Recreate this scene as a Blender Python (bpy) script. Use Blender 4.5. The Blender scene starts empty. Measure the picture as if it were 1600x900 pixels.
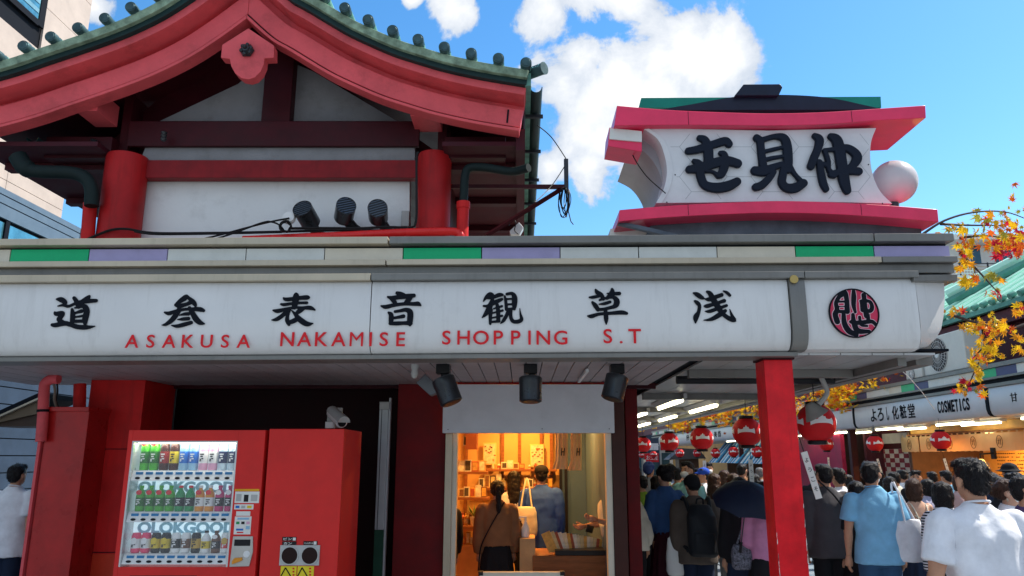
import bpy, bmesh, math, random
from mathutils import Vector, Matrix, noise
R = math.radians
rnd = random.Random(7)
sc = bpy.context.scene
COL = sc.collection
# ---------------------------------------------------------------- camera
F = 1170.0; PITCH = R(12.76); CZ = 1.65; CX = 815.0
cd = bpy.data.cameras.new('camera'); cam = bpy.data.objects.new('camera', cd); COL.objects.link(cam)
cd.sensor_width = 36; cd.lens = 36 * F / 1600; cd.clip_start = .05; cd.clip_end = 2000
cd.shift_x = -(CX - 800) / 1600
cam.location = (0, 0, CZ); cam.rotation_euler = (R(90) + PITCH, 0, 0)
sc.camera = cam
sp, cp = math.sin(PITCH), math.cos(PITCH)
def ray(px, py):
    xc = (px - CX) / F; yc = (450 - py) / F
    return Vector((xc, cp - yc * sp, sp + yc * cp))
def P(px, py, Y):
    d = ray(px, py); t = Y / d.y
    return Vector((d.x * t, Y, CZ + d.z * t))
def PX(px, py, X):
    d = ray(px, py); t = X / d.x
    return Vector((X, d.y * t, CZ + d.z * t))
# ---------------------------------------------------------------- light
SUN_EL, SUN_AZ = R(52), R(76)          # azimuth clockwise from the view direction (+Y)
w = bpy.data.worlds.new('World'); sc.world = w; w.use_nodes = True
nt = w.node_tree; nt.nodes.clear()
N = nt.nodes.new; L = nt.links.new
out = N('ShaderNodeOutputWorld'); bg = N('ShaderNodeBackground'); bg.inputs[1].default_value = .13
L(bg.outputs[0], out.inputs[0])
sky = N('ShaderNodeTexSky'); sky.sky_type = 'NISHITA'; sky.sun_disc = False
sky.sun_elevation = SUN_EL; sky.sun_rotation = SUN_AZ
sky.air_density = 1.0; sky.dust_density = .3; sky.ozone_density = 2.0
sat = N('ShaderNodeHueSaturation'); sat.inputs['Saturation'].default_value = 1.3; sat.inputs['Hue'].default_value = .496
sat.inputs['Value'].default_value = .88
L(sky.outputs[0], sat.inputs['Color'])
tc = N('ShaderNodeTexCoord')
def mnode(op, a, b=None, c=None):
    n = N('ShaderNodeMath'); n.operation = op
    for i, v in enumerate((a, b, c)):
        if v is None: continue
        if isinstance(v, (int, float)): n.inputs[i].default_value = v
        else: L(v, n.inputs[i])
    return n.outputs[0]
nz = N('ShaderNodeTexNoise'); nz.inputs['Scale'].default_value = 9; nz.inputs['Detail'].default_value = 10
nz.inputs['Roughness'].default_value = .62; nz.inputs['Distortion'].default_value = .25
L(tc.outputs['Generated'], nz.inputs['Vector'])
nz2 = N('ShaderNodeTexNoise'); nz2.inputs['Scale'].default_value = 2.4; nz2.inputs['Detail'].default_value = 4
L(tc.outputs['Generated'], nz2.inputs['Vector'])
blobs = [(1075,88,.062),(1020,98,.055),(1118,108,.042),(965,108,.052),(910,98,.042),(880,128,.042),(935,160,.062),(990,172,.05),(900,205,.04),(955,228,.05),(925,258,.034),(1045,150,.045),(910,-22,.058),(856,14,.034),(968,-18,.040),(702,14,.030),(645,-4,.014),(150,12,.026),(862,262,.026),(1450,-80,.03)]
cur = None
for (bx, by, br) in blobs:
    d = ray(bx, by).normalized()
    dist = N('ShaderNodeVectorMath'); dist.operation = 'DISTANCE'; L(tc.outputs['Generated'], dist.inputs[0]); dist.inputs[1].default_value = d
    v = mnode('SUBTRACT', 1.0, mnode('DIVIDE', dist.outputs['Value'], br * 1.17))
    cur = v if cur is None else mnode('SMOOTH_MAX', cur, v, .3)
field = mnode('ADD', cur, mnode('MULTIPLY', mnode('SUBTRACT', nz.outputs[0], .5), 2.9))
mr = N('ShaderNodeMapRange'); mr.interpolation_type = 'SMOOTHSTEP'
L(field, mr.inputs[0]); mr.inputs[1].default_value = .0; mr.inputs[2].default_value = .28
gen = N('ShaderNodeMapRange'); gen.interpolation_type = 'SMOOTHSTEP'
L(mnode('ADD', nz2.outputs[0], mnode('MULTIPLY', nz.outputs[0], .3)), gen.inputs[0]); gen.inputs[1].default_value = .50; gen.inputs[2].default_value = .64
# unseen cloud cover away from the view, thickened to whiten and brighten the fill light
vd = N('ShaderNodeVectorMath'); vd.operation = 'DISTANCE'; L(tc.outputs['Generated'], vd.inputs[0]); vd.inputs[1].default_value = ray(800, 200).normalized()
far = N('ShaderNodeMapRange'); L(vd.outputs['Value'], far.inputs[0]); far.inputs[1].default_value = .6; far.inputs[2].default_value = .95
mask = mnode('MAXIMUM', mnode('MULTIPLY', mr.outputs[0], .97), mnode('MULTIPLY', gen.outputs[0], mnode('MULTIPLY', far.outputs[0], .95)))
nz3 = N('ShaderNodeTexNoise'); nz3.inputs['Scale'].default_value = 11; nz3.inputs['Detail'].default_value = 8; nz3.inputs['Roughness'].default_value = .6
off = N('ShaderNodeVectorMath'); off.operation = 'ADD'; off.inputs[1].default_value = (.03, .02, -.06)
L(tc.outputs['Generated'], off.inputs[0]); L(off.outputs[0], nz3.inputs['Vector'])
shade = N('ShaderNodeMapRange'); L(mnode('SUBTRACT', mnode('ADD', field, .25), mnode('MULTIPLY', nz3.outputs[0], 1.2)), shade.inputs[0])
shade.inputs[1].default_value = -.35; shade.inputs[2].default_value = .75
cr = N('ShaderNodeValToRGB'); L(shade.outputs[0], cr.inputs[0])
cr.color_ramp.elements[0].color = (2.0, 2.3, 2.75, 1); cr.color_ramp.elements[1].color = (4.3, 4.25, 4.15, 1)
mx = N('ShaderNodeMix'); mx.data_type = 'RGBA'
L(mask, mx.inputs[0]); L(sat.outputs[0], mx.inputs[6]); L(cr.outputs[0], mx.inputs[7]); L(mx.outputs[2], bg.inputs[0])
sl = bpy.data.lights.new('sun', 'SUN'); sl.energy = 3.2; sl.angle = R(.5); sl.color = (1, .95, .86)
so = bpy.data.objects.new('sun', sl); COL.objects.link(so)
sd = Vector((math.sin(SUN_AZ) * math.cos(SUN_EL), math.cos(SUN_AZ) * math.cos(SUN_EL), math.sin(SUN_EL)))
so.rotation_euler = sd.to_track_quat('Z', 'Y').to_euler(); so.location = sd * 30
sc.view_settings.view_transform = 'Standard'; sc.view_settings.look = 'None'
sc.view_settings.exposure = 1.15; sc.view_settings.gamma = 1
sc.cycles.max_bounces = 6; sc.cycles.transparent_max_bounces = 6; sc.cycles.use_denoising = True
# ---------------------------------------------------------------- materials
MATS = {}
def M(name, col=None, rough=.5, metal=0, var=.12, scale=5, bump=0, bscale=60, emit=0, alpha=1, coat=0, trans=0, streak=0, dirt=0, aniso=None, sheen=0, sss=0):
    if name in MATS: return MATS[name]
    m = bpy.data.materials.new(name); m.use_nodes = True; MATS[name] = m
    t = m.node_tree; b = t.nodes['Principled BSDF']; n = t.nodes.new; l = t.links.new
    c = (*col, 1)
    b.inputs['Roughness'].default_value = rough; b.inputs['Metallic'].default_value = metal
    b.inputs['Specular IOR Level'].default_value = .22
    if coat: b.inputs['Coat Weight'].default_value = coat
    if sheen: b.inputs['Sheen Weight'].default_value = sheen
    if trans: b.inputs['Transmission Weight'].default_value = trans
    if sss: b.inputs['Subsurface Weight'].default_value = sss; b.inputs['Subsurface Radius'].default_value = (.02, .008, .004)
    tcn = n('ShaderNodeTexCoord'); mp = n('ShaderNodeMapping'); l(tcn.outputs['Object'], mp.inputs[0])
    if aniso: mp.inputs['Scale'].default_value = aniso
    src = None
    b.inputs['Base Color'].default_value = c
    if var:
        nn = n('ShaderNodeTexNoise'); nn.inputs['Scale'].default_value = scale; nn.inputs['Detail'].default_value = 7; nn.inputs['Roughness'].default_value = .6
        l(mp.outputs[0], nn.inputs['Vector'])
        r = n('ShaderNodeMapRange'); l(nn.outputs[0], r.inputs[0]); r.inputs[1].default_value = .3; r.inputs[2].default_value = .7
        r.inputs[3].default_value = 1 - var; r.inputs[4].default_value = 1 + var
        hs = n('ShaderNodeHueSaturation'); hs.inputs['Color'].default_value = c; l(r.outputs[0], hs.inputs['Value']); src = hs.outputs[0]
        rr = n('ShaderNodeMapRange'); l(nn.outputs[0], rr.inputs[0]); rr.inputs[3].default_value = max(.02, rough - .12); rr.inputs[4].default_value = min(1, rough + .12)
        l(rr.outputs[0], b.inputs['Roughness'])
        if streak or dirt:
            m2 = n('ShaderNodeMapping'); l(tcn.outputs['Object'], m2.inputs[0]); m2.inputs['Scale'].default_value = (9, 9, .9) if streak else (2.3, 2.3, 2.3)
            n2 = n('ShaderNodeTexNoise'); n2.inputs['Scale'].default_value = 1.5; n2.inputs['Detail'].default_value = 8; n2.inputs['Roughness'].default_value = .68; l(m2.outputs[0], n2.inputs['Vector'])
            r2 = n('ShaderNodeMapRange'); l(n2.outputs[0], r2.inputs[0]); r2.inputs[1].default_value = .52; r2.inputs[2].default_value = .75
            r2.inputs[4].default_value = max(streak, dirt)
            mxx = n('ShaderNodeMix'); mxx.data_type = 'RGBA'; l(r2.outputs[0], mxx.inputs[0]); l(src, mxx.inputs[6])
            mxx.inputs[7].default_value = (c[0]*.35+.01, c[1]*.33+.008, c[2]*.3+.006, 1); src = mxx.outputs[2]
        l(src, b.inputs['Base Color'])
    if bump:
        nb = n('ShaderNodeTexNoise'); nb.inputs['Scale'].default_value = bscale; nb.inputs['Detail'].default_value = 5; l(mp.outputs[0], nb.inputs['Vector'])
        bp = n('ShaderNodeBump'); bp.inputs['Strength'].default_value = bump; bp.inputs['Distance'].default_value = .01
        l(nb.outputs[0], bp.inputs['Height']); l(bp.outputs[0], b.inputs['Normal'])
    if emit:
        b.inputs['Emission Color'].default_value = c; b.inputs['Emission Strength'].default_value = emit
    if alpha < 1: b.inputs['Alpha'].default_value = alpha
    return m
# ---------------------------------------------------------------- mesh helpers
class MB:
    def __init__(s): s.v = []; s.f = []; s.mi = []; s.cm = 0
    def face(s, idx): s.f.append(tuple(idx)); s.mi.append(s.cm)
    def add(s, vs, fs):
        o = len(s.v); s.v += [Vector(v) for v in vs]
        for f in fs: s.face([i + o for i in f])
    def box(s, x0, x1, y0, y1, z0, z1):
        s.add([(x0,y0,z0),(x1,y0,z0),(x1,y1,z0),(x0,y1,z0),(x0,y0,z1),(x1,y0,z1),(x1,y1,z1),(x0,y1,z1)],
              [(0,3,2,1),(4,5,6,7),(0,1,5,4),(1,2,6,5),(2,3,7,6),(3,0,4,7)])
        return s
    def hexa(s, a, b):          # a, b: two quads of points, same order
        s.add(list(a) + list(b), [(3,2,1,0),(4,5,6,7),(0,1,5,4),(1,2,6,5),(2,3,7,6),(3,0,4,7)]); return s
    def prism(s, poly, vec):    # polygon of points extruded by vec
        n = len(poly); vec = Vector(vec)
        s.add([Vector(p) for p in poly] + [Vector(p) + vec for p in poly],
              [tuple(range(n)), tuple(range(2*n-1, n-1, -1))] + [(i, i+n, (i+1) % n + n, (i+1) % n) for i in range(n)]); return s
    def tube(s, pts, rad, n=8, cap=True, sq=1.0):
        pts = [Vector(p) for p in pts]; k = len(pts)
        if not isinstance(rad, (list, tuple)): rad = [rad] * k
        o = len(s.v); up = None
        for i, p in enumerate(pts):
            d = (pts[min(i+1, k-1)] - pts[max(i-1, 0)])
            if d.length < 1e-9: d = Vector((0,0,1))
            d.normalize()
            if up is None:
                up = Vector((0,0,1)) if abs(d.z) < .9 else Vector((0,1,0))
            u = d.cross(up); 
            if u.length < 1e-6: u = d.cross(Vector((1,0,0)))
            u.normalize(); vv = u.cross(d).normalized(); up = vv
            for j in range(n):
                a = 2*math.pi*j/n
                s.v.append(p + (u*math.cos(a)*sq + vv*math.sin(a)) * rad[i])
        for i in range(k-1):
            for j in range(n):
                a = o+i*n+j; b = o+i*n+(j+1) % n
                s.face((a, b, b+n, a+n))
        if cap:
            s.face([o+j for j in range(n)][::-1]); s.face([o+(k-1)*n+j for j in range(n)])
        return s
    def lathe(s, prof, c=(0,0,0), axis='z', n=20, mat=None):   # prof: (r, h)
        o = len(s.v); k = len(prof); c = Vector(c)
        for r, h in prof:
            for j in range(n):
                a = 2*math.pi*j/n; p = Vector((r*math.cos(a), r*math.sin(a), h))
                if mat is not None: p = mat @ p
                elif axis == 'y': p = Vector((p.x, p.z, -p.y))
                elif axis == 'x': p = Vector((p.z, p.x, p.y))
                s.v.append(c + p)
        for i in range(k-1):
            for j in range(n):
                a = o+i*n+j; b = o+i*n+(j+1) % n; s.face((a, b, b+n, a+n))
        if prof[0][0] > 1e-5: s.face([o+j for j in range(n)][::-1])
        if prof[-1][0] > 1e-5: s.face([o+(k-1)*n+j for j in range(n)])
        return s
    def ell(s, c, r, n=12, m=8, mat=None):
        o = len(s.v); c = Vector(c)
        for i in range(m+1):
            th = math.pi*i/m
            for j in range(n):
                a = 2*math.pi*j/n; p = Vector((r[0]*math.sin(th)*math.cos(a), r[1]*math.sin(th)*math.sin(a), -r[2]*math.cos(th)))
                if mat is not None: p = mat @ p
                s.v.append(c + p)
        for i in range(m):
            for j in range(n):
                a = o+i*n+j; b = o+i*n+(j+1) % n; s.face((a, b, b+n, a+n))
        return s
    def rings(s, rs, n=20):     # (cx,cy,cz,rx,ry)
        o = len(s.v)
        for (x, y, z, a, b) in rs:
            for j in range(n):
                t = 2*math.pi*j/n; ct, st = math.cos(t), math.sin(t); e = .8
                s.v.append(Vector((x+a*math.copysign(abs(ct)**e, ct), y+b*math.copysign(abs(st)**e, st), z)))
        for i in range(len(rs)-1):
            for j in range(n):
                p = o+i*n+j; q = o+i*n+(j+1) % n; s.face((p, q, q+n, p+n))
        s.face([o+j for j in range(n)][::-1]); s.face([o+(len(rs)-1)*n+j for j in range(n)])
        return s
    def mesh(s, name='m', smooth=False, sub=None):
        me = bpy.data.meshes.new(name)
        vs = s.v if sub is None else [v - sub for v in s.v]
        me.from_pydata([tuple(v) for v in vs], [], s.f)
        if any(s.mi): me.polygons.foreach_set('material_index', s.mi)
        me.validate(); me.update()
        if smooth:
            for p in me.polygons: p.use_smooth = True
        return me
    def build(s, name, mat, parent=None, smooth=False, bev=0, angle=40, recalc=True):
        me = s.mesh(name, False, wloc(parent) if parent else None)
        if recalc:
            bm = bmesh.new(); bm.from_mesh(me); bmesh.ops.recalc_face_normals(bm, faces=bm.faces); bm.to_mesh(me); bm.free()
        if smooth:
            me.polygons.foreach_set('use_smooth', [True]*len(me.polygons))
            me.set_sharp_from_angle(angle=R(angle))
        return link(name, me, mat, parent, bev)
def wloc(o):
    v = Vector((0,0,0))
    while o is not None: v = v + o.location; o = o.parent
    return v
def link(name, me, mat, parent=None, bev=0):
    o = bpy.data.objects.new(name, me); COL.objects.link(o)
    if not me.materials:
        for m in (mat if isinstance(mat, (list, tuple)) else [mat]): me.materials.append(m)
    if parent: o.parent = parent
    if bev:
        b = o.modifiers.new('bevel', 'BEVEL'); b.width = bev; b.segments = 2; b.limit_method = 'ANGLE'
    return o
def thing(name, label, cat, loc=(0,0,0), group=None, rz=0):
    o = bpy.data.objects.new(name, None); COL.objects.link(o); o.location = loc; o.rotation_euler = (0,0,rz); o.empty_display_size = .1
    return tag(o, label, cat, group)
def tag(o, label, cat, group=None):
    o['label'] = label; o['category'] = cat
    if group: o['group'] = group
    return o
def struct(o): o['kind'] = 'structure'; return o
def stuff(o): o['kind'] = 'stuff'; return o
def dup(o, parent=None):
    c = o.copy(); COL.objects.link(c)
    if parent is not None: c.parent = parent
    for ch in list(o.children): dup(ch, c)
    return c
def place(o, loc, rz=0, label=None, group=None, s=None):
    o.location = loc; o.rotation_euler = (0,0,rz)
    if label: o['label'] = label
    if group: o['group'] = group
    if s: o.scale = (s, s, s)
    return o
def plate(poly, Y, d, mb=None):      # polygon in photo px at depth Y, extruded d backwards
    mb = mb or MB(); mb.prism([P(x, y, Y) for x, y in poly], (0, d, 0)); return mb
def rbox(x0, y0, x1, y1, Y, d, mb=None):   # upright box: photo px rectangle at depth Y
    mb = mb or MB(); ym = (y0+y1)/2
    a = P(x0, ym, Y).x; b = P(x1, ym, Y).x; zt = P(x0, y0, Y).z; zb = P(x0, y1, Y).z
    return mb.box(a, b, Y, Y+d, zb, zt)
def cat(pts, n=8):                   # catmull-rom through tuples
    P_ = [pts[0]] + list(pts) + [pts[-1]]; o = []
    for i in range(1, len(P_)-2):
        for k in range(n):
            t = k/n; a, b, c, d = P_[i-1], P_[i], P_[i+1], P_[i+2]
            o.append(tuple(.5*((2*b[j]) + (-a[j]+c[j])*t + (2*a[j]-5*b[j]+4*c[j]-d[j])*t*t + (-a[j]+3*b[j]-3*c[j]+d[j])*t**3) for j in range(len(b))))
    o.append(tuple(pts[-1])); return o
def lerp(a, b, t): return a + (b-a)*t
# text -> mesh in the XZ plane (reads from -Y), centred
TXT = {}
def text_mesh(body, ext=.01, fat=0.0):
    k = (body, ext, fat)
    if k in TXT: return TXT[k]
    cu = bpy.data.curves.new('t', 'FONT'); cu.body = body; cu.size = 1; cu.extrude = ext/2; cu.offset = fat; cu.resolution_u = 4
    o = bpy.data.objects.new('t', cu); COL.objects.link(o)
    dg = bpy.context.evaluated_depsgraph_get(); me = bpy.data.meshes.new_from_object(o.evaluated_get(dg))
    bpy.data.objects.remove(o)
    vs = [Vector((v.co.x, -v.co.z, v.co.y)) for v in me.vertices]
    if not vs: vs = [Vector((0,0,0))]
    lo = Vector([min(v[i] for v in vs) for i in range(3)]); hi = Vector([max(v[i] for v in vs) for i in range(3)])
    c = (lo+hi)/2
    TXT[k] = ([v-c for v in vs], [tuple(p.vertices) for p in me.polygons], hi-lo); return TXT[k]
def letters(body, name, mat, parent, frame, wd, ht, ext=.006, fat=0.0):
    """text mesh scaled to wd x ht; frame = 4x4 matrix (local x right, z up, -y front)"""
    vs, fs, sz = text_mesh(body, ext, fat)
    sx = wd/max(sz.x, 1e-6); s_z = ht/max(sz.z, 1e-6)
    mb = MB(); mb.add([frame @ Vector((v.x*sx, v.y, v.z*s_z)) for v in vs], fs)
    return mb.build(name, mat, parent, recalc=False)
def T(v, rz=0): return Matrix.Translation(v) @ Matrix.Rotation(rz, 4, 'Z')
# brush glyphs: union of discs along strokes, contoured
def glyph(strokes, res, frame, th, sc_=1.0, grow=0.0, clip=None):
    import numpy as np
    pts = []
    for s in strokes:
        for a in cat(s, 10): pts.append(a)
    A = np.array(pts); A[:, 2] = A[:, 2]/2 + grow
    x0, x1 = A[:,0].min()-A[:,2].max()-res*2, A[:,0].max()+A[:,2].max()+res*2
    y0, y1 = A[:,1].min()-A[:,2].max()-res*2, A[:,1].max()+A[:,2].max()+res*2
    gx = np.arange(x0, x1, res); gy = np.arange(y0, y1, res)
    GX, GY = np.meshgrid(gx, gy); Fm = np.full(GX.shape, -1e9)
    for a in A: Fm = np.maximum(Fm, a[2] - np.hypot(GX-a[0], GY-a[1]))
    if clip: Fm = np.minimum(Fm, clip[2] - np.hypot(GX-clip[0], GY-clip[1]))
    mb = MB(); vid = {}
    def vert(p, key):
        if key not in vid:
            vid[key] = len(mb.v); mb.v.append(frame @ Vector((p[0]*sc_, -th, -p[1]*sc_))); mb.v.append(frame @ Vector((p[0]*sc_, 0, -p[1]*sc_)))
        return vid[key]
    ny, nx = Fm.shape
    for j in range(ny-1):
        i = 0
        while i < nx-1:
            c = [(i,j),(i+1,j),(i+1,j+1),(i,j+1)]; v = [Fm[b, a] for a, b in c]
            if max(v) <= 0: i += 1; continue
            if min(v) > 0:
                k = i
                while k+1 < nx-1 and min(Fm[j, k+1], Fm[j, k+2], Fm[j+1, k+1], Fm[j+1, k+2]) > 0: k += 1
                q = [vert((gx[a], gy[b]), (a, b)) for a, b in ((i,j),(k+1,j),(k+1,j+1),(i,j+1))]
                mb.face(q); i = k+1; continue
            poly = []; cut = []
            for n_ in range(4):
                a, b = c[n_], c[(n_+1) % 4]; va, vb = v[n_], v[(n_+1) % 4]
                if va > 0: poly.append(vert((gx[a[0]], gy[a[1]]), a))
                if (va > 0) != (vb > 0):
                    t = va/(va-vb); p = (gx[a[0]]+(gx[b[0]]-gx[a[0]])*t, gy[a[1]]+(gy[b[1]]-gy[a[1]])*t)
                    q = vert(p, (min(a, b), max(a, b))); poly.append(q); cut.append((len(poly)-1, va > 0))
            if len(poly) >= 3: mb.face(poly)
            if len(cut) == 2:
                e = [ix for ix, inn in cut if inn][0] if any(inn for _, inn in cut) else cut[0][0]
                o_ = [ix for ix, inn in cut if not inn]
                if o_: mb.face((poly[e], poly[o_[0]], poly[o_[0]]+1, poly[e]+1))
            i += 1
    return mb
def remesh(mb, voxel, it=2, fn=None, name='m'):
    me = mb.mesh('tmp'); o = bpy.data.objects.new('tmp', me); COL.objects.link(o)
    m = o.modifiers.new('r', 'REMESH'); m.mode = 'VOXEL'; m.voxel_size = voxel
    s = o.modifiers.new('s', 'SMOOTH'); s.factor = .5; s.iterations = it
    dg = bpy.context.evaluated_depsgraph_get(); r = bpy.data.meshes.new_from_object(o.evaluated_get(dg)); r.name = name
    bpy.data.objects.remove(o); bpy.data.meshes.remove(me)
    if fn:
        nv = [(v.co.copy(), v.normal.copy()) for v in r.vertices]
        for v, (c, n_) in zip(r.vertices, nv): v.co = c + n_*fn(c)
    r.polygons.foreach_set('use_smooth', [True]*len(r.polygons)); r.update()
    return r
# ---------------------------------------------------------------- palette
RED = M('red_paint', (.60,.016,.016), .55, var=.22, scale=3, bump=.15, bscale=25, streak=.55)
REDP = M('red_pillar_paint', (.74,.012,.020), .33, var=.22, scale=6, bump=.15, bscale=30, streak=.55)
REDD = M('shaded_dark_red_paint', (.048,.004,.008), .5, var=.25, scale=4, dirt=.5, bump=.1)  # dark red, deepened further to carry the shade under the gable roof
ROOFRED = M('roof_coral_paint', (.74,.105,.12), .5, var=.14, scale=3, bump=.15, bscale=40, dirt=.5)
PLAST = M('plaster_shaded', (.24,.24,.25), .85, var=.12, scale=3, bump=.35, bscale=45, dirt=.4)  # weathered grey, darkened to put the roof's shade into the colour
PLASTW = M('white_panel', (.78,.79,.78), .6, var=.05, scale=2, bump=.1, bscale=30, dirt=.3)
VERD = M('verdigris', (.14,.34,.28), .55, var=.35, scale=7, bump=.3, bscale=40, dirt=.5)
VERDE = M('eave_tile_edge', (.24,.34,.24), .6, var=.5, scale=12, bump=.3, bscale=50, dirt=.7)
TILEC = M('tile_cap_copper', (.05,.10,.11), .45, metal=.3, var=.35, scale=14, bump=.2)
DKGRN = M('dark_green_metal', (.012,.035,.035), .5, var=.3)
ALU = M('aluminium_trim', (.52,.45,.34), .42, metal=.35, var=.12, scale=2, streak=.25)
ALUD = M('dark_bronze_trim', (.21,.205,.19), .42, metal=.35, var=.15, scale=2, streak=.3)
SIGNW = M('sign_acrylic', (.72,.715,.70), .3, var=.06, scale=1.2, streak=.20, coat=.15)
SIGNG = M('grey_sign_metal', (.60,.61,.64), .35, metal=.2, var=.06, scale=1.5, dirt=.15)
INK = M('navy_black_ink', (.006,.008,.013), .7, var=.15)
INK.node_tree.nodes['Principled BSDF'].inputs['Specular IOR Level'].default_value = .12
TXTRED = M('red_letter', (.72,.012,.02), .4, var=.05)
GREEN = M('green_panel', (.012,.50,.20), .35, var=.06, dirt=.12)
LILAC = M('lilac_panel', (.42,.38,.62), .4, var=.08, dirt=.2)
OFFW = M('offwhite_panel', (.72,.74,.70), .4, var=.05, dirt=.2)
CREAM = M('cream_panel', (.74,.68,.55), .4, var=.06, dirt=.2)
SOFF = M('soffit_board', (.40,.36,.37), .5, var=.15, scale=3, dirt=.35)
SOFFG = M('soffit_metal_grey', (.50,.50,.49), .35, metal=.4, var=.1, scale=2, dirt=.25)
BLK = M('black_plastic', (.012,.012,.014), .35, var=.15)
DKMET = M('dark_metal', (.05,.055,.062), .3, metal=.6, var=.2)
GREYP = M('grey_plastic', (.45,.45,.43), .45, var=.08)
WHTP = M('white_plastic', (.78,.78,.76), .35, var=.05)
CABLE = M('black_cable', (.012,.012,.013), .5, var=.2)
BLUESL = M('blue_grey_cladding', (.035,.055,.09), .5, var=.2, scale=2, dirt=.3)
BEIGE = M('beige_stone_tile', (.50,.42,.37), .6, var=.1, scale=2, dirt=.15)
GLASSD = M('dark_window_glass', (.05,.12,.17), .06, var=.2, metal=.5)
GLASSB = M('blue_window_glass', (.10,.30,.38), .08, var=.3, metal=.5)
ASPH = M('paving', (.20,.22,.24), .7, var=.2, scale=2, bump=.3, dirt=.3)
WOOD = M('light_wood', (.26,.10,.035), .5, var=.3, scale=4, aniso=(1,8,8), bump=.1)
WARMW = M('shop_wall', (.66,.40,.15), .7, var=.12, scale=2, dirt=.15)
YEL = M('yellow_sticker', (.85,.68,.03), .4, var=.08)
TUBEL = M('fluorescent_tube', (1,.93,.62), .4, var=0, emit=3.5)
WARML = M('warm_lamp_glow', (1,.62,.22), .4, var=0, emit=5)
MAROON = M('maroon_wall', (.10,.022,.035), .6, var=.25, dirt=.3)
# ================================================================ SETTING
g = MB(); g.box(-300, 300, -60, 400, -1, 0); struct(g.build('ground', ASPH))
# street paving slabs between the two arcades
pv = MB()
for i in range(9):
    for j in range(60):
        x = 3.1 + i*.5; y = 6 + j*.6
        pv.box(x+.006, x+.494, y+.006, y+.594, .002, .012 + .003*rnd.random())
stuff(pv.build('paving_slabs', M('slate_slabs', (.22,.27,.31), .5, var=.3, scale=1.2, bump=.2, dirt=.3)))
# ================================================================ FRONT CANOPY
def strip(name, mat, parent, prof, x0=-200, x1=1492, bev=0, smooth=False):
    """prof: list of (Y, y_at_px0, y_at_px1500) corners; swept along the facade between photo columns x0 and x1"""
    mb = MB(); A = []; B = []
    for (Y, ya, yb) in prof:
        za, zb = P(0, ya, Y).z, P(1500, yb, Y).z; xa, xb = P(0, ya, 5).x, P(1500, yb, 5).x
        for (lst, px) in ((A, x0), (B, x1)):
            X = P(px, 480, 5).x; lst.append(Vector((X, Y, lerp(za, zb, (X-xa)/(xb-xa)))))
    n = len(A); mb.add(A+B, [tuple(range(n)), tuple(range(2*n-1, n-1, -1))] + [(i, i+n, (i+1) % n + n, (i+1) % n) for i in range(n)])
    return mb.build(name, mat, parent, bev=bev, smooth=smooth, angle=35)
def zl(px, ya, yb, Y=5.0):
    za, zb = P(0, ya, Y).z, P(1500, yb, Y).z; return lerp(za, zb, px/1500)
can = thing('front_canopy', 'long flat canopy roof with green, lilac and cream edge panels over the shop corner', 'canopy', (0,5,2.3))
def band(name, mat, x0, x1, ya, yb, ya2, yb2, Y, Yb, bev=.003):
    return strip(name, mat, can, [(Y, ya, yb), (Yb, ya, yb), (Yb, ya2, yb2), (Y, ya2, yb2)], x0, x1, bev)
def bandz(name, mat, x0, x1, ya, yb, ya2, yb2, Y, Yb, bev=.003, par=None):
    mb = MB(); xa, xb = P(x0, 480, 5).x, P(x1, 480, 5).x
    q = []
    for X, px in ((xa, x0), (xb, x1)):
        zt = zl(px, ya, yb); zb = zl(px, ya2, yb2); q.append([(X, Y, zt), (X, Yb, zt), (X, Yb, zb), (X, Y, zb)])
    mb.hexa(q[0], q[1]); return mb.build(name, mat, par or can, bev=bev)
bandz('top_trim', ALU, -200, 604, 377, 368, 387, 380, 4.94, 5.20)
bandz('top_trim', ALUD, 606.5, 1370, 377, 368, 387, 380, 4.94, 5.20)
bandz('top_trim', ALUD, 1372, 1497, 377, 368, 387, 380, 4.94, 5.20)
bandz('shadow_gap', INK, -200, 1494, 386, 380, 390, 384, 5.03, 5.1, 0)
seq = [GREEN, LILAC, OFFW, OFFW, CREAM]
for k in range(-2, 12):
    a = 4 + k*124.7; b = min(a+123.2, 1495)
    bandz('colour_panel', seq[k % 5] if k != -1 else CREAM, a, b, 390, 384, 412, 403.5, 5.0, 5.04, .0015)
bandz('panel_backing', INK, -200, 1494, 390, 384, 413, 405, 5.045, 5.12, 0)
bandz('lower_trim', ALU, -200, 602, 412.5, 404, 421, 413, 4.93, 5.16)
bandz('lower_trim', ALU, 604, 1378, 412.5, 404, 421, 413, 4.93, 5.16)
bandz('lower_trim', ALUD, 1379.5, 1497, 412.5, 404, 421, 413, 4.93, 5.16)
bandz('gutter_trough', ALUD, -200, 1496, 421.5, 413.5, 434, 427, 4.98, 5.15, .002)
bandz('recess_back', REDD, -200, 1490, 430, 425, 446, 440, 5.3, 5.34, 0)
mb = MB()
for px in range(-180, 1480, 62):
    X = P(px, 480, 5).x; mb.box(X, X+.03+.1*(px % 3 == 0), 5.02, 5.3, zl(px, 444, 438), zl(px, 434, 428))
mb.build('bracket', GREYP, can)
# deck
mb = MB(); mb.box(P(-200,480,5).x, P(1490,480,5).x, 5.2, 7.3, zl(0, 387, 380)-.02, zl(0, 379, 372)); mb.build('roof_deck', ALUD, can)
mb = MB(); mb.box(P(930,480,5).x, P(1490,480,5).x, 7.32, 46, zl(0, 387, 380)-.02, zl(0, 379, 372)); mb.build('roof_deck', ALUD, can)
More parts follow.
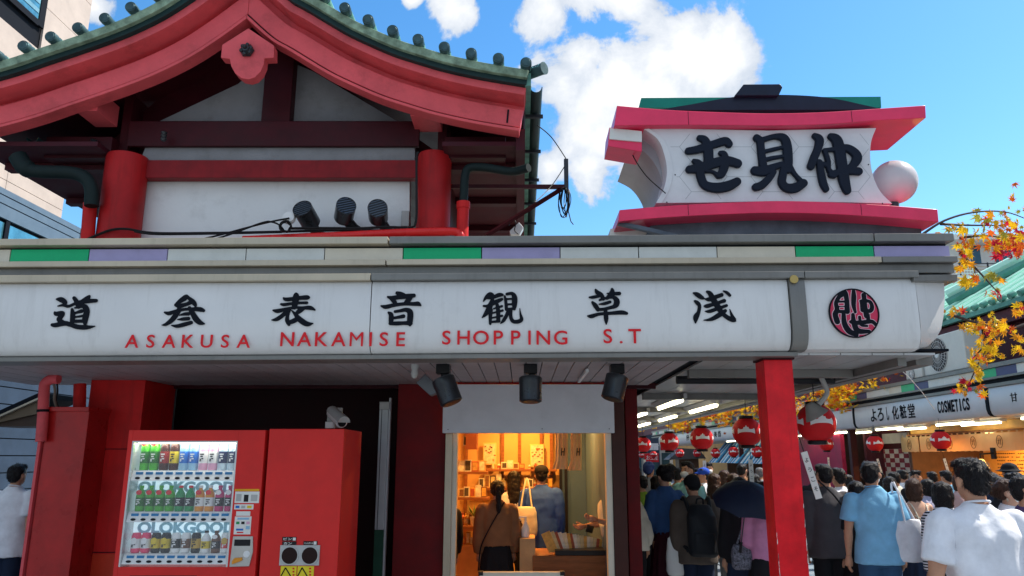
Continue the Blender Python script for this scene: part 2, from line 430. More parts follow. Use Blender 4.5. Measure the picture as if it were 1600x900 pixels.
# soffit planks running away from the viewer
SZ = zl(700, 560, 549)
X0 = P(-260, 480, 5).x; XE = P(1478, 480, 5).x; XS = P(1055, 480, 5).x
k = 0; x = X0; W = .118
src = None
while x + W < 1.28:
    if src is None:
        mb = MB(); mb.box(0, W-.007, 0, 2.15, 0, .02); src = mb.build('soffit_board', SOFF, can, bev=.002); src.data.transform(Matrix.Translation(wloc(can))); o = src
    else:
        o = src.copy(); COL.objects.link(o)
    o.location = Vector((x, 5.06, SZ+.008 - .001*(k % 2))) - can.location; x += W; k += 1
mb = MB(); mb.box(X0, 1.3, 5.05, 7.3, SZ+.034, SZ+.05); mb.build('soffit_backing', INK, can)
# metal soffit over the street side walk, one long sheet panel per row
for i in range(7):
    a = 1.31 + i*.215
    for j in range(12):
        mb = MB(); y0 = 5.06 + j*3.4; mb.box(a, a+.209, y0, y0+3.39, SZ+.008, SZ+.024); mb.build('soffit_panel', SOFFG, can)
mb = MB(); mb.box(1.3, 2.9, 5.05, 46, SZ+.034, SZ+.05); mb.build('soffit_backing', INK, can)
mb = MB()   # gutter and trims of the street edge, receding
mb.box(2.62, 2.68, 5.2, 46, SZ-.05, SZ+.02); mb.box(2.80, 2.92, 5.3, 46, SZ-.03, SZ+.30)
mb.build('edge_trim', ALUD, can)
mb = MB(); mb.box(2.84, 2.96, 5.35, 46, SZ+.31, SZ+.74); mb.build('street_side_fascia', SIGNG, can)
for y in (5.9, 8.2, 10.5, 12.8, 15.1, 17.4):
    mb = MB(); mb.box(1.32, 2.61, y, y+.07, SZ-.055, SZ+.006); mb.build('soffit_rib', ALUD, can)
mb = MB(); mb.tube([(1.3, 6.3, SZ-.035), (2.62, 6.3, SZ-.035)], .035, 10); mb.build('shutter_bar', BLK, can)
# ---------------- sign boards hung on the canopy edge
sg = thing('canopy_sign', 'long silver white sign board reading ASAKUSA NAKAMISE SHOPPING S.T with black brushed kanji', 'sign', (0,4.95,2.33))
def sboard(name, mat, x0, x1, par, sk0=0, sk1=0, Yf=4.93):
    # profile: upright face rounding under at the foot
    prof = [(447.5,439.5,0), (452,444,-.012), (500,493,-.016), (528,519,-.012), (541,531,0), (549,539,.018), (555,545,.045), (558,547.5,.09)]
    A = []; B = []
    for (ya, yb, dy) in prof:
        for lst, px, sk in ((A, x0, sk0), (B, x1, sk1)):
            z = zl(px, ya, yb); f = (ya-447)/110
            X = P(px, 480, 5).x + sk*f*f; lst.append(Vector((X, Yf+dy, z)))
    for lst in (A, B): lst.append(Vector((lst[-1].x, 5.14, lst[-1].z))); lst.append(Vector((lst[0].x, 5.14, lst[0].z)))
    n = len(A); mb = MB(); mb.add(A+B, [tuple(range(n)), tuple(range(2*n-1, n-1, -1))] + [(i, i+n, (i+1) % n + n, (i+1) % n) for i in range(n)])
    return mb.build(name, mat, par, smooth=True, angle=30)
sboard('sign_panel', SIGNW, -200, 582.5, sg); sboard('sign_panel', SIGNW, 584, 1226, sg)
sboard('sign_post_cover', ALUD, 1227.5, 1251, sg, Yf=4.905)
def trimz(par, mat, x0, x1):
    mb = MB(); q = []
    for px in (x0, x1):
        X = P(px, 480, 5).x; zt = zl(px, 436.5, 429); zb = zl(px, 447, 439); q.append([(X, 4.88, zt), (X, 5.2, zt), (X, 5.2, zb), (X, 4.88, zb)])
    mb.hexa(q[0], q[1]); mb.build('trim', mat, par, bev=.003)
for px in range(40, 1220, 196):
    MB().ell(P(px, 450+(1-px/1500)*3, 4.928), (.006,.004,.006), 8, 6).build('screw', DKMET, sg)
trimz(sg, ALU, -200, 582); trimz(sg, ALUD, 583.5, 1250.5)
mb = MB(); q = []
for px in (-200, 1240):
    X = P(px, 480, 5).x; zt = zl(px, 558.5, 548); q.append([(X, 4.99, zt), (X, 5.22, zt), (X, 5.22, zt-.03), (X, 4.99, zt-.03)])
mb.hexa(q[0], q[1]); mb.build('bottom_rail', ALUD, sg, bev=.003)
mb = MB(); mb.lathe([(.028,0),(.03,.006),(.024,.012),(0,.014)], P(1241, 436, 4.875), 'y', 16); 
o = mb.build('crest_boss', M('brass', (.45,.33,.12), .35, metal=.9), sg, smooth=True); o.data.transform(Matrix.Identity(4))
sg2 = thing('corner_sign', 'short silver corner sign board with a round red and black seal', 'sign', (2.5,4.95,2.33))
sboard('sign_panel', SIGNW, 1252.5, 1424, sg2)
# chamfered end piece
A = []; B = []
for (ya, yb, dy, rx) in [(447.5,439.5,0,1488),(470,463,-.006,1486),(500,493,-.010,1480),(520,512,-.008,1474),(535,527,.004,1464),(545,538,.02,1452),(549.5,543,.045,1440),(551,546,.09,1434)]:
    A.append(Vector((P(1425.5,480,5).x, 4.93+dy, zl(1425, ya-.0, yb)))); B.append(Vector((P(rx,480,5).x, 5.06+max(dy,0)*.5, zl(rx, ya, yb))))
for lst in (A, B): lst.append(Vector((lst[-1].x, 5.3, lst[-1].z))); lst.append(Vector((lst[0].x, 5.3, lst[0].z)))
n = len(A); mb = MB(); mb.add(A+B, [tuple(range(n)), tuple(range(2*n-1, n-1, -1))] + [(i, i+n, (i+1) % n + n, (i+1) % n) for i in range(n)])
mb.build('sign_end', SIGNW, sg2, smooth=True, angle=30)
trimz(sg2, ALUD, 1251.5, 1427); 
mb = MB(); mb.prism([P(1428,429.5,4.88), P(1496,428.5,5.02), P(1496,439,5.02), P(1428,439.5,4.88)], (0,.2,0)); mb.build('trim', ALUD, sg2, bev=.003)
# brush kanji, strokes as (x, y, width) in a 1029 x 900 cell
K = {
'michi': ((78,450), [[(110,225,30),(200,235,95),(285,290,75),(270,350,40)],[(150,365,15),(260,345,50),(360,368,50),(480,320,50),(600,280,70),(750,262,80),(905,255,62)],[(455,200,60),(520,280,80),(570,370,90)],[(760,155,25),(720,210,90),(610,300,90),(580,360,80)],[(445,430,45),(475,550,90),(480,670,80)],[(600,370,40),(690,375,90),(745,470,110),(735,620,110),(745,715,60)],[(500,400,25),(640,375,45)],[(510,505,35),(640,465,70)],[(500,590,30),(690,560,45)],[(470,668,60),(720,665,60)],[(105,485,25),(140,520,75),(255,515,95),(230,590,90),(205,635,70),(300,700,90)],[(90,740,55),(160,745,80),(330,710,90),(450,735,80),(600,780,85),(780,790,78),(945,768,12)]]),
'mairu': ((250,450), [[(505,145,20),(480,195,100),(390,260,80),(310,335,50)],[(310,340,60),(390,360,80),(540,320,65),(630,275,90),(690,325,70),(710,370,25)],[(510,160,50),(560,205,60),(640,260,70)],[(100,490,25),(190,510,70),(330,465,60),(500,430,50),(640,425,60),(800,430,85),(880,455,50)],[(385,400,60),(365,480,95),(280,620,95),(160,725,60),(70,745,8)],[(590,400,60),(650,490,85),(740,620,105),(830,695,85),(925,720,12)],[(400,550,10),(500,525,55),(580,520,65)],[(375,635,10),(480,625,60),(590,615,65)],[(265,752,12),(380,765,65),(530,730,75),(650,695,65)]]),
'omote': ((420,450), [[(525,105,25),(530,170,115),(520,300,115),(510,385,90)],[(280,200,25),(350,230,70),(600,200,70),(740,190,85),(785,190,50)],[(240,325,35),(300,335,55),(450,315,50),(620,300,45),(755,298,50)],[(90,450,25),(180,463,75),(330,430,60),(500,395,45),(680,400,55),(830,400,75),(925,440,25)],[(400,430,80),(300,540,75),(180,625,70),(75,645,12)],[(400,440,80),(385,560,60),(385,650,75),(425,735,50)],[(400,700,60),(500,668,85),(600,615,85)],[(700,405,70),(620,460,90),(560,510,50)],[(455,445,8),(540,530,60),(600,600,90),(700,680,105),(800,725,85),(905,712,12)]]),
'oto': ((588,450), [[(405,100,60),(470,125,95),(540,145,80)],[(220,180,30),(320,195,70),(560,170,90),(745,150,70)],[(270,200,50),(350,270,80),(390,320,60)],[(700,180,50),(640,240,90),(590,300,80)],[(95,362,25),(190,380,75),(350,345,65),(550,320,60),(760,320,70),(835,318,78),(895,355,15)],[(250,495,35),(300,540,85),(305,650,90),(295,720,50)],[(380,475,50),(480,458,55),(600,440,75),(680,490,110),(685,640,110),(685,735,60)],[(350,605,45),(460,585,55),(550,568,70)],[(285,715,50),(420,712,75),(560,705,65),(690,705,90)]]),
'kan': ((748,447), [[(90,310,10),(140,235,55),(220,175,95),(280,180,55)],[(140,240,30),(260,235,50),(400,180,75),(475,175,45)],[(290,230,35),(260,320,80),(215,430,100),(150,550,80),(70,635,10)],[(100,400,35),(180,400,50),(300,340,80),(420,285,65),(470,262,40)],[(240,480,80),(235,620,65),(235,755,45)],[(370,380,60),(390,500,75),(395,690,75)],[(300,455,22),(465,405,42)],[(270,545,28),(480,492,40)],[(270,640,28),(470,597,40)],[(260,722,35),(410,705,50)],[(522,205,35),(545,330,55),(555,470,55)],[(565,160,50),(670,150,60),(720,230,100),(718,360,100),(715,460,50)],[(560,262,32),(690,255,32)],[(570,370,35),(690,365,35)],[(560,470,50),(640,460,45),(715,450,45)],[(600,480,60),(560,590,65),(500,690,60),(440,752,10)],[(650,490,50),(645,620,65),(690,705,65),(790,713,72),(860,670,65),(840,570,35),(825,450,6)]]),
'kusa': ((910,444), [[(272,110,30),(305,165,75),(380,210,75),(420,290,75)],[(145,265,25),(220,262,55),(330,240,50)],[(605,100,45),(605,160,90),(545,240,85),(500,280,60)],[(502,185,14),(620,190,55),(750,187,65)],[(350,320,35),(480,280,45),(620,262,60),(690,330,105),(680,410,105),(620,465,55)],[(205,368,45),(260,430,85),(310,510,75)],[(335,405,15),(450,390,55),(560,358,50)],[(310,515,55),(460,497,55),(640,450,65)],[(100,640,18),(180,645,72),(330,603,55),(560,585,60),(780,570,78),(885,588,50)],[(460,520,60),(470,680,85),(470,805,15)]]),
'asa': ((1075,446), [[(120,150,18),(200,185,85),(280,240,75),(335,265,16)],[(140,312,30),(190,350,75),(230,410,65),(205,540,65),(148,640,100),(135,755,15)],[(400,125,40),(460,165,85),(520,290,110),(600,430,110),(680,555,80),(780,645,80),(880,690,85),(940,715,16)],[(915,680,60),(870,600,50),(835,480,6)],[(350,270,15),(430,280,75),(560,235,75),(690,190,70)],[(335,418,35),(400,412,75),(560,365,55),(735,308,68)],[(342,520,12),(430,520,62),(600,465,60),(775,405,50)],[(745,510,60),(640,580,90),(500,660,75),(400,690,45),(300,698,6)],[(728,110,16),(800,145,55),(855,200,48)]]),
}
for nm, (org, st) in K.items():
    s = [[(org[0]+x/12.86, org[1]+y/12.86, ww/12.86) for x, y, ww in q] for q in st]
    # photo px -> metres on the sign face
    cx_, cy_ = org[0]+40, org[1]+35; c = P(cx_, cy_, 4.912); m = (P(cx_+10, cy_, 4.912)-P(cx_-10, cy_, 4.912)).x/20; mz = (P(cx_, cy_-10, 4.912)-P(cx_, cy_+10, 4.912)).z/20
    fr = Matrix.Translation(c) @ Matrix.Diagonal((1, 1, mz/m, 1))
    mb = glyph([[(x-cx_, y-cy_, ww) for x, y, ww in q] for q in s], .75, fr, .004, m, .35)
    mb.build('kanji_character', INK, sg, recalc=True)
def row(word, x0, x1, yt, yb, par=sg, mat=TXTRED):
    # even advance
    Wd = {'I': .28, '.': .22, 'M': 1.15, 'S': .95}
    ws = [Wd.get(ch, 1.0) for ch in word]; n = len(word)
    cw = (yb-yt)*.72; tot = sum(ws)*cw; gap = (x1-x0-tot)/(n-1); x = x0
    for ch, w_ in zip(word, ws):
        wpx = w_*cw; h = (yb-yt) if ch != '.' else (yb-yt)*.16
        cy = (yt+yb)/2 if ch != '.' else yb-(yb-yt)*.08
        c = P(x+wpx/2, cy, 4.9115); s = 5/1170*1.0
        ht = (P(x, cy-h/2, 4.91)-P(x, cy+h/2, 4.91)).z
        fat = 0.0 if ch == 'M' else .010; _, _, sz = text_mesh(ch, .004, fat); cap = text_mesh('H', .004, .012)[2].z; k_ = (P(x, cy-(yb-yt)/2, 4.91)-P(x, cy+(yb-yt)/2, 4.91)).z/cap
        letters(ch, 'letter', mat, par, Matrix.Translation(c), sz.x*k_*1.04, ht, .004, fat)
        x += wpx+gap
row('ASAKUSA', 199, 388, 523, 543.5); row('NAKAMISE', 441, 634, 519, 541); row('SHOPPING', 690, 884, 516.5, 538.5); row('S.T', 942, 1000, 514, 536.5)
# round seal
so_ = P(1290, 444, 4.908); mpx = (P(1340, 488, 4.908)-P(1330, 488, 4.908)).x/100
ctr = P(1333.7, 489.5, 4.9085)
mb = MB(); mb.lathe([(.385*mpx*100*10/10*.1*10, 0)] if 0 else [(0,0),(385*mpx,0),(385*mpx,.006),(0,.006)], ctr-Vector((0,.006,0)), 'y', 48); mb.build('seal_disc', M('seal_red', (.62,.04,.10), .4, var=.1), sg2, smooth=True)
EM = [[(250,170,90),(320,130,90),(340,250,80),(330,430,90)],[(240,175,70),(170,290,70),(175,400,80),(140,480,90),(160,590,95)],[(200,275,40),(330,272,40)],[(200,352,24),(330,348,24)],[(170,430,60),(330,435,60)],[(270,480,70),(270,620,90),(330,740,100),(440,800,70)],[(462,100,60),(455,200,85),(440,330,75),(455,440,50)],[(615,170,80),(615,350,80),(625,500,90)],[(565,265,55),(565,410,60)],[(560,265,55),(690,270,60),(725,350,70),(690,420,70),(570,415,60)],[(370,595,60),(500,610,75),(690,590,70),(755,640,60)],[(415,480,60),(420,620,90),(470,735,95),(640,745,60)],[(515,520,55),(525,640,50),(620,660,40)],[(645,490,70),(645,600,60)],[(215,130,40),(300,120,50)]]
def emb(grow, th, mat, name):
    fr = Matrix.Translation(ctr)
    mb = glyph([[(x-437, y-455, ww) for x, y, ww in q] for q in EM], 9, fr, th, mpx, grow, (0,0,378)); return mb.build(name, mat, sg2)
emb(7, .009, M('seal_outline', (.75,.55,.6), .5, var=.05), 'seal_outline'); emb(-3, .0115, INK, 'kanji_character')
mb = MB(); n = 48
for i in range(n):
    a, b = 2*math.pi*i/n, 2*math.pi*(i+1)/n; q = []
    for t in (a, b):
        q.append([ctr+Vector((math.cos(t)*r*mpx, -y, math.sin(t)*r*mpx)) for r, y in ((372,.012),(392,.012),(392,-.001),(372,-.001))])
    mb.add(q[0]+q[1], [(0,1,5,4),(1,2,6,5),(3,0,4,7)])
mb.build('seal_rim', INK, sg2)
# ================================================================ CORNER PILLAR
pl = thing('corner_pillar', 'square red post with worn paint holding up the canopy corner', 'pillar', (1.75,5.05,0))
pa, pb = P(1196,600,5.08).x, P(1241,600,5.08).x
mb = MB(); mb.box(pa, pb, 5.08, 5.08+(pb-pa), 0, SZ-.02); mb.build('post', REDP, pl, bev=.006)
mb = MB(); mb.box(pa-.012, pb+.012, 5.068, 5.09+(pb-pa), SZ-.02, SZ+.006); mb.build('post_head', REDD, pl, bev=.003)
mb = MB()
for i in range(150):
    z = rnd.uniform(.05, 1.45)*rnd.uniform(.4, 1); s = rnd.choice((0, 1)); X = (pa+.001 if s == 0 else pb-.006); hh = rnd.uniform(.01, .06)
    mb.add([(X, 5.0775, z), (X+rnd.uniform(.003,.007), 5.0775, z+.01), (X+.004, 5.0775, z+hh), (X+.001, 5.0775, z+hh*.7)], [(0,1,2,3)])
mb.build('chipped_paint', M('bare_white_chip', (.75,.66,.62), .8, var=.2), pl)
# ================================================================ GABLED ROOF BUILDING above the canopy
YB = 6.0
ub = thing('gabled_building', 'red painted temple style upper storey with curved coral gable and green tiled roof', 'building', (-2.2, 7.4, 3.0))
lip = [(-60,216),(0,203.5),(60,187),(112,169),(168,150),(225,129),(270,109),(309,88),(350,61),(388,33)]
lipr = [(388,33),(425,66),(456,84),(512,118),(555,139),(597,157),(640,171),(681,183),(740,196),(811,208)]
def curve(pts, Y=YB): return cat([tuple(P(x, y, Y))[::2] for x, y in pts], 4)
CL = curve(lip); CR = curve(lipr)
def offs(C, d, miter=True):
    o = []
    for i, p in enumerate(C):
        a = C[max(i-1, 0)]; b = C[min(i+1, len(C)-1)]; tx, tz = b[0]-a[0], b[1]-a[1]; l = math.hypot(tx, tz)
        o.append((p[0]-tz/l*d, p[1]+tx/l*d))
    return o
RIDGE = C0 = (CL[-1][0])
def layer(name, mat, C, d0, d1, y0, y1, bev=0, trim=0):
    a, b = offs(C, d0), offs(C, d1)
    # stop both halves on the ridge line
    def clip(q):
        r = []
        for i, (x, z) in enumerate(q): r.append((min(x, RIDGE-.001) if C is CL else max(x, RIDGE+.001), z))
        return r
    if C is CL:      # extend the upper curves to the ridge
        for q in (a, b):
            (x1, z1), (x0, z0) = q[-1], q[-3]; s = (z1-z0)/(x1-x0+1e-9); 
            if x1 < RIDGE: q.append((RIDGE, z1+s*(RIDGE-x1)))
            else: q.append((RIDGE, z1))
    else:
        for q in (a, b):
            (x1, z1), (x0, z0) = q[0], q[2]; s = (z1-z0)/(x1-x0+1e-9)
            if x1 > RIDGE: q.insert(0, (RIDGE, z1+s*(RIDGE-x1)))
            else: q.insert(0, (RIDGE, z1))
    a, b = clip(a), clip(b)
    mb = MB(); n = len(a); vs = []
    for (x, z) in a: vs += [(x, y0, z), (x, y1, z)]
    for (x, z) in b: vs += [(x, y0, z), (x, y1, z)]
    fs = []; B = 2*n
    for i in range(n-1):
        fs += [(2*i, 2*i+2, B+2*i+2, B+2*i), (2*i+1, B+2*i+1, B+2*i+3, 2*i+3), (2*i, 2*i+1, 2*i+3, 2*i+2), (B+2*i, B+2*i+2, B+2*i+3, B+2*i+1)]
    fs += [(0, B, B+1, 1), (2*n-2, 2*n-1, B+2*n-1, B+2*n-2)]
    mb.add(vs, fs); return mb.build(name, mat, ub, smooth=True, bev=bev, angle=30)
m_ = .0052
for C in (CL, CR):
    layer('bargeboard_lip', ROOFRED, C, 0, 5*m_, 5.955, 6.10, .003)
    layer('bargeboard_groove', INK, C, 5*m_, 8*m_, 5.985, 6.09)
    layer('bargeboard', ROOFRED, C, 8*m_, 40*m_, 5.975, 6.085, .004)
    layer('bargeboard_upper_band', ROOFRED, C, 40*m_, 54*m_, 6.07, 6.10)
    layer('eave_moulding', ROOFRED, C, 54*m_, 67*m_, 5.84, 6.1, .004)
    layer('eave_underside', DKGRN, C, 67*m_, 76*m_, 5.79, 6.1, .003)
    layer('eave_edge_tile', VERDE, C, 76*m_, 90*m_, 5.75, 6.1, .004)
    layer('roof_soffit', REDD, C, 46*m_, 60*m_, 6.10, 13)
    layer('roof_covering', VERD, C, 61*m_, 88*m_, 6.102, 13)
# squared end of the right bargeboard
mb = MB(); e0 = CR[-1]; o1 = offs(CR, 10*m_)[-1]; o2 = offs(CR, 44*m_)[-1]
mb.add([(e0[0]-.11, 5.968, o1[1]+.03), (e0[0]-.095, 5.968, o1[1]+.03), (e0[0]-.085, 5.968, o2[1]-.02), (e0[0]-.10, 5.968, o2[1]-.02)], [(0,1,2,3)]); mb.build('bargeboard_groove', INK, ub)
# round tile rows with end caps
for C, ctr_d in ((CL, 98*m_), (CR, 98*m_)):
    q = offs(C, ctr_d); L_ = [0]
    for i in range(1, len(q)): L_.append(L_[-1]+math.dist(q[i], q[i-1]))
    s = L_[-1]-.03 if C is CR else .05
    while 0 <= s <= L_[-1]:
        i = max(j for j in range(len(q)) if L_[j] <= s); i = min(i, len(q)-2); t = (s-L_[i])/(L_[i+1]-L_[i])
        x, z = lerp(q[i][0], q[i+1][0], t), lerp(q[i][1], q[i+1][1], t)
        pr = [(.0, 5.70),(.040, 5.70),(.044, 5.705),(.053, 5.705),(.056, 5.712),(.056, 5.76),(.050, 5.765),(.050, 5.80)]; pr = [(r_*.86, h_) for r_, h_ in pr]
        y = 5.80; seg = []
        while y < 12.5: seg += [(.047, y),(.047, y+.33),(.052, y+.335),(.052, y+.36)]; y += .365
        mb = MB(); mb.lathe([(r, h) for r, h in pr], (x, 0, z), 'y', 18); 
        # lathe axis y runs -z: flip
        mb.v = [Vector((v.x, v.y, 2*z - v.z)) for v in mb.v]
        cap = mb.build('round_tile_cap', TILEC, ub, smooth=True, angle=25)
        mb = MB(); mb.lathe([(.0, 5.80)]+seg+[(.0, y)], (x, 0, z), 'y', 12); mb.build('round_tile_row', VERD, ub, smooth=True, angle=30)
        s += -.235 if C is CR else .235
# corner tile turned outwards, eave edge and gutter running back
ce = offs(CR, 96*m_)[-1]; ee = offs(CR, 80*m_)[-1]
mb = MB(); a = Vector((ce[0]+.02, 5.86, ce[1]+.0)); d = Vector((.75,-.6,-.02)).normalized()
mb.tube([a-d*.05, a+d*.12, a+d*.14], [.05,.05,.055], 16); mb.build('corner_tile', TILEC, ub, smooth=True, angle=30)
mb = MB(); mb.box(ee[0]-.02, ee[0]+.03, 5.80, 13, ee[1]-.07, ee[1]+.05); mb.build('side_eave_edge', VERD, ub, bev=.004)
mb = MB(); X = ee[0]+.075; r = .055
for i in range(7):
    pass
pr = [(math.cos(a)*r, math.sin(a)*r) for a in [math.pi*(1+k/8) for k in range(9)]]; pi_ = [(x*.86, z*.86) for x, z in pr[::-1]]
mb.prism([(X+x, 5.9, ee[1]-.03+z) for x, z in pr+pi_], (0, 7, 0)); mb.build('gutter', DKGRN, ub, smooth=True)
for y in (6.3, 7.1, 7.9, 8.7, 9.5):
    mb = MB(); mb.box(X-.09, X+.07, y, y+.025, ee[1]-.12, ee[1]-.09); mb.build('gutter_bracket', DKMET, ub)
el = offs(CL, 80*m_)[0]
# left eave gutter seen under the soffit
gl = PX(60, 262, PX(60,262,-3.95).x) if 0 else None
LX = -4.35
zz = P(-10, 215, 6.2).z
mb = MB(); mb.prism([(LX+x, 6.2, P(0,236,6.5).z+z) for x, z in pr+pi_], (0, 6, 0)); mb.build('gutter', DKGRN, ub, smooth=True)
# end pendant under the peak
pd = [(388,44),(428,71),(428,90),(413,91),(412,100),(407,112),(398,121),(388,124),(377,122),(367,114),(361,103),(359,92),(345,90),(347,70)]
pe = plate(pd, 5.87, .10).build('pendant', ROOFRED, ub, bev=.004)
mb = MB(); c = P(386, 79, 5.86)
mb.lathe([(.065,0),(.062,.012),(.04,.03),(.03,.05),(.0,.055)], c, mat=Matrix.Rotation(R(90), 4, 'X'), n=6)
for k in range(6):
    a = math.pi*k/3+.3; mb.ell(c+Vector((math.cos(a)*.042, -.025, math.sin(a)*.042)), (.018,.018,.018), 8, 6)
mb.ell(c+Vector((0,-.055,.005)), (.02,.03,.02), 10, 6); mb.build('bronze_boss', DKMET, pe, smooth=True)
# gable wall
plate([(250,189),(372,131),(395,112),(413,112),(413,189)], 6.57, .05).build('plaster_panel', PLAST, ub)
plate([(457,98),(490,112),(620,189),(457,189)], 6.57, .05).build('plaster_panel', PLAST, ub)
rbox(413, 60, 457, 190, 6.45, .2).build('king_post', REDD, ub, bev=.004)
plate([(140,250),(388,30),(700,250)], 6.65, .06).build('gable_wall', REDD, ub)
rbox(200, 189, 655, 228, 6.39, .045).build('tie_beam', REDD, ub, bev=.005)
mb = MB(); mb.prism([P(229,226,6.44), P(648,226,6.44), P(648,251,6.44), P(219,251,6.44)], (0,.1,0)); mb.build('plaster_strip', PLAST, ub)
rbox(205, 250, 660, 277.5, 6.40, .105).build('lower_beam', M('beam_red_shaded', (.24,.010,.014), .5, var=.25, streak=.4), ub, bev=.004)  # under-roof shade is put into the beam's darker red
mb = MB(); mb.prism([P(219,277,6.53), P(640,277,6.53), P(639.5,470,6.53), P(207,470,6.53)], (0,.08,0)); mb.build('wall_panel', PLASTW, ub)
rbox(190, 470, 700, 520, 6.50, .2).build('wall_base', RED, ub)
mb = MB(); a, b = P(212,369,6.48), P(660,369,6.48); mb.hexa([(a.x,6.48,P(212,377,6.48).z),(a.x,6.52,P(212,377,6.48).z),(a.x,6.52,P(212,390,6.48).z),(a.x,6.48,P(212,390,6.48).z)],
   [(b.x,6.48,P(660,366,6.48).z),(b.x,6.52,P(660,366,6.48).z),(b.x,6.52,P(660,386,6.48).z),(b.x,6.48,P(660,386,6.48).z)]); mb.build('base_strip', RED, ub)
def column(pxc, pxw, ytop, name='column'):
    c = P(pxc, 330, 6.35); r = pxw/2/F*6.35; zt = P(pxc, ytop, 6.35).z; zb = 3.0
    mb = MB(); mb.lathe([(r, zb),(r, zt-.03),(r*.96, zt)], (c.x, 6.40, 0), 'z', 36); return mb.build(name, M('column_red_shaded', (.40,.012,.014), .5, var=.25, scale=3, streak=.5), ub, smooth=True)  # column red toned down; the shade below the roof is in the colour
column(185, 66, 243); column(676, 56, 240)
# walls running back behind the columns and soffit beams
xr = P(694, 330, 6.40).x; xl = P(168, 330, 6.40).x; zt = P(700, 150, 6.40).z
mb = MB(); mb.box(xr-.08, xr, 6.45, 13, 3, 5.2); mb.build('side_wall', REDD, ub)
mb = MB(); mb.box(xl, xl+.08, 6.45, 13, 3, 5.2); mb.build('side_wall', REDD, ub)
def beam_back(px0, py0, px1, py1, y0, y1, mat=RED, name='purlin'):
    mb = MB(); a = P(px0, py1, y0); b = P(px1, py0, y0); mb.box(a.x, b.x, y0, y1, a.z, b.z); return mb.build(name, mat, ub, bev=.005)
beam_back(116, 140, 156, 173, 6.11, 6.45, ROOFRED); beam_back(641, 150, 686, 181, 6.11, 6.45, ROOFRED)
zs = P(760, 238, 6.35).z
mb = MB(); mb.box(xr, xr+.55, 6.33, 6.51, P(700,248,6.35).z, P(700,215,6.35).z); mb.build('eave_beam', REDD, ub, bev=.004)
mb = MB(); mb.box(xl-.6, xl, 6.33, 6.51, P(700,248,6.35).z, P(700,215,6.35).z); mb.build('eave_beam', REDD, ub, bev=.004)
for k in range(12):
    y = 6.25 + k*.55
    for s, X0_, X1_ in ((1, xr+.02, ee[0]-.03), (-1, P(-40,200,6).x, xl-.02)):
        pass
# level board closing the right eave and left eave, at the height of the bargeboard foot
zr = P(811, 214, 6.0).z
mb = MB(); mb.box(xr, ee[0]-.02, 6.12, 13, zr-.03, zr+.01); mb.build('eave_board', M('eave_red_shaded', (.055,.007,.014), .6, var=.2, dirt=.3), ub)  # near-black red: shade under the eave painted into the boards
mb = MB(); mb.box(ee[0]-.10, ee[0]-.02, 6.1, 13, zr-.08, zr+.12); mb.build('eave_beam', M('eave_red_shaded', None), ub)
mb = MB(); mb.box(P(-60,210,6).x, xl, 6.12, 13, zr-.03, zr+.01); mb.build('eave_board', M('eave_red_shaded', None), ub)
for k in range(6):
    y = 6.5+k*.95
    mb = MB(); mb.box(xr, ee[0]-.11, y, y+.1, zr-.10, zr-.035); mb.build('rafter', REDD, ub)
    mb = MB(); mb.box(P(-60,210,6).x+.05, xl, y, y+.1, zr-.10, zr-.035); mb.build('rafter', REDD, ub)
# downpipes
dr = thing('green_downpipe', 'green gutter elbow and red downpipe beside the right column under the eave', 'drainpipe', (-.55,6.25,3.1))
q = [P(826,262,6.05), P(800,268,6.15), P(760,262,6.20), P(735,262,6.25), P(727,272,6.25), P(725,300,6.25), P(724,322,6.25)]
mb = MB(); mb.tube([Vector(v) for v in cat([tuple(v) for v in q], 5)], .038, 12); mb.build('elbow_pipe', M('very_dark_green', (.006,.016,.016), .6), dr, smooth=True)
mb = MB(); mb.tube([P(724,318,6.25), P(723,345,6.25), P(722,400,6.25)], .052, 14); mb.tube([P(724,316,6.25), P(724,326,6.25)], .06, 14); mb.build('pipe', RED, dr, smooth=True, angle=30)
mb = MB(); mb.tube([Vector(v) for v in cat([tuple(v) for v in [P(721,372,6.10), P(716,364,6.10), P(700,361.5,6.10), P(640,363,6.10), P(560,367,6.10), P(470,371,6.10), P(380,375,6.10)]], 4)], .035, 12)
mb.build('horizontal_pipe', M('bright_red_pipe', (.70,.015,.015), .28, var=.1, coat=.3), dr, smooth=True)
dl = thing('left_downpipe', 'dark green gutter box and red pipe left of the left column', 'drainpipe', (-4.2,6.25,3.1))
q = [P(28,245,6.15), P(40,262,6.15), P(60,268,6.15), P(110,270,6.15), P(133,278,6.15), P(143,295,6.15), P(143,322,6.15)]
mb = MB(); mb.tube([Vector(v) for v in cat([tuple(v) for v in q], 5)], [.075]*8+[.058]*23, 12); mb.build('elbow_pipe', M('very_dark_green', None), dl, smooth=True)
mb = MB(); mb.tube([P(141,318,6.25), P(135,400,6.25)], .055, 14); mb.build('pipe', RED, dl, smooth=True)
# insulators and small fixings
for (x, y) in ((256, 212), (146, 224)):
    o = MB().lathe([(.02,0),(.03,.02),(.018,.03),(.03,.05),(.018,.06),(.03,.08),(.0,.1)], P(x,y,6.30)-Vector((0,0,.05)), 'z', 12).build('insulator', DKMET, None, smooth=True)
    tag(o, 'small dark insulator under the gable tie beam' if x > 200 else 'small dark insulator under the left eave soffit', 'insulator')
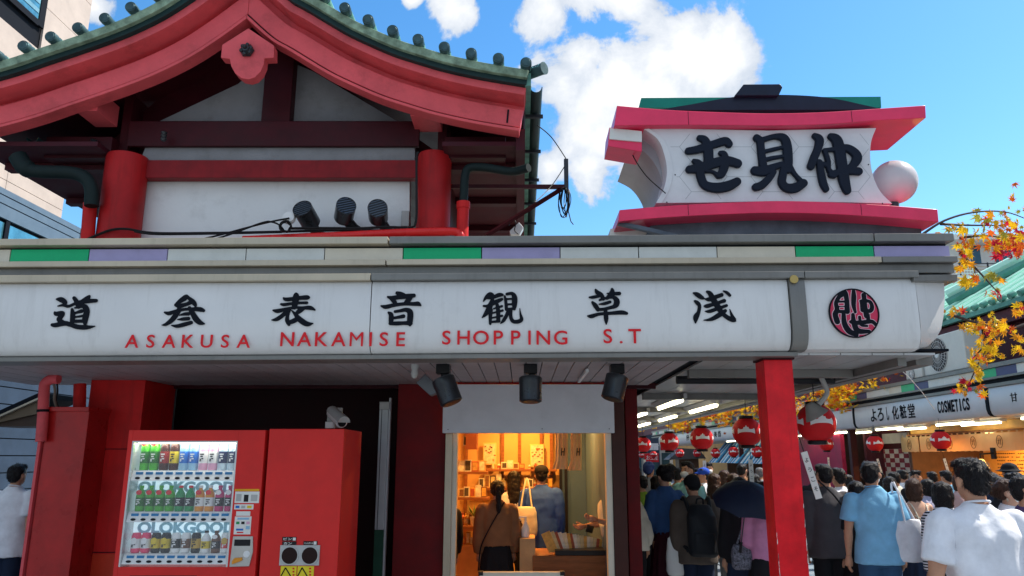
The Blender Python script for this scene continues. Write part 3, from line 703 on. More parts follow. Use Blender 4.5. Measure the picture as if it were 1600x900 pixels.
# ---------------- wall of spotlights above canopy
def wall_spot(px, py, dirv, label):
    c = P(px, py, 6.15); t = thing('wall_spotlight', label, 'spotlight', c + Vector((.12, .3, -.15)), 'black ribbed spotlights on the white panel')
    d = Vector(dirv).normalized(); q = d.to_track_quat('Z', 'Y').to_matrix().to_4x4(); mt = q
    mb = MB(); mb.lathe([(.075,-.21),(.086,-.20),(.086,0),(.081,0),(.081,-.013),(0,-.013)], c, mat=mt, n=32); mb.build('housing', DKMET, t, smooth=True, angle=30)
    u = q @ Vector((math.cos(.35), math.sin(.35), 0)); vv = q @ Vector((-math.sin(.35), math.cos(.35), 0))
    mb = MB()
    for k in range(-3, 4):
        o_ = k*.0225; hl = math.sqrt(max(.0001, .078**2-o_**2)); a = c+vv*o_-d*.002
        mb.hexa([a-u*hl-vv*.003, a+u*hl-vv*.003, a+u*hl+vv*.003, a-u*hl+vv*.003], [a-u*hl-vv*.003-d*.012, a+u*hl-vv*.003-d*.012, a+u*hl+vv*.003-d*.012, a-u*hl+vv*.003-d*.012])
    mb.build('louvre', M('louvre_blue_grey', (.10,.13,.17), .3, metal=.5), t)
    f = c + Vector((.10, .34, -.17)); mb = MB(); mb.tube([c-d*.2, (c-d*.2)*.5+f*.5+Vector((0,0,-.02)), f], [.05,.045,.05], 12); mb.lathe([(.06,0),(.06,.03),(0,.03)], f+Vector((0,.03,0)), mat=Matrix.Rotation(R(90),4,'X'), n=20)
    mb.build('bracket', BLK, t, smooth=True, angle=35)
wall_spot(472, 325, (-.15,-.90,.38), 'black ribbed wall spotlight nearest the coiled cable on the white panel')
wall_spot(541, 321, (.30,-.9,.22), 'middle black ribbed wall spotlight of three on the white panel')
wall_spot(590, 325, (.14,-.95,.10), 'right black ribbed wall spotlight next to the white junction cover')
o = MB().lathe([(.05,0),(.058,.02),(.05,.05),(0,.055)], P(453,343,6.20), mat=Matrix.Rotation(R(80),4,'X'), n=20).build('round_junction_box', WHTP, None, smooth=True); tag(o, 'small round white junction box beside the coiled black cable', 'junction box')
o = rbox(627, 329, 639, 353, 6.48, .05).build('junction_cover', GREYP, None, bev=.004); tag(o, 'small grey rectangular junction cover at the right end of the white panel', 'junction box')
def cab(name, pts, Y, r, label, n=6, mat=None, grp=None, cat_='cable'):
    Ys = Y if isinstance(Y, (list, tuple)) else [Y]*len(pts)
    q = cat([tuple(P(x, y, yy)) for (x, y), yy in zip(pts, Ys)], n)
    o = MB().tube(q, r, 6).build(name, mat or CABLE, None, smooth=True); tag(o, label, cat_, grp); return o
cab('cable', [(128,378),(150,368),(175,359),(200,358),(240,364),(330,364),(440,362),(520,360),(600,360),(640,356),(650,345),(651,300),(651,245),(655,238)], 6.20, .011, 'thick black cable running along the foot of the white panel and up its right edge')
cab('cable', [(210,362),(240,366),(300,366),(400,364),(440,363)], 6.13, .008, 'thin black cable lying just below the long one on the white panel')
cab('cable', [(300,377),(340,368),(400,352),(430,345),(452,341)], 6.13, .008, 'black cable rising diagonally to the round junction box, upper one')
cab('cable', [(325,377),(360,366),(410,348),(425,347),(437,352),(445,362)], 6.11, .008, 'black cable rising diagonally below its twin and ending in the coil')
cab('cable', [(455,357),(500,356.5),(560,357),(600,355),(637,356)], 6.13, .012, 'black conduit cable right of the coil under the three wall spotlights')
coil = []
for k in range(40):
    a = k*.8; coil.append((446+math.cos(a)*(8+2*math.sin(k*1.7)), 354+math.sin(a)*(8+2*math.cos(k*2.3))))
cab('cable_coil', coil, [6.05+.04*math.sin(k) for k in range(40)], .006, 'tangled coil of black cable on the white panel by the left spotlight', 4)
# ---------------- cable bracket to the right of the eave
br = thing('cable_bracket', 'maroon steel bracket arm with a short post and hanging cable coil against the sky', 'bracket', P(885,330,6.6))
mb = MB(); a, b = P(705,291,6.6), P(882,292,6.6); mb.box(a.x, b.x, 6.58, 6.62, b.z-.018, b.z+.018); mb.build('arm', REDD, br, bev=.002)
mb = MB(); mb.tube([P(760,368,6.6), P(878,295,6.6)], .022, 4, sq=1); mb.build('brace', REDD, br)
mb = MB(); a, b = P(885,294,6.6), P(887,249,6.6); mb.box(a.x-.02, a.x+.02, 6.58, 6.62, a.z-.03, b.z); mb.build('post', DKMET, br, bev=.002)
mb = MB()
for k in range(9):
    cx = 882+rnd.uniform(-3,4); 
    q = []
    L_ = rnd.uniform(30, 48); wv = rnd.uniform(3, 8)
    for j in range(13):
        t = j/12; a = 2*math.pi*t; q.append(tuple(P(cx+math.sin(a)*wv+rnd.uniform(-1,1), 293+(1-math.cos(a))/2*L_, 6.58+rnd.uniform(-.03,.03))))
    mb.tube(cat(q, 4), .004, 5)
mb.tube([P(888,330,6.6), P(892,346,6.6), P(896,351,6.6)], .005, 5)
mb.build('cable_bundle', CABLE, br, smooth=True)
cab('overhead_wire', [(840,196),(862,215),(885,249)], [6.0,6.3,6.6], .005, 'thin wire from the roof corner to the top of the maroon bracket post')
cab('overhead_wire', [(836,316),(862,290),(884,257)], [6.3,6.5,6.6], .004, 'thin wire slanting from the eave up to the bracket post')
wf = thing('white_floodlight', 'small white floodlight on the dark eave wall beside the bracket brace', 'floodlight', P(803,360,6.8))
mb = MB(); mb.prism([P(796,361,6.8),(P(811,347,6.8)),(P(818,355,6.8)),(P(812,366,6.8)),(P(798,367,6.8))], (0,.1,0)); mb.build('housing', WHTP, wf, bev=.006)
mb = MB(); mb.tube([Vector(v) for v in cat([tuple(P(x,y,6.78)) for x,y in ((795,352),(800,342),(806,348),(804,360),(810,366))], 5)], .005, 5); mb.build('lead', CABLE, wf)
# ================================================================ ROOFTOP NAKAMISE SIGN
rs = thing('rooftop_sign', 'hourglass shaped white rooftop sign with three bold navy kanji between red curved bars', 'sign', (1.9,6.2,3.1))
YS = 5.9
PINK = M('sign_pink_red', (.86,.045,.13), .35, var=.08, dirt=.15, coat=.2)
TILEW = M('sign_tile_white', (.70,.71,.73), .35, var=.06, dirt=.12)
# concave sided white face
lside = cat([(1013,200),(1037,218),(1048,245),(1051,270),(1046,295),(1034,317)], 5)
rside = cat([(1369,200),(1361,222),(1360,250),(1365,277),(1376,300),(1394,318)], 5)
top = [(1013,196),(1100,202),(1200,204),(1290,202),(1369,197)]
face = lside + [(1100,316.5),(1213,314),(1320,316)] + rside[::-1] + top[::-1][1:-1]
plate(face, YS, .34).build('sign_face', TILEW, rs)
# hexagon tile joints as raised ribs of paler grout
mb = MB()
def inside(x, y):
    l = [p for p in lside]; ix = min(l, key=lambda p: abs(p[1]-y))[0]; jx = min(rside, key=lambda p: abs(p[1]-y))[0]
    return ix+2 < x < jx-2 and 206 < y < 313
hx = 27.0
sy = hx*math.sqrt(3)
GR = []
for i in range(-1, 12):
    for j in range(-1, 5):
        cx = 1043 + i*hx*1.5*1.38; cy = 206 + j*sy + (sy/2 if i % 2 else 0)
        for k in range(3):
            a, b = math.pi*k/3, math.pi*(k+1)/3
            p = (cx+math.cos(a)*hx*1.38, cy+math.sin(a)*hx); q = (cx+math.cos(b)*hx*1.38, cy+math.sin(b)*hx); n = 8; run = []
            for t in range(n+1):
                x, y = lerp(p[0], q[0], t/n), lerp(p[1], q[1], t/n)
                if inside(x, y): run.append((x, y))
                elif len(run) > 1: GR.append(run); run = []
                else: run = []
            if len(run) > 1: GR.append(run)
for run in GR:
    a, b = P(*run[0], YS-.0008), P(*run[-1], YS-.0008); d = (b-a).normalized(); nrm = Vector((-d.z, 0, d.x))*.0022
    mb.add([a-nrm, b-nrm, b+nrm, a+nrm], [(0,1,2,3)])
mb.build('tile_joint', M('tile_grout', (.42,.44,.46), .7, var=.1), rs)
# curved side return on the left (thickness of the box) with an outer flange
mb = MB(); lo = cat([(1000,204),(1020,226),(1029,250),(1033,275),(1030,298),(1018,322)], 5)
vs = [P(x, y, YS-.01) for x, y in lside] ; vo = [P(x-9, y, YS+.0) for x, y in lside]; n = len(vs)
for i in range(n-1):
    mb.hexa([vs[i], vo[i], vo[i+1], vs[i+1]], [v+Vector((0,.36,0)) for v in (vs[i], vo[i], vo[i+1], vs[i+1])])
mb.build('side_frame', TILEW, rs)
mb = MB(); qi = cat([(1008,214),(1027,232),(1036,255),(1039,282),(1036,320)], 5); qo = cat([(985,226),(1010,240),(1028,265),(1035,292),(1034,320)], 5)
n = len(qi)
for i in range(n-1):
    mb.hexa([P(*qi[i], 6.1), P(*qo[i], 6.1), P(*qo[i+1], 6.1), P(*qi[i+1], 6.1)], [P(*qi[i], 6.1)+Vector((0,.9,0)), P(*qo[i], 6.1)+Vector((0,.9,0)), P(*qo[i+1], 6.1)+Vector((0,.9,0)), P(*qi[i+1], 6.1)+Vector((0,.9,0))])
mb.build('rear_side_panel', M('sign_side_grey', (.42,.43,.46), .5, var=.1), rs)
# top bar: slightly sagging, ends turned up, with red underside
def bar(name, topc, botc, y0, y1, mat, bev=.004):
    tq = cat(topc, 6); bq = cat(botc, 6); n = len(tq); mb = MB(); vs = []
    for i in range(n):
        a, b = P(*tq[i], y0), P(*bq[i], y0); vs += [a, b, b+Vector((0,y1-y0,0)), a+Vector((0,y1-y0,0))]
    fs = [(0,3,2,1), (4*n-4, 4*n-3, 4*n-2, 4*n-1)]
    for i in range(n-1):
        o = 4*i; fs += [(o,o+1,o+5,o+4),(o+1,o+2,o+6,o+5),(o+2,o+3,o+7,o+6),(o+3,o,o+4,o+7)]
    mb.add(vs, fs); return mb.build(name, mat, rs, smooth=True, bev=bev, angle=30)
bar('top_bar', [(964,165),(1050,172),(1150,176),(1210,177),(1290,175),(1380,169),(1446,164.5)], [(960,196),(1050,195),(1150,195.5),(1210,196),(1290,194),(1370,188),(1447,184)], 5.82, 6.5, PINK)
bar('bottom_bar', [(968,328),(1050,321),(1150,316),(1213,314),(1290,315.5),(1390,321),(1465,327)], [(966,346),(1050,339),(1150,334),(1213,332.5),(1290,334),(1390,340),(1467,347)], 5.80, 6.4, PINK)
bar('bar_end_block', [(952,199),(985,202),(1003,204)], [(950,228),(985,234),(1003,237)], 5.90, 6.2, PINK)
bar('bar_end_panel', [(953,200),(985,203),(1003,205)], [(952,217),(985,220),(1003,221.5)], 5.885, 5.9, OFFW, .001)
mb = MB(); mb.prism([P(1002,153,6.5), P(1376,151,6.5), P(1377,168,6.5), P(998,168,6.5)], (0,.05,0)); mb.build('green_back_board', M('green_board', (.01,.26,.19), .45, var=.12), rs)
arch = cat([(1025,172),(1080,163),(1150,151),(1215,148),(1290,152),(1350,164),(1380,171)], 5)
plate(arch, 6.0, .45).build('black_arch', M('dark_blue_black', (.012,.02,.04), .35, var=.2), rs, smooth=False)
plate([(1148,149),(1162,131.5),(1219,131),(1223,136),(1217,149)], 5.95, .4).build('ridge_cap', M('dark_blue_black', None), rs, bev=.006)
for xs_, ya_, yb_, yy_ in ((1075,173.5,194.5,5.818),(1330,173,190.5,5.818),(1075,319.5,336,5.798),(1345,319,336,5.798)):
    a_ = P(xs_, ya_, yy_); b2_ = P(xs_, yb_, yy_); MB().box(a_.x-.0015, a_.x+.0015, yy_, yy_+.004, b2_.z, a_.z).build('panel_seam', INK, rs)
# tray below
bar('under_tray', [(1020,345),(1100,337),(1213,334),(1330,337),(1440,350)], [(1010,366),(1100,368),(1213,369),(1330,369),(1440,366)], 6.0, 6.6, M('tray_grey', (.10,.12,.15), .4, metal=.3, var=.3))
bar('under_tray_rim', [(966,346),(1000,352),(1060,366)], [(966,350),(1000,358),(1050,370)], 5.85, 5.9, M('tray_grey', None), .001)
bar('base_plate', [(954,357),(1000,359),(1040,362)], [(952,370),(1000,371),(1040,371)], 6.1, 6.5, OFFW, .002)
BK = {'yo': ((1060,200), [[(255,130,65),(320,160,95),(350,280,115),(345,400,110)],[(115,285,78),(240,262,90),(420,205,90),(555,168,95),(598,200,88)],[(115,500,85),(250,480,110),(420,425,110),(560,400,110),(685,430,100)],[(175,402,50),(235,450,100),(245,580,100),(290,680,100),(420,712,112),(560,690,112),(665,640,92)],[(490,308,50),(535,330,80),(535,440,100),(495,540,95),(465,565,80)],[(450,575,60),(390,530,35),(310,520,40)]]),
 'mi': ((1160,200), [[(180,130,85),(215,170,90),(220,300,90),(228,440,95)],[(250,150,60),(400,112,62),(500,135,100),(528,230,110),(525,400,110),(515,500,90)],[(240,295,42),(350,268,42),(480,238,38)],[(240,392,44),(350,365,44),(480,345,38)],[(130,515,100),(230,520,110),(330,480,80),(450,440,65)],[(350,530,60),(290,600,80),(200,680,88),(125,705,85)],[(470,470,70),(452,560,90),(435,650,95),(485,712,100),(585,712,108),(685,658,92)],[(545,480,70),(595,560,50),(660,640,60)]]),
 'naka': ((1250,200), [[(190,105,65),(240,150,100),(215,250,90),(155,370,90),(112,462,88)],[(215,420,75),(225,560,88),(238,660,90),(262,725,75)],[(290,280,55),(318,400,60),(318,500,55),(370,565,75)],[(225,430,50),(300,450,60)],[(380,112,75),(445,160,125),(465,300,130),(475,480,130),(485,640,125),(505,740,95)],[(290,275,40),(400,265,55),(540,248,85),(625,290,100),(662,360,112),(615,440,90),(550,480,60)],[(340,560,75),(430,535,80),(540,515,90),(665,522,88)]])}
for nm, (org, st) in BK.items():
    s = [[(org[0]+x/7.5, org[1]+y/7.5, ww/7.5) for x, y, ww in q] for q in st]
    cx_, cy_ = org[0]+60, org[1]+60; c = P(cx_, cy_, YS); m = (P(cx_+10, cy_, YS)-P(cx_-10, cy_, YS)).x/20; mz = (P(cx_, cy_-10, YS)-P(cx_, cy_+10, YS)).z/20
    mb = glyph([[(x-cx_, y-cy_, ww) for x, y, ww in q] for q in s], 1.0, Matrix.Translation(c-Vector((0,.012,0))) @ Matrix.Diagonal((1,1,mz/m,1)), .022, m)
    mb.build('kanji_character', M('navy_relief', (.004,.009,.022), .6, var=.2, bump=.1), rs, bev=0, recalc=True)
    mb = glyph([[(x-cx_, y-cy_, ww) for x, y, ww in q] for q in s], 1.0, Matrix.Translation(c-Vector((0,.034,0))) @ Matrix.Diagonal((1,1,mz/m,1)), .006, m, -.9)
    mb.build('kanji_face', M('navy_relief', None), rs)
for x, y in ((1055,273),(1357,257),(1379,318),(1042,316)):
    MB().ell(P(x, y, YS-.003), (.006,.004,.006), 8, 6).build('rivet', DKMET, rs)
cab('hanging_wire', [(990,207),(985,225),(990,245),(1010,275),(1040,302)], [6.0,6.0,6.0,5.95,5.85], .005, 'thin black wire hanging across the left side of the rooftop sign')
o = MB().ell((0,0,0), (.19,.19,.19), 48, 32).build('globe_lamp', M('milky_globe', (.60,.58,.60), .25, var=.05, coat=.3), None, smooth=True, angle=80); o.location = P(1397,285,6.15); tag(o, 'round milky white globe lamp behind the right end of the rooftop sign', 'lamp')
for x, y in ():
    pass
mb = MB(); mb.tube([P(1397,318,6.15), P(1397,370,6.15)], .04, 12); o = mb.build('lamp_stem', DKMET, None); o.parent = bpy.data.objects['globe_lamp']; o.data.transform(Matrix.Translation(-bpy.data.objects['globe_lamp'].location))
# ================================================================ GROUND FLOOR OF THE CORNER SHOP
sb = thing('corner_shop', 'red fronted corner shop under the canopy with an open warm lit doorway', 'building', (-1.5,7,0))
def wallpx(name, x0, x1, y0, Y, d, mat, par=None, zt=None, bev=.003):
    mb = MB(); a = P(x0, 735, Y).x; b = P(x1, 735, Y).x; mb.box(a, b, Y, Y+d, 0, zt or P(x0, y0, Y).z); return mb.build(name, mat, par or sb, bev=bev)
# photo columns are given at eye level (y=735)
SZt = SZ+.006
wallpx('pier', 125, 212, 590, 6.72, .6, RED, zt=SZt)
wallpx('pier_lower_panel', 124.2, 212.8, 590, 6.716, .003, M('orange_red_panel', (.62,.05,.02), .4, var=.15, dirt=.2), zt=.85)
for z in (1.72, .86):
    mb = MB(); mb.box(P(124,735,6.7).x, P(212,735,6.7).x, 6.712, 6.718, z, z+.006); mb.build('panel_joint', INK, sb)

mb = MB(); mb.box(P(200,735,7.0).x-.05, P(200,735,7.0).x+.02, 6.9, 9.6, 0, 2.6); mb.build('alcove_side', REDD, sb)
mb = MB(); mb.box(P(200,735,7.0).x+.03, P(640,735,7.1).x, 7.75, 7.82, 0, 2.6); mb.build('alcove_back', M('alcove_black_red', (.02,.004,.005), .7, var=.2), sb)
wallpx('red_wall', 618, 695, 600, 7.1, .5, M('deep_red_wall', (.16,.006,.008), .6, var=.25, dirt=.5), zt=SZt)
mb = MB(); mb.box(P(143,735,7.1).x, 1.3, 7.28, 7.34, SZ-.02, 2.9); mb.build('wall_head', REDD, sb)
wallpx('door_jamb', 695, 706, 678, 7.02, .12, ALU, zt=1.92); wallpx('door_jamb', 706.5, 714, 678, 7.06, .1, CREAM, zt=1.92)
wallpx('door_jamb', 947, 956.5, 678, 7.02, .12, CREAM, zt=1.92)
wallpx('corner_post', 957.5, 978, 600, 7.0, .3, M('dark_brown_post', (.06,.02,.015), .5, var=.2), zt=SZt)
mb = MB(); a = P(980,735,7.3).x; mb.box(a, a+.12, 7.32, 7.5, 0, SZt); mb.build('corner_post', M('deep_red_wall', None), sb, bev=.004)
mb = MB(); mb.box(P(960,735,7.3).x+.02, P(985,735,7.6).x, 7.5, 46, 0, 2.9); mb.build('side_wall', REDD, sb)
# white shutter box board over the door
wb = rbox(692, 600.5, 959.5, 676.5, 6.86, .12).build('header_board', M('white_board', (.62,.63,.66), .5, var=.05, dirt=.15), sb, bev=.004)
for x, y in ((700,671),(847,670),(952,670)): MB().ell(P(x,y,6.858), (.005,.003,.005), 8, 4).build('screw', DKMET, sb)
rbox(715, 586, 945, 600, 6.95, .2).build('red_beam', REDP, sb, bev=.003)
# ---------------- small red equipment box left of the pier, with pipes
eb = thing('utility_box', 'tall scuffed red metal utility cabinet at the left end of the shop', 'cabinet', (-4,6.4,0))
a, b = P(62,735,6.4).x, P(128,735,6.4).x
mb = MB(); mb.box(a, b, 6.4, 6.9, 0, P(100,640,6.4).z); mb.build('casing', M('scuffed_red_metal', (.46,.018,.018), .3, var=.18, scale=6, dirt=.4, coat=.2), eb, bev=.006)
mb = MB(); mb.box(a-.035, a-.012, 6.38, 6.46, 0, P(100,650,6.4).z); mb.build('edge_trim', ROOFRED, eb)
mb = MB(); mb.box(a-.02, b+.01, 6.37, 6.9, P(100,643,6.4).z, P(100,636,6.4).z); mb.build('lid', M('scuffed_red_metal', None), eb, bev=.004)
def pipe(name, pts, Y, r, mat, label):
    q = cat([tuple(P(x, y, Y)) for x, y in pts], 5); o = MB().tube(q, r, 14).build(name, mat, None, smooth=True, angle=50); tag(o, label, 'pipe'); return o
pipe('drain_pipe', [(92,592),(80,593),(71,599),(69,612),(67,650),(64,690)], 6.35, .042, ROOFRED, 'thick coral red drain pipe bending down from the soffit at far left')
o = MB().tube([P(67.2,640,6.35), P(66.9,644,6.35)], .047, 14).build('pipe_collar', INK, None); o.parent = bpy.data.objects['drain_pipe']
pipe('vertical_pipe', [(125,600),(124,645)], 6.6, .05, RED, 'stubby red pipe between the cables and the red pier')
cab('cable', [(83,596),(86,610),(85,625),(90,640)], 6.5, .012, 'twisted pale cable hanging behind the coral drain pipe', mat=M('grey_tan_cable', (.25,.2,.16), .6))
cab('cable', [(89,596),(90,612),(88,627),(93,641)], 6.52, .008, 'black cable hanging next to the twisted pale cable', mat=CABLE)
# ---------------- aluminium post with dark cover
ap = thing('aluminium_post', 'grey aluminium shutter post standing in the dark alcove, dark green at its foot', 'post', (-1.2,6.9,0))
a, b = P(589,735,6.9).x, P(603,735,6.9).x; zt = P(600,630,6.9).z; zc = P(600,828,6.9).z
mb = MB(); mb.box(a, b, 6.9, 6.97, zc, zt); mb.build('post', M('brushed_grey', (.36,.37,.39), .4, metal=.5, var=.1), ap, bev=.003)
mb = MB(); mb.box(b+.001, b+.018, 6.92, 6.97, 0, zt+.05); mb.build('side_rail', M('brushed_grey', None), ap)
mb = MB(); mb.box(a+.02, a+.026, 6.896, 6.9, zc, zt); mb.build('groove', DKMET, ap)
mb = MB(); mb.box(a, b, 6.9, 6.97, 0, zc-.002); mb.build('foot_cover', M('dark_green_cover', (.01,.05,.03), .5, var=.2), ap)
mb = MB(); mb.box(a, b+.02, 6.88, 6.97, zt+.004, P(600,628,6.9).z+.0); mb.box(a+.005, b+.01, 6.87, 6.88, P(600,640,6.9).z, P(600,629,6.9).z); mb.build('head_bracket', GREYP, ap, bev=.002)
# ---------------- security camera
sc1 = thing('security_camera', 'white bullet security camera on top of the red cabinet next to the vending machine', 'camera', P(518,668,6.3))
rbox(511, 637, 533, 668, 6.32, .05).build('back_plate', GREYP, sc1, bev=.003)
rbox(508, 659, 521, 669, 6.24, .06).build('base', WHTP, sc1, bev=.003)
c0, c1 = P(518,645,6.25), P(534,660,6.0); mb = MB(); d = (c1-c0).normalized(); mb.tube([c0, c1, c1+d*.005], [.040,.045,.04], 18); mb.build('housing', WHTP, sc1, smooth=True, angle=30)
mb = MB(); mb.tube([c1+d*.004, c1+d*.012], [.033,.033], 18); mb.build('lens', BLK, sc1, smooth=True, angle=30)
mb = MB(); mb.tube([c0+Vector((.004,0,.012)), c1+d*.05+Vector((.004,0,.012))], [.046,.048], 18); o = mb.build('sunshade', GREYP, sc1, smooth=True, angle=30)
# keep only the upper half of the shade
bm = bmesh.new(); bm.from_mesh(o.data); bmesh.ops.delete(bm, geom=[v for v in bm.verts if False], context='VERTS')
cc = (c0+c1)/2 - wloc(sc1); nrm = Vector((0,0,1)); nrm = (nrm - d*nrm.dot(d)).normalized()
bmesh.ops.bisect_plane(bm, geom=bm.verts[:]+bm.edges[:]+bm.faces[:], plane_co=cc+nrm*.012, plane_no=nrm, clear_inner=True); bm.to_mesh(o.data); bm.free()
# ---------------- vending machine
YV = 5.62
vm = thing('vending_machine', 'red drinks vending machine with three lit shelves of bottles and cans', 'vending machine', (-2.4,YV,0))
VR = M('vending_red', (.72,.028,.024), .45, var=.08, dirt=.12)
def VX(x): return P(x, 780, YV).x
def vx(x, y): return P(x, y, YV).x
xl, xr_ = VX(189.5), VX(407); zt = P(300,672,YV).z
wl, wr = VX(196.5), VX(364); wt, wbm = P(290,689,YV).z, P(290,886,YV).z
mb = MB()
mb.box(xl, wl, YV, YV+.14, .12, zt); mb.box(wr, xr_, YV, YV+.14, .12, zt); mb.box(wl, wr, YV, YV+.14, wt, zt); mb.box(wl, wr, YV, YV+.14, .12, wbm)
mb.build('door_frame', VR, vm, bev=.002)
mb = MB(); mb.box(xl, xr_, YV+.142, YV+.72, .08, zt); mb.build('body', VR, vm, bev=.004)
mb = MB(); mb.box(xl+.02, xr_-.02, YV+.02, YV+.7, 0, .078); mb.build('plinth', BLK, vm)
mb = MB(); mb.box(wl, wr, YV+.135, YV+.141, wbm, wt); mb.build('display_back', M('display_light_blue', (.60,.78,.86), .4, var=.05, emit=.30), vm)
mb = MB(); mb.box(wl, wl+.012, YV+.002, YV+.134, wbm, wt); mb.box(wr-.012, wr, YV+.002, YV+.134, wbm, wt); mb.box(wl+.012, wr-.012, YV+.002, YV+.134, wt-.012, wt); mb.build('display_surround', M('silver_plastic', (.6,.62,.62), .3, metal=.4, var=.05), vm)
mb = MB(); mb.box(xl+.12, xl+.6, YV-.004, YV+.02, .30, P(290,899,YV).z); mb.build('pickup_flap', BLK, vm, bev=.006)
mb = MB(); mb.box(wl+.012, wr-.012, YV+.028, YV+.031, wbm+.002, wt-.014)
gm = bpy.data.materials.new('display_glass'); gm.use_nodes = True; gb = gm.node_tree.nodes['Principled BSDF']; gb.inputs['Base Color'].default_value = (1,1,1,1); gb.inputs['Roughness'].default_value = .03; gb.inputs['Alpha'].default_value = .06
mb.build('display_glass', gm, vm)
# lettering behind the shelves
for yc_, in ((762,), (827,)):
    c = P(279, yc_, YV); letters('OLOKGOOD', 'backdrop_lettering', M('ice_blue_letter', (.36,.66,.80), .5, var=0), vm, Matrix.Translation(Vector((c.x, YV+.132, c.z))), (wr-wl)*.93, .082, .004, .05)
BOT = [(0,0),(.030,0),(.033,.006),(.033,.05),(.031,.055),(.033,.06),(.033,.135),(.030,.155),(.016,.185),(.013,.19),(.013,.205)]
CAN = [(0,0),(.026,0),(.0325,.008),(.0325,.108),(.027,.12),(.027,.124),(0,.122)]
def vmesh(prof, n=16):
    mb = MB(); mb.lathe(prof, (0,0,0), 'z', n); me = mb.mesh('drink', True); me.set_sharp_from_angle(angle=R(35)); me.materials.append(None); return me
me_b, me_c = vmesh(BOT), vmesh(CAN)
me_cap = vmesh([(.0155,.203),(.0155,.222),(.014,.224),(0,.224)], 12)
me_lab = vmesh([(.0336,.045),(.0336,.12)], 16); me_labc = vmesh([(.0330,.03),(.0330,.088)], 16)
def disc_me():
    mb = MB(); mb.lathe([(0,-.003),(.021,-.003),(.021,0),(0,0)], (0,0,0), 'y', 16); me = mb.mesh('disc'); me.materials.append(None); return me
me_disc = disc_me()
def mark_me():
    mb = MB()
    for k, (a, b, c, d) in enumerate(((-.016,.014,.098,.106),(-.012,.006,.084,.092),(-.003,.012,.070,.078),(-.015,-.005,.056,.074))): mb.box(a, b, -.0352, -.0335, c, d)
    me = mb.mesh('mark'); me.materials.append(None); return me
me_mark = mark_me()
def prt(name, me, mat, par, loc=(0,0,0), scl=None):
    o = bpy.data.objects.new(name, me); COL.objects.link(o); o.parent = par; o.location = loc
    o.material_slots[0].link = 'OBJECT'; o.material_slots[0].material = mat
    if scl: o.scale = scl
    return o
def cm(n, c, **k): return M('drink_'+n, c, .3, var=.05, **k)
TEA, TEAD = cm('tea', (.07,.42,.03)), cm('tea_dark', (.02,.16,.02)); COLA = cm('cola', (.05,.015,.01)); YL = cm('yellow', (.75,.55,.03)); DR = cm('darkred', (.30,.02,.02))
BL, WB = cm('blue', (.02,.16,.55)), cm('waterblue', (.28,.50,.68)); PK = cm('pinkpale', (.72,.38,.52)); WHI = cm('white', (.8,.8,.78)); NV = cm('navy', (.01,.02,.08)); CLR = cm('clear', (.50,.62,.70))
RD = cm('red', (.70,.02,.03)); BK_ = cm('black', (.015,.015,.015)); ORG = cm('orange', (.75,.30,.03)); MAG = cm('magenta', (.55,.03,.16)); HP = cm('hotpink', (.85,.06,.16)); GRN = cm('green', (.02,.30,.09)); BRN = cm('brown', (.14,.06,.03)); GLD = cm('gold', (.6,.38,.06))
rows = [
 (1.0, 735, [('b',TEA,TEAD,TEA,RD)]*2+[('b',COLA,DR,DR,None),('b',COLA,YL,DR,None)]+[('b',WB,BL,WB,None)]*2+[('b',PK,WHI,WHI,None)]*2+[('b',CLR,NV,CLR,None)]*2),
 (.72, 800, [('b',TEA,TEAD,TEA,RD)]*4+[('b',GRN,BK_,RD,None)]*2+[('b',ORG,WHI,WHI,RD)]*2+[('b',MAG,BK_,MAG,WHI)]*2),
 (.92, 866, [('c',HP,WHI,None,WHI)]*2+[('c',BK_,YL,None,YL)]*2+[('c',WHI,BK_,None,None),('c',WHI,BRN,None,None),('c',BK_,GLD,None,None),('b',WHI,YL,BK_,None),('b',BRN,BK_,BRN,WHI),('c',WHI,RD,None,GLD)]),
]
dx = (wr-wl-.05)/10
for hs, yb, items in rows:
    zb = P(290, yb, YV).z
    mb = MB(); mb.box(wl+.013, wr-.013, YV+.035, YV+.13, zb-.004, zb-.0005); mb.build('display_shelf', WHTP, vm)
    mb = MB(); z2 = P(290, yb+16, YV).z; mb.hexa([(wl+.013, YV+.034, zb-.005),(wr-.013, YV+.034, zb-.005),(wr-.013, YV+.045, zb-.005),(wl+.013, YV+.045, zb-.005)], [(wl+.013, YV+.008, z2),(wr-.013, YV+.008, z2),(wr-.013, YV+.045, z2),(wl+.013, YV+.045, z2)]); mb.build('button_rail', WHTP, vm, bev=.002)
    for k, (ty, body, lab, capm, dsc) in enumerate(items):
        X = wl+.03+dx*(k+.5)
        if ty == 'b':
            o = prt('bottle', me_b, body, vm, Vector((X, YV+.085, zb))-vm.location, (1.0,1.0,1.13*hs*(1 if yb != 866 else .66))); prt('cap', me_cap, capm, o); prt('bottle_label', me_lab, lab, o)
        else:
            o = prt('can', me_c, body, vm, Vector((X, YV+.085, zb))-vm.location, (1.02,1.0,1.12)); prt('can_label', me_labc, lab, o)
        prt('printed_mark', me_mark, BK_ if lab in (WHI, YL, GLD) else WHI, o, (0, 0, 0 if ty == 'b' else -.02))
        if dsc: prt('round_label', me_disc, dsc, o, (0, -.0345, .175 if ty == 'b' and hs == 1.0 else (.165 if ty == 'b' else .075)))
        # price tag and button
        mb = MB(); zt_ = zb-.008; f = lambda z: YV+.034-(zb-.005-z)/(zb-.005-z2)*.026-.002
        mb.box(X-.026, X+.026, f(zt_-.015)-.002, f(zt_-.015)+.004, zt_-.022, zt_-.004); mb.build('price_tag', M('price_tag_blue', (.05,.22,.45), .4), vm)
        mb = MB(); mb.ell((X-.004, f(z2+.018)-.002, z2+.018), (.019,.006,.009), 12, 8); mb.build('button', BLK, vm, smooth=True)
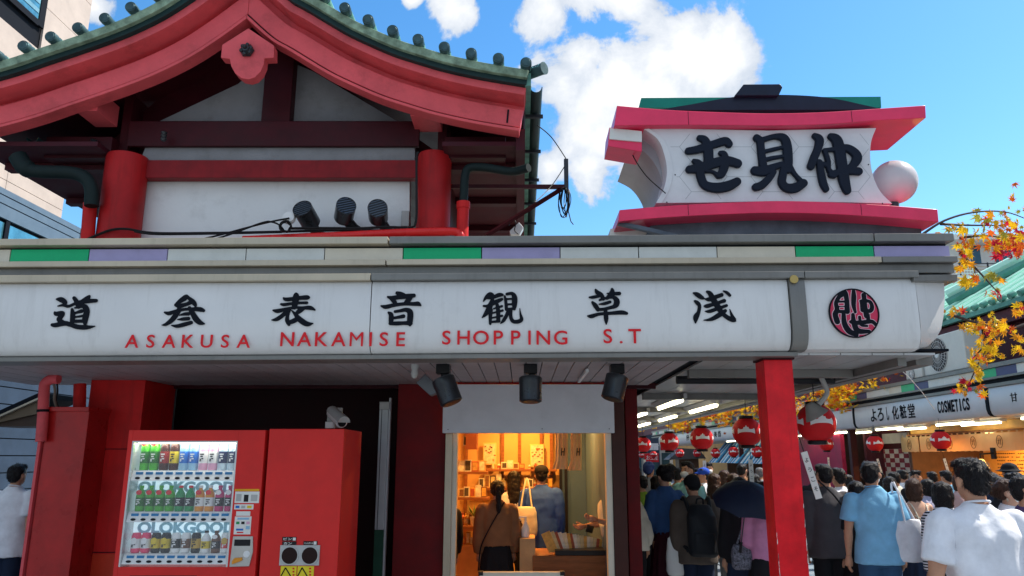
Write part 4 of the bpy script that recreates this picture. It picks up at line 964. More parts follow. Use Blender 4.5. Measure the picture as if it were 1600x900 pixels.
ld = bpy.data.lights.new('display_lamp', 'AREA'); ld.shape = 'RECTANGLE'; ld.size = .8; ld.size_y = .03; ld.energy = .55; ld.color = (.95,1,1); lo_ = bpy.data.objects.new('display_lamp', ld); COL.objects.link(lo_); lo_.parent = vm; lo_.location = Vector(((wl+wr)/2, YV+.05, wt-.02))-vm.location
MB().box(wl+.03, wr-.03, YV+.036, YV+.066, wt-.019, wt-.0125).build('lamp_tube', TUBEL, vm)
# coin panel, stickers
def sticker(x0, y0, x1, y1, mat, name='sticker', d=.003, par=vm, Y=YV):
    mb = rbox(x0, y0, x1, y1, Y-d, d-.0004); return mb.build(name, mat, par)
PAPER = M('paper_white', (.78,.77,.72), .6, var=.04)
sticker(367, 764, 405, 767.5, M('orange_sticker', (.8,.38,.02), .5), d=.004); sticker(367, 768, 405, 786, PAPER)
sticker(366, 788, 396, 796, PAPER); sticker(369, 799, 391, 806, PAPER); sticker(366, 807, 392, 835, PAPER)
for (x0,y0,x1,y1,m) in ((369,772,377,783,GREYP),(381,773,388,784,BLK),(392,773,402,783,GREYP),(368,790,374,794,BL),(377,790,383,794,GREYP),(386,790,393,794,YL),(369,815,374,819,GRN),(377,815,382,819,BLK),(385,815,390,819,PK),(369,826,380,829,BL),(384,822,390,827,WB),(370,831,380,833,RD),(371,809,389,812,WB)):
    sticker(x0, y0, x1, y1, m, 'printed_mark', .0045)
mb = MB(); mb.prism([P(x, y, YV-.012) for x, y in ((364,838),(395,838),(395,862),(389,885),(358,886))], (0,.0115,0)); mb.build('coin_panel', M('coin_panel_grey', (.5,.48,.44), .35, metal=.4), vm, bev=.003)
sticker(366, 843, 391, 853, BLK, 'display_screen', .0135); 
c = P(385, 866, YV-.014); MB().lathe([(0,.014),(.026,.014),(.026,.004),(.022,0),(0,0)], c, 'y', 20).build('coin_button', WHTP, vm, smooth=True, angle=30)
mb = MB(); mb.prism([P(x, y, YV-.022) for x, y in ((362,877),(366,872),(378,871),(378,876),(368,880),(362,882))], (0,.01,0)); mb.build('coin_slot', ORG, vm, bev=.002)
# ---------------- red cabinet to the right
cb = thing('bin_cabinet', 'plain red recycling cabinet with two round bottle openings and yellow stickers', 'cabinet', (-1.6,YV,0))
a, b = VX(413), VX(532.5); zt = P(480,670,YV).z
mb = MB(); mb.box(a, b, YV, YV+.62, .05, zt); mb.build('casing', VR, cb, bev=.006)
mb = MB(); mb.box(a+.01, b-.01, YV+.02, YV+.6, 0, .049); mb.build('plinth', BLK, cb)
sticker(437, 852, 499, 883.5, M('opening_plate_grey', (.50,.50,.48), .4, var=.05), 'opening_plate', .012, cb)
for x in (452.5, 484):
    c = P(x, 868, YV-.014); MB().lathe([(.064,.012),(.064,-.003),(.0565,-.003),(.0565,.010)], c-Vector((0,.001,0)), 'y', 32).build('opening_ring', M('opening_plate_grey', None), cb, smooth=True, angle=30)
    MB().lathe([(0,-.0005),(.056,-.0005),(.056,.002),(0,.002)], c-Vector((0,.0025,0)), 'y', 32).build('bottle_opening', M('bin_hole', (.02,.006,.005), .6), cb)
sticker(441, 839, 463, 845, BLK, 'label_plate', .004, cb); sticker(441, 846, 463, 851.5, BLK, 'label_plate', .004, cb); sticker(474, 845.5, 496, 851.5, BLK, 'label_plate', .004, cb)
for t_, x0, x1, y0, y1 in (('ビン', 443, 456, 840, 844), ('カン', 443, 456, 847, 851), ('ペットボトル', 475, 489, 847, 850.5)):
    c = P((x0+x1)/2, (y0+y1)/2, YV-.0065); letters(t_, 'label_text', PAPER, cb, Matrix.Translation(c), (P(x1,y0,YV)-P(x0,y0,YV)).x, (P(x0,y0,YV)-P(x0,y1,YV)).z, .001, .02)
for x0 in (457.5, 490): sticker(x0, 840 if x0 < 460 else 846, x0+4.5, 844.5 if x0 < 460 else 851, PAPER, 'label_mark', .006, cb)
sticker(437, 884.5, 462, 940, YEL, 'yellow_sticker', .004, cb); sticker(463.5, 884.5, 489, 940, YEL, 'yellow_sticker', .004, cb)
for x0 in (438, 464):
    tri = [(x0+8,887),(x0+17,902),(x0,902)]; q = [P(x, y, YV-.006) for x, y in tri]
    for i in range(3):
        MB().tube([q[i], q[(i+1) % 3]], .004, 4).build('triangle_mark', BLK, cb)
    for k in range(3): sticker(x0+19, 887+k*5, x0+22, 889.5+k*5, TXTRED, 'printed_mark', .006, cb)
# ---------------- soffit spotlights
def soffit_spot(px, py0, py1, tilt, label, Y=5.55):
    c = P(px, py0, Y); t = thing('soffit_spotlight', label, 'spotlight', (c.x, Y, SZ), 'dark cylindrical spotlights under the canopy')
    e = P(px+tilt, py1, Y-.02); d = (e-c).normalized(); r = 18.0/F*Y
    mb = MB(); mb.tube([c, c+d*.004, c+d*.05, c+d*.056, e-d*.006, e], [r*.93, r, r, r*.97, r*.97, r*.86], 28)
    mb.build('housing', DKMET, t, smooth=True, angle=30)
    MB().tube([c-d*.004, c+d*.001], [r*.9, r*.92], 24).build('housing_cap', M('cap_grey', (.16,.18,.20), .3, metal=.6), t, smooth=True, angle=30)
    MB().tube([e-d*.004, e+d*.003], [r*.8, r*.8], 24).build('lens', BLK, t)
    MB().tube([c-d*.01+Vector((.01,.03,0)), c+Vector((.015,.03,.07)), Vector((c.x, Y+.03, SZ-.06))], [.026,.03,.026], 12).build('arm', BLK, t, smooth=True)
    mb = MB(); mb.box(c.x-.05, c.x+.05, Y-.03, Y+.09, SZ-.065, SZ+.004); mb.build('mount', BLK, t, bev=.004)
soffit_spot(692, 592, 630, 14, 'left dark cylindrical spotlight under the canopy, above the white header board')
soffit_spot(829, 590, 628, 0, 'centre dark cylindrical spotlight hanging over the middle of the white header board')
soffit_spot(965, 588, 624, -9, 'right dark cylindrical spotlight under the canopy at the shop corner')
bl = thing('ceiling_bulb', 'clear bulb in a pale socket beneath the soffit left of the spotlights', 'bulb', P(648,575,5.6))
MB().lathe([(.03,.05),(.03,.0),(.022,-.02),(.028,-.045),(.02,-.075),(0,-.085)], P(648,574,5.6), 'z', 16).build('socket', GREYP, bl, smooth=True)
mb = MB(); mb.prism([P(650,598,5.9), P(664,584,5.9), P(686,604,5.9), P(682,614,5.9), P(672,618,5.9)], (0,.12,0)); o = mb.build('grey_floodlight', M('grey_flood', (.14,.15,.17), .4, metal=.4), None, bev=.006); tag(o, 'grey square floodlight tilted under the soffit behind the left spotlight', 'floodlight')
# small ceiling strip light
o = MB().box(P(915,580,5.9).x-.012, P(915,580,5.9).x+.012, 5.75, 6.6, SZ-.03, SZ-.004).build('soffit_strip_light', WHTP, None, bev=.003); tag(o, 'slim white strip fitting on the soffit between two spotlights', 'light fitting')
# ---------------- fluorescent fixtures over the side walk
for i, (X, ys) in enumerate(((1.75, (8.2, 10.6, 13.0, 15.4)), (2.33, (9.0, 11.4, 13.8, 16.2)))):
    for j, y in enumerate(ys):
        t = thing('ceiling_light', '%s fluorescent ceiling light in the %s row under the street canopy' % (['nearest','second','third','farthest'][j], ['inner','outer'][i]), 'ceiling light', (X, y, SZ-.03), 'fluorescent lights under the street canopy')
        mb = MB(); mb.hexa([(X-.10,y,SZ),(X+.10,y,SZ),(X+.10,y+1.5,SZ),(X-.10,y+1.5,SZ)], [(X-.05,y+.01,SZ-.045),(X+.05,y+.01,SZ-.045),(X+.05,y+1.49,SZ-.045),(X-.05,y+1.49,SZ-.045)]); mb.build('reflector', WHTP, t)
        MB().tube([(X, y+.05, SZ-.062), (X, y+1.45, SZ-.062)], .022, 10).build('tube', TUBEL, t, smooth=True)
        mb = MB(); mb.box(X-.02, X+.02, y-.14, y-.02, SZ-.05, SZ); mb.build('end_bracket', SOFFG, t)
def TRN(m, c, f):
    t = m.node_tree; tr = t.nodes.new('ShaderNodeBsdfTranslucent'); tr.inputs[0].default_value = (*c, 1); ms = t.nodes.new('ShaderNodeMixShader'); ms.inputs[0].default_value = f
    t.links.new(t.nodes['Principled BSDF'].outputs[0], ms.inputs[1]); t.links.new(tr.outputs[0], ms.inputs[2]); t.links.new(ms.outputs[0], t.nodes['Material Output'].inputs[0])
# ================================================================ SHOP INTERIOR
ri = thing('shop_interior', 'warm lit shop room with cream back wall and brown shelves seen through the doorway', 'room', (.2,8.5,0))
xa_, xb_ = P(715,735,7.1).x-.45, P(955,735,7.3).x-.04
mb = MB(); mb.box(xa_, xb_, 10.2, 10.26, 0, 2.5); mb.build('back_wall', WARMW, ri)
mb = MB(); mb.box(xa_-.06, xa_, 7.3, 10.2, 0, 2.5); mb.build('left_wall', WARMW, ri)
mb = MB(); mb.box(xa_, xb_, 7.3, 10.26, 2.5, 2.56); mb.build('ceiling', CREAM, ri)
mb = MB(); mb.box(xa_, xb_+.1, 7.05, 10.26, .004, .03); mb.build('floor', WOOD, ri)
XR_ = P(872,735,10.15).x
mb = MB(); mb.box(XR_, xb_+.04, 9.7, 9.74, 0, 2.06); mb.build('grey_partition', M('grey_partition', (.075,.14,.24), .5, var=.08), ri)
mb = MB(); mb.box(xb_+.0, xb_+.04, 7.35, 9.7, 0, 2.5); mb.build('right_wall', M('grey_partition', None), ri)
for px in (876, 884):
    mb = MB(); c = P(px, 735, 9.65).x; mb.box(c-.018, c+.018, 9.62, 9.67, 0, 2.2); mb.build('door_track', BLK, ri)
mb = MB(); mb.box(XR_, xb_, 9.6, 9.66, 2.07, 2.12); mb.build('partition_head', BLK, ri)
for px in (728, 785, 812, 846, 862):
    c = P(px, 735, 10.15).x; mb = MB(); mb.box(c-.02, c+.02, 10.16, 10.199, 0, 2.5); mb.build('wall_batten', WOOD, ri)
def shelf(px0, px1, py, Y, d=.25, drop=.03):
    mb = MB(); a, b = P(px0,735,Y).x, P(px1,735,Y).x; z = P(800,py,Y).z; mb.box(a, b, Y, Y+d, z-drop, z); return mb.build('shelf', WOOD, ri, bev=.003)
shelf(716, 762, 737, 9.2); shelf(755, 870, 733, 9.95, .2); shelf(716, 765, 777, 9.2); shelf(740, 862, 762, 9.95, .2); shelf(716, 760, 822, 8.6, .4, .05)
mb = MB(); mb.box(P(727,735,9.0).x, P(744,735,9.0).x, 9.0, 9.3, P(735,702,9).z, 2.49); mb.build('hanging_box', M('red_brown', (.18,.05,.02), .5), ri)
# goods on the shelves
IC = [M('good_%d' % i, tuple(q*.8 for q in c), .5, var=.3, scale=25) for i, c in enumerate([(.8,.72,.5),(.75,.6,.3),(.5,.12,.05),(.85,.8,.65),(.25,.12,.05),(.6,.35,.1),(.1,.08,.05),(.8,.45,.1)])]
LB = ['cream','sand coloured','dark red','ivory','dark brown','ochre','black','orange']
spots = []
def good(px, py, Y, w_, h_, ci, where, fr=True):
    c = P(px, py, Y); o = MB().box(c.x-w_/2, c.x+w_/2, Y, Y+.05, c.z+.001, c.z+h_).build('boxed_card', IC[ci], None, bev=.002)
    if fr:
        m2 = MB(); m2.box(c.x-w_/2+.012, c.x+w_/2-.012, Y-.003, Y-.0005, c.z+.015, c.z+h_-.012); f = m2.build('printed_face', IC[(ci+3) % 8], None); f.parent = o
    tag(o, '%s boxed card %s' % (LB[ci], where), 'card', 'small cards and boxes on the shop shelves'); return o
k = 0
for px, h_, ci, wh in ((721,.13,0,'at the left end of the upper left shelf'),(731,.14,3,'second on the upper left shelf'),(742,.12,2,'third on the upper left shelf'),(753,.13,5,'at the right end of the upper left shelf')):
    good(px, 737, 9.22, .085, h_, ci, wh)
for px, h_, ci, wh in ((721,.1,1,'at the left end of the middle left shelf'),(729,.12,3,'second on the middle left shelf'),(738,.11,7,'third on the middle left shelf'),(747,.14,0,'fourth on the middle left shelf'),(756,.12,4,'at the right end of the middle left shelf')):
    good(px, 777, 9.22, .07, h_, ci, wh)
for px, h_, ci, wh in ((788,.09,3,'left of the centre on the long top shelf'),(797,.11,0,'on the long top shelf below the cream wall'),(806,.08,1,'right of the centre on the long top shelf'),(815,.07,2,'at the right of the long top shelf')):
    good(px, 733, 9.98, .08, h_, ci, wh)
for px, h_, ci, wh in ((752,.12,3,'at the left of the long lower shelf'),(761,.16,1,'on the lower shelf by the left wall batten'),(770,.15,6,'on the lower shelf left of the long haired woman'),(779,.17,0,'on the lower shelf just left of the ponytail woman'),(822,.13,6,'on the lower shelf right of the long haired woman'),(829,.11,3,'on the lower shelf left of the man in blue'),(860,.12,4,'on the lower shelf right of the man in blue')):
    good(px, 762, 9.98, .07, h_, ci, wh)
good(728, 697, 9.1, .07, .12, 3, 'on the top left corner block')
for px, py, wpx, hpx, lab, ci in ((765,709,20,32,'framed floral poster in red and orange at left of the back wall',7),(839,712,21,33,'framed poster with rows of small pictures at right of the back wall',1)):
    c = P(px, py, 10.12); W_, H_ = wpx/F*10.4, hpx/F*10.4
    t = thing('framed_poster', lab, 'poster', (c.x, 10.12, c.z-H_/2))
    MB().box(c.x-W_/2, c.x+W_/2, 10.12, 10.155, c.z-H_/2, c.z+H_/2).build('frame', M('poster_frame', (.7,.55,.2), .4), t, bev=.003)
    MB().box(c.x-W_/2+.015, c.x+W_/2-.015, 10.116, 10.1195, c.z-H_/2+.015, c.z+H_/2-.015).build('print', IC[0], t)
    for i in range(14):
        xx = c.x+rnd.uniform(-.38,.38)*W_; zz = c.z+rnd.uniform(-.38,.38)*H_; s = .012
        MB().box(xx-s, xx+s*rnd.uniform(.6,1.6), 10.1135-.0002*i, 10.1155-.0002*i, zz-s*.6, zz+s*.7).build('printed_mark', IC[[2,4,5,6][i % 4]], t)
ord_ = 'first second third fourth fifth sixth seventh eighth ninth tenth eleventh twelfth'.split()
def jar(px, py, Y, h_, ci, lab):
    c = P(px, py, Y); r = h_*.26; o = MB().lathe([(0,0),(r,0),(r,h_*.7),(r*.45,h_*.82),(r*.45,h_),(0,h_)], c, 'z', 10).build('small_bottle', IC[ci], None, smooth=True, angle=40)
    q = MB().lathe([(r*1.03,h_*.2),(r*1.03,h_*.55)], c, 'z', 10).build('bottle_label', IC[(ci+2) % 8], None); q.parent = o; tag(o, lab, 'bottle', 'small bottles on the shop shelves')
for i in range(11):
    if not 5 <= i <= 6: jar(757+i*9.8, 762, 10.05, .075+.05*rnd.random(), (i*3) % 8, '%s small %s bottle from the left along the long lower shelf' % (ord_[i], LB[(i*3) % 8]))
for i in range(7): jar(722+i*6.4, 821, 8.75, .09+.05*rnd.random(), (i*5+2) % 8, '%s small %s bottle from the left on the lowest left shelf' % (ord_[i], LB[(i*5+2) % 8]))
for i in range(6): good(724+i*7, 850, 8.8, .055, .06+.07*rnd.random(), (i*3+2) % 8, '%s on the lower left crate' % ord_[i])
cr_ = MB().box(P(716,735,8.7).x, P(768,735,8.7).x, 8.7, 9.0, .03, P(740,850,8.8).z-.002).build('goods_crate', M('pale_wood', (.55,.33,.15), .5, var=.2), None, bev=.004); tag(cr_, 'pale wooden crate table at the lower left of the shop doorway', 'crate')
for i in range(9): jar(770+i*9.5, 733, 10.08, .05+.04*rnd.random(), (i*7+1) % 8, '%s tiny %s bottle from the left on the long top shelf' % (ord_[i], LB[(i*7+1) % 8]))
# cloth bags hanging top right
for i, (x0, x1, yb, lab) in enumerate(((866,889,733,'pale cloth tote hanging at the upper right of the doorway'),(890,911,735,'second pale cloth tote hanging beside the grey partition'))):
    mb = MB(); n = 10; vs = []
    for r_ in range(5):
        for j in range(n+1):
            t = j/n; px = lerp(x0+2 if r_ < 4 else x0-3, x1-2, t); py = lerp(672, yb, r_/4); vs.append(P(px, py, 8.3+.010*math.sin(j*1.9+i)+.01*r_))
    o_ = len(vs); vs += [v+Vector((0,.02,0)) for v in vs]; fs = []
    for r_ in range(4):
        for j in range(n):
            a = r_*(n+1)+j; fs += [(a, a+1, a+n+2, a+n+1), (a+o_, a+n+1+o_, a+n+2+o_, a+1+o_)]
    for j in range(n): fs.append((4*(n+1)+j, 4*(n+1)+j+1, 4*(n+1)+j+1+o_, 4*(n+1)+j+o_))
    for r_ in range(4): fs += [(r_*(n+1), (r_+1)*(n+1), (r_+1)*(n+1)+o_, r_*(n+1)+o_), (r_*(n+1)+n, r_*(n+1)+n+o_, (r_+1)*(n+1)+n+o_, (r_+1)*(n+1)+n)]
    mb.add(vs, fs); o = mb.build('hanging_cloth', M('calico', (.82,.60,.34), .9, var=.1, bump=.2, bscale=200), None, smooth=True, angle=80); tag(o, lab, 'cloth bag')
    mb = MB(); a = P(x0+9, 712, 8.24); mb.tube([P(x0+12,700,8.255), P(x0+11,712,8.255)], .006, 5); mb.tube([P(x0+16,700,8.255), P(x0+15,712,8.255)], .006, 5); mb.tube([P(x0+12,706,8.255), P(x0+16,706,8.255)], .006, 5); q = mb.build('printed_mark', INK, None); q.parent = o
# counter with postcards, dispenser
ct = thing('display_counter', 'low wooden counter with a dark tray in the shop doorway', 'counter', (.4,7.8,0))
mb = MB(); a, b = P(832,735,7.6).x, P(946,735,7.6).x; z = P(880,868,7.6).z; mb.box(a, b, 7.6, 8.2, .03, z); mb.build('cabinet', WOOD, ct, bev=.004)
mb = MB(); mb.box(P(866,735,7.6).x, b, 7.58, 8.15, z+.001, z+.05); mb.build('tray', BLK, ct, bev=.004)
mb = MB(); a2, b2 = P(812,735,7.7).x, P(836,735,7.7).x; z2 = P(820,850,7.7).z-.0; mb.box(a2, b2-.002, 7.62, 8.0, .03, P(820,850,7.7).z+.06); mb.build('side_stand', M('pale_wood', (.55,.33,.15), .5, var=.2), ct, bev=.003)
for i in range(17):
    px = 864+i*4.7; c = P(px, 868, 7.75); h_ = .19-.006*i; mb = MB()
    mb.box(-.045, .045, -.002, .002, 0, h_); o = mb.build('postcard', IC[i % 4 if i % 5 else 7], None); o.location = (c.x, 7.68+.012*i, z+.03); o.rotation_euler = (R(-12), R(-22+i*2.2), R(rnd.uniform(-15,15)))
    tag(o, '%s card, %s from the left in the dark counter tray' % (LB[i % 4 if i % 5 else 7], 'first second third fourth fifth sixth seventh eighth ninth tenth eleventh twelfth thirteenth fourteenth fifteenth sixteenth seventeenth'.split()[i]), 'postcard', 'row of cards in the counter tray')
for i in range(17): pass
dz = P(824,850,7.7).z+.061
for nm, X, m_b, lab in (('pump_bottle', P(821,735,7.75).x, WHTP, 'white pump bottle of hand sanitiser on the pale wooden stand'), ('pump_bottle', P(812.5,735,7.9).x, M('amber', (.08,.04,.02), .2), 'dark bottle just left of the white pump bottle')):
    t = thing(nm, lab, 'bottle', (X, 7.75 if m_b is WHTP else 7.82, dz))
    MB().lathe([(0,0),(.036,0),(.04,.01),(.04,.09),(.016,.13),(.014,.15)], wloc(t), 'z', 20).build('bottle_body', m_b, t, smooth=True, angle=40)
    mb = MB(); mb.tube([wloc(t)+Vector((0,0,.15)), wloc(t)+Vector((0,0,.19))], .009, 8); mb.tube([wloc(t)+Vector((0.012,0,.19)), wloc(t)+Vector((-.05,0,.188)), wloc(t)+Vector((-.062,0,.175))], .007, 8); mb.build('pump', WHTP, t, smooth=True)
# bright box top at the door threshold (a sign edge)
bx = thing('threshold_board', 'cream topped board with rounded corners at the foot of the doorway', 'board', (P(815,735,6.7).x,6.7,0))
mb = MB(); mb.box(P(751,735,6.7).x, P(879,735,6.7).x, 6.7, 6.76, .3, P(815,894,6.7).z); mb.build('board', CREAM, bx, bev=.01)
for px in (753, 877): MB().box(P(px,735,6.7).x-.02, P(px,735,6.7).x+.02, 6.69, 6.77, P(815,899,6.7).z, P(815,893,6.7).z).build('corner_clip', BLK, bx, bev=.004)
for px in (765, 865): MB().box(P(px,735,6.7).x-.015, P(px,735,6.7).x+.015, 6.705, 6.755, 0, .3).build('leg', BLK, bx)
pl_ = thing('potted_plant', 'small leafy plant on the shop shelf left of the ponytail woman', 'plant', P(741,818,8.7))
mb = MB(); c = P(741,822,8.7)
for i in range(26):
    a = rnd.uniform(0,6.3); l = rnd.uniform(.05,.12); t_ = c+Vector((math.cos(a)*l, math.sin(a)*l, rnd.uniform(.12,.24))); m0 = c+Vector((0,0,.1)); n_ = Vector((-math.sin(a), math.cos(a), 0))*.016
    mb.add([m0, (m0+t_)/2+n_, t_, (m0+t_)/2-n_], [(0,1,2,3)])
mb.build('foliage', M('warm_leaf', (.10,.12,.02), .5), pl_); MB().lathe([(0,0),(.04,0),(.05,.1),(0,.1)], c, 'z', 14).build('pot', IC[3], pl_, smooth=True, angle=40)
# lamps inside the shop
for i, (x, y) in enumerate(((-.25,8.3),(.45,8.6),(0.0,9.6))):
    t = thing('shop_ceiling_lamp', '%s warm ceiling lamp inside the doorway shop' % ['front left','front right','rear'][i], 'ceiling light', (x,y,2.44))
    MB().lathe([(0,-.06),(.05,-.06),(.06,-.05),(.06,.059),(0,.059)], (x,y,2.44), 'z', 16).build('shade', WHTP, t, smooth=True, angle=40)
    MB().lathe([(0,-.066),(.045,-.066),(.045,-.061),(0,-.061)], (x,y,2.44), 'z', 16).build('diffuser', WARML, t)
    ld = bpy.data.lights.new('shop_lamp', 'AREA'); ld.shape = 'DISK'; ld.size = .12; ld.energy = 15; ld.color = (1,.43,.09); lo_ = bpy.data.objects.new('lamp_light', ld); COL.objects.link(lo_); lo_.parent = t; lo_.location = (0,0,-.08)
# ================================================================ LANTERNS
LR = M('lantern_red', (.62,.012,.016), .55, var=.12, scale=8); LW = M('lantern_white', (.80,.76,.76), .6, var=.05)
def lantern_proto():
    t = thing('paper_lantern', '', 'lantern', (0,0,0))
    prof = []; n = 22
    for i in range(n*2+1):
        a = -1.18 + 2.36*i/(2*n); r = .165*math.cos(a)**.85; r += (-.0025 if i % 2 else 0); prof.append((r, .165*math.sin(a)*.98))
    MB().lathe(prof, (0,0,0), 'z', 40).build('shade', LR, t, smooth=True, angle=60)
    for s in (1, -1):
        MB().lathe([(0,s*.148),(.075,s*.148),(.082,s*.158),(.082,s*.180),(.07,s*.184),(0,s*.184)], (0,0,0), 'z', 24).build('cap', BLK, t, smooth=True, angle=30)
    # white crest: a flared band with three peaks, wrapped on the shade, four times round
    up = [(-1,.2),(-.93,.75),(-.72,.45),(-.5,.42),(-.33,.55),(-.28,1.0),(-.14,.95),(0,1.5),(.14,.95),(.28,1.0),(.33,.55),(.5,.42),(.72,.45),(.93,.75),(1,.2)]
    for k in range(4):
        mb = MB(); a0 = k*math.pi/2 + math.pi/4; n = 36; vs = []
        for i in range(n+1):
            u = -1+2*i/n
            zt_ = next(lerp(up[j][1], up[j+1][1], (u-up[j][0])/(up[j+1][0]-up[j][0])) for j in range(len(up)-1) if up[j][0] <= u <= up[j+1][0]+1e-9)
            zb_ = -.75 + .45*(1-abs(u)**3) - (0.0)
            for m in range(5):
                z = lerp(zb_, zt_, m/4)*.043 + .008; rr = .165*math.cos(math.asin(min(.99, z/.162)))**.85 + .0022; a = a0+u*.60
                vs.append(Vector((rr*math.cos(a), rr*math.sin(a), z)))
        mb.add(vs, [(i*5+m, (i+1)*5+m, (i+1)*5+m+1, i*5+m+1) for i in range(n) for m in range(4)]); mb.build('crest', LW, t, smooth=True)
    mb = MB(); mb.tube([(0,0,.184),(0,0,.38)], .004, 5); mb.build('hanging_wire', BLK, t)
    return t
def tag_proto():
    t = thing('paper_strip', '', 'paper tag', (0,0,0))
    MB().box(-.024, .024, -.003, .003, -.34, 0).build('strip', PAPER, t); MB().tube([(0,0,0),(0,0,.13)], .003, 5).build('string', CABLE, t)
    for k, ch in enumerate('ようこそ'):
        letters(ch, 'handwriting', INK, t, Matrix.Translation((0,-.0045,-.06-.07*k)), .026, .032, .002, .0)
    return t
lp = lantern_proto(); tp = tag_proto(); lz = P(1161,676,8.4/1.0).z; used = [0, 0]
def lantern(x, y, label, grp, rz=0, z=lz, tagged=None, ty=0):
    o = lp if not used[0] else dup(lp); used[0] = 1; place(o, (x,y,z), rz+.35, label, grp)
    if tagged:
        q = tp if not used[1] else dup(tp); used[1] = 1; place(q, (x+.02,y,z-.31), rnd.uniform(-.2,.2), tagged, 'paper strips under the lanterns'); q.rotation_euler.y = ty
for i, px in enumerate((1275, 1161, 1091, 1041, 1001)):
    Y = 2.6/((px-CX)/F); z = [P(1275,661,6.6).z, lz+.02, lz, lz, lz][i]; nm = ['nearest red lantern of the left row, half hidden behind the corner post','large red lantern just left of the corner post','third red lantern from the post in the left row','small red lantern beside the shop corner, second from the end','farthest visible red lantern of the left row by the shop corner'][i]
    if i == 0: Y = 6.6
    lantern(2.6 if i else P(1275,661,6.6).x, Y, nm, 'red lanterns along the left arcade', [0.4,0.1,.3,.75,.2][i], z, [None,'paper strip hanging below the large lantern over the umbrella','paper strip below the third lantern','paper strip below the small lantern near the shop corner','paper strip below the farthest lantern'][i], 0)
hl_ = thing('hooded_lamp', 'grey hooded lamp on a bracket hanging just above the nearest red lantern', 'lamp', P(1272,600,6.1))
mb = MB(); mb.lathe([(.025,.04),(.04,.025),(.10,-.08),(.096,-.08),(.03,.0)], P(1268,637,6.2), mat=Matrix.Rotation(R(-30),4,'Y'), n=24); mb.build('shade', M('lamp_hood_grey', (.30,.29,.27), .5, metal=.2, var=.2), hl_, smooth=True, angle=50)
mb = MB(); mb.tube([Vector(v) for v in cat([tuple(P(x,y,6.2)) for x,y in ((1279,632),(1292,615),(1288,600),(1283,588),(1285,572))], 4)], .022, 8); mb.build('arm', GREYP, hl_, smooth=True)
mb = MB(); mb.tube([P(1262,582,6.2), P(1330,576,6.2)], .008, 5); mb.tube([P(1300,570,6.2), P(1300,592,6.2)], .014, 6); mb.build('rail', DKMET, hl_)
q = dup(tp); place(q, tuple(P(1256,706,5.6)), 0, 'tilted paper strip hanging right of the corner post over the grey jumper', 'paper strips under the lanterns'); q.rotation_euler.y = R(-14)
rl = [(1470,688),(1367,693),(1291,694),(1183,706),(1146,706),(1118,708),(1062,708),(1059+30,708),(1021,710),(1003,711),(985,711)]
rn = ['nearest red lantern of the right row, in front of the cream noren','second red lantern of the right row, above the man in light blue','third lantern of the right row beside the post','red lantern right of the large left row lantern, before the magenta wall','red lantern left of it, before the magenta wall','red lantern before the blue striped awning','small red lantern left of the blue striped awning','small red lantern among the striped awning folds','tiny red lantern down the street above the beanie hat','tiny red lantern beside the street shop sign','tiniest red lantern beside the dark shop corner']
for i, (px, py) in enumerate(rl):
    Y = 7.5/((px-CX)/F) if i < 3 else [0,0,0,22.5,24.5,27,29.5,33,38,43,48][i]
    X = (px-CX)/F*Y*1.0
    X = P(px, py, Y).x
    lantern(X, Y, rn[i], 'red lanterns along the right arcade', [.3,.45,.2,.5,.1,.6,.2,.3,0,.4,.1][i], P(px, py, Y).z, ('paper strip hanging below the %s lantern of the right row' % ['nearest','second','third'][i]) if i < 3 else None, R(-12) if i < 2 else 0)
# ================================================================ RIGHT ARCADE
XRW = 7.87; ZB = SZ
cols = [GREEN, M('dusk_blue_panel', (.07,.08,.20), .4), OFFW, OFFW, CREAM]
ra = thing('right_arcade', 'grey fascia canopy of the shop row across the street with coloured edge panels', 'canopy', (XRW, 12, ZB))
def rprof(name, mat, prof, y0, y1, par, bev=0, smooth=False):
    mb = MB(); mb.prism([(XRW+dx_, y0, ZB+dz_) for dx_, dz_ in prof], (0, y1-y0, 0)); return mb.build(name, mat, par, smooth=smooth, bev=bev, angle=30)
zr_ = .0
FP = [(.10,0),(.04,.012),(.008,.05),(-.01,.12),(-.012,.38),(0,.47),(.3,.47),(.3,0)]
signs = [(3.0,7.8),(7.82,12.7),(12.8,17.9),(17.92,23.1),(23.15,28.2),(28.25,33.4),(33.45,38.6),(38.65,43.8)]
names = ['silver fascia sign out of sight at the near right','silver fascia sign reading 甘味 at the right edge','silver fascia sign reading よろし化粧堂 COSMETICS','silver fascia sign behind the corner post','silver fascia sign left of the post with small dark lettering','small far fascia sign above the blue awning','far fascia sign with a dark emblem down the street','farthest fascia sign down the street']
SO = []
for (a, b), nm in zip(signs, names):
    t = thing('fascia_sign', nm, 'sign', (XRW, (a+b)/2, ZB), 'silver shop signs of the right arcade'); rprof('sign_panel', SIGNG, FP, a, b, t, smooth=True); SO.append(t)
    rprof('separator', INK, [(dx_-.012, dz_) for dx_, dz_ in FP[:6]]+[(.28,.48),(.28,0)], b+.005, b+.09, t)
def rtext(s, ya, yb, h, z, par, mat=INK, fat=.0):    # reads along decreasing Y, facing -X
    n = len(s); wch = (yb-ya)/n
    for i, ch in enumerate(s):
        if ch == ' ': continue
        y = yb-(i+.5)*wch; fr = Matrix.Translation((XRW-.016, y, ZB+z)) @ Matrix.Rotation(R(-90), 4, 'Z')
        letters(ch, 'letter', mat, par, fr, wch*(.82 if ch not in 'Iし' else .3), h, .004, fat)
rtext('よろし化粧堂', 15.1, 17.1, .28, .25, SO[2], fat=.015); rtext('COSMETICS', 13.25, 14.3, .22, .25, SO[2], fat=.03); rtext('甘 味', 11.5, 12.15, .14, .27, SO[1])
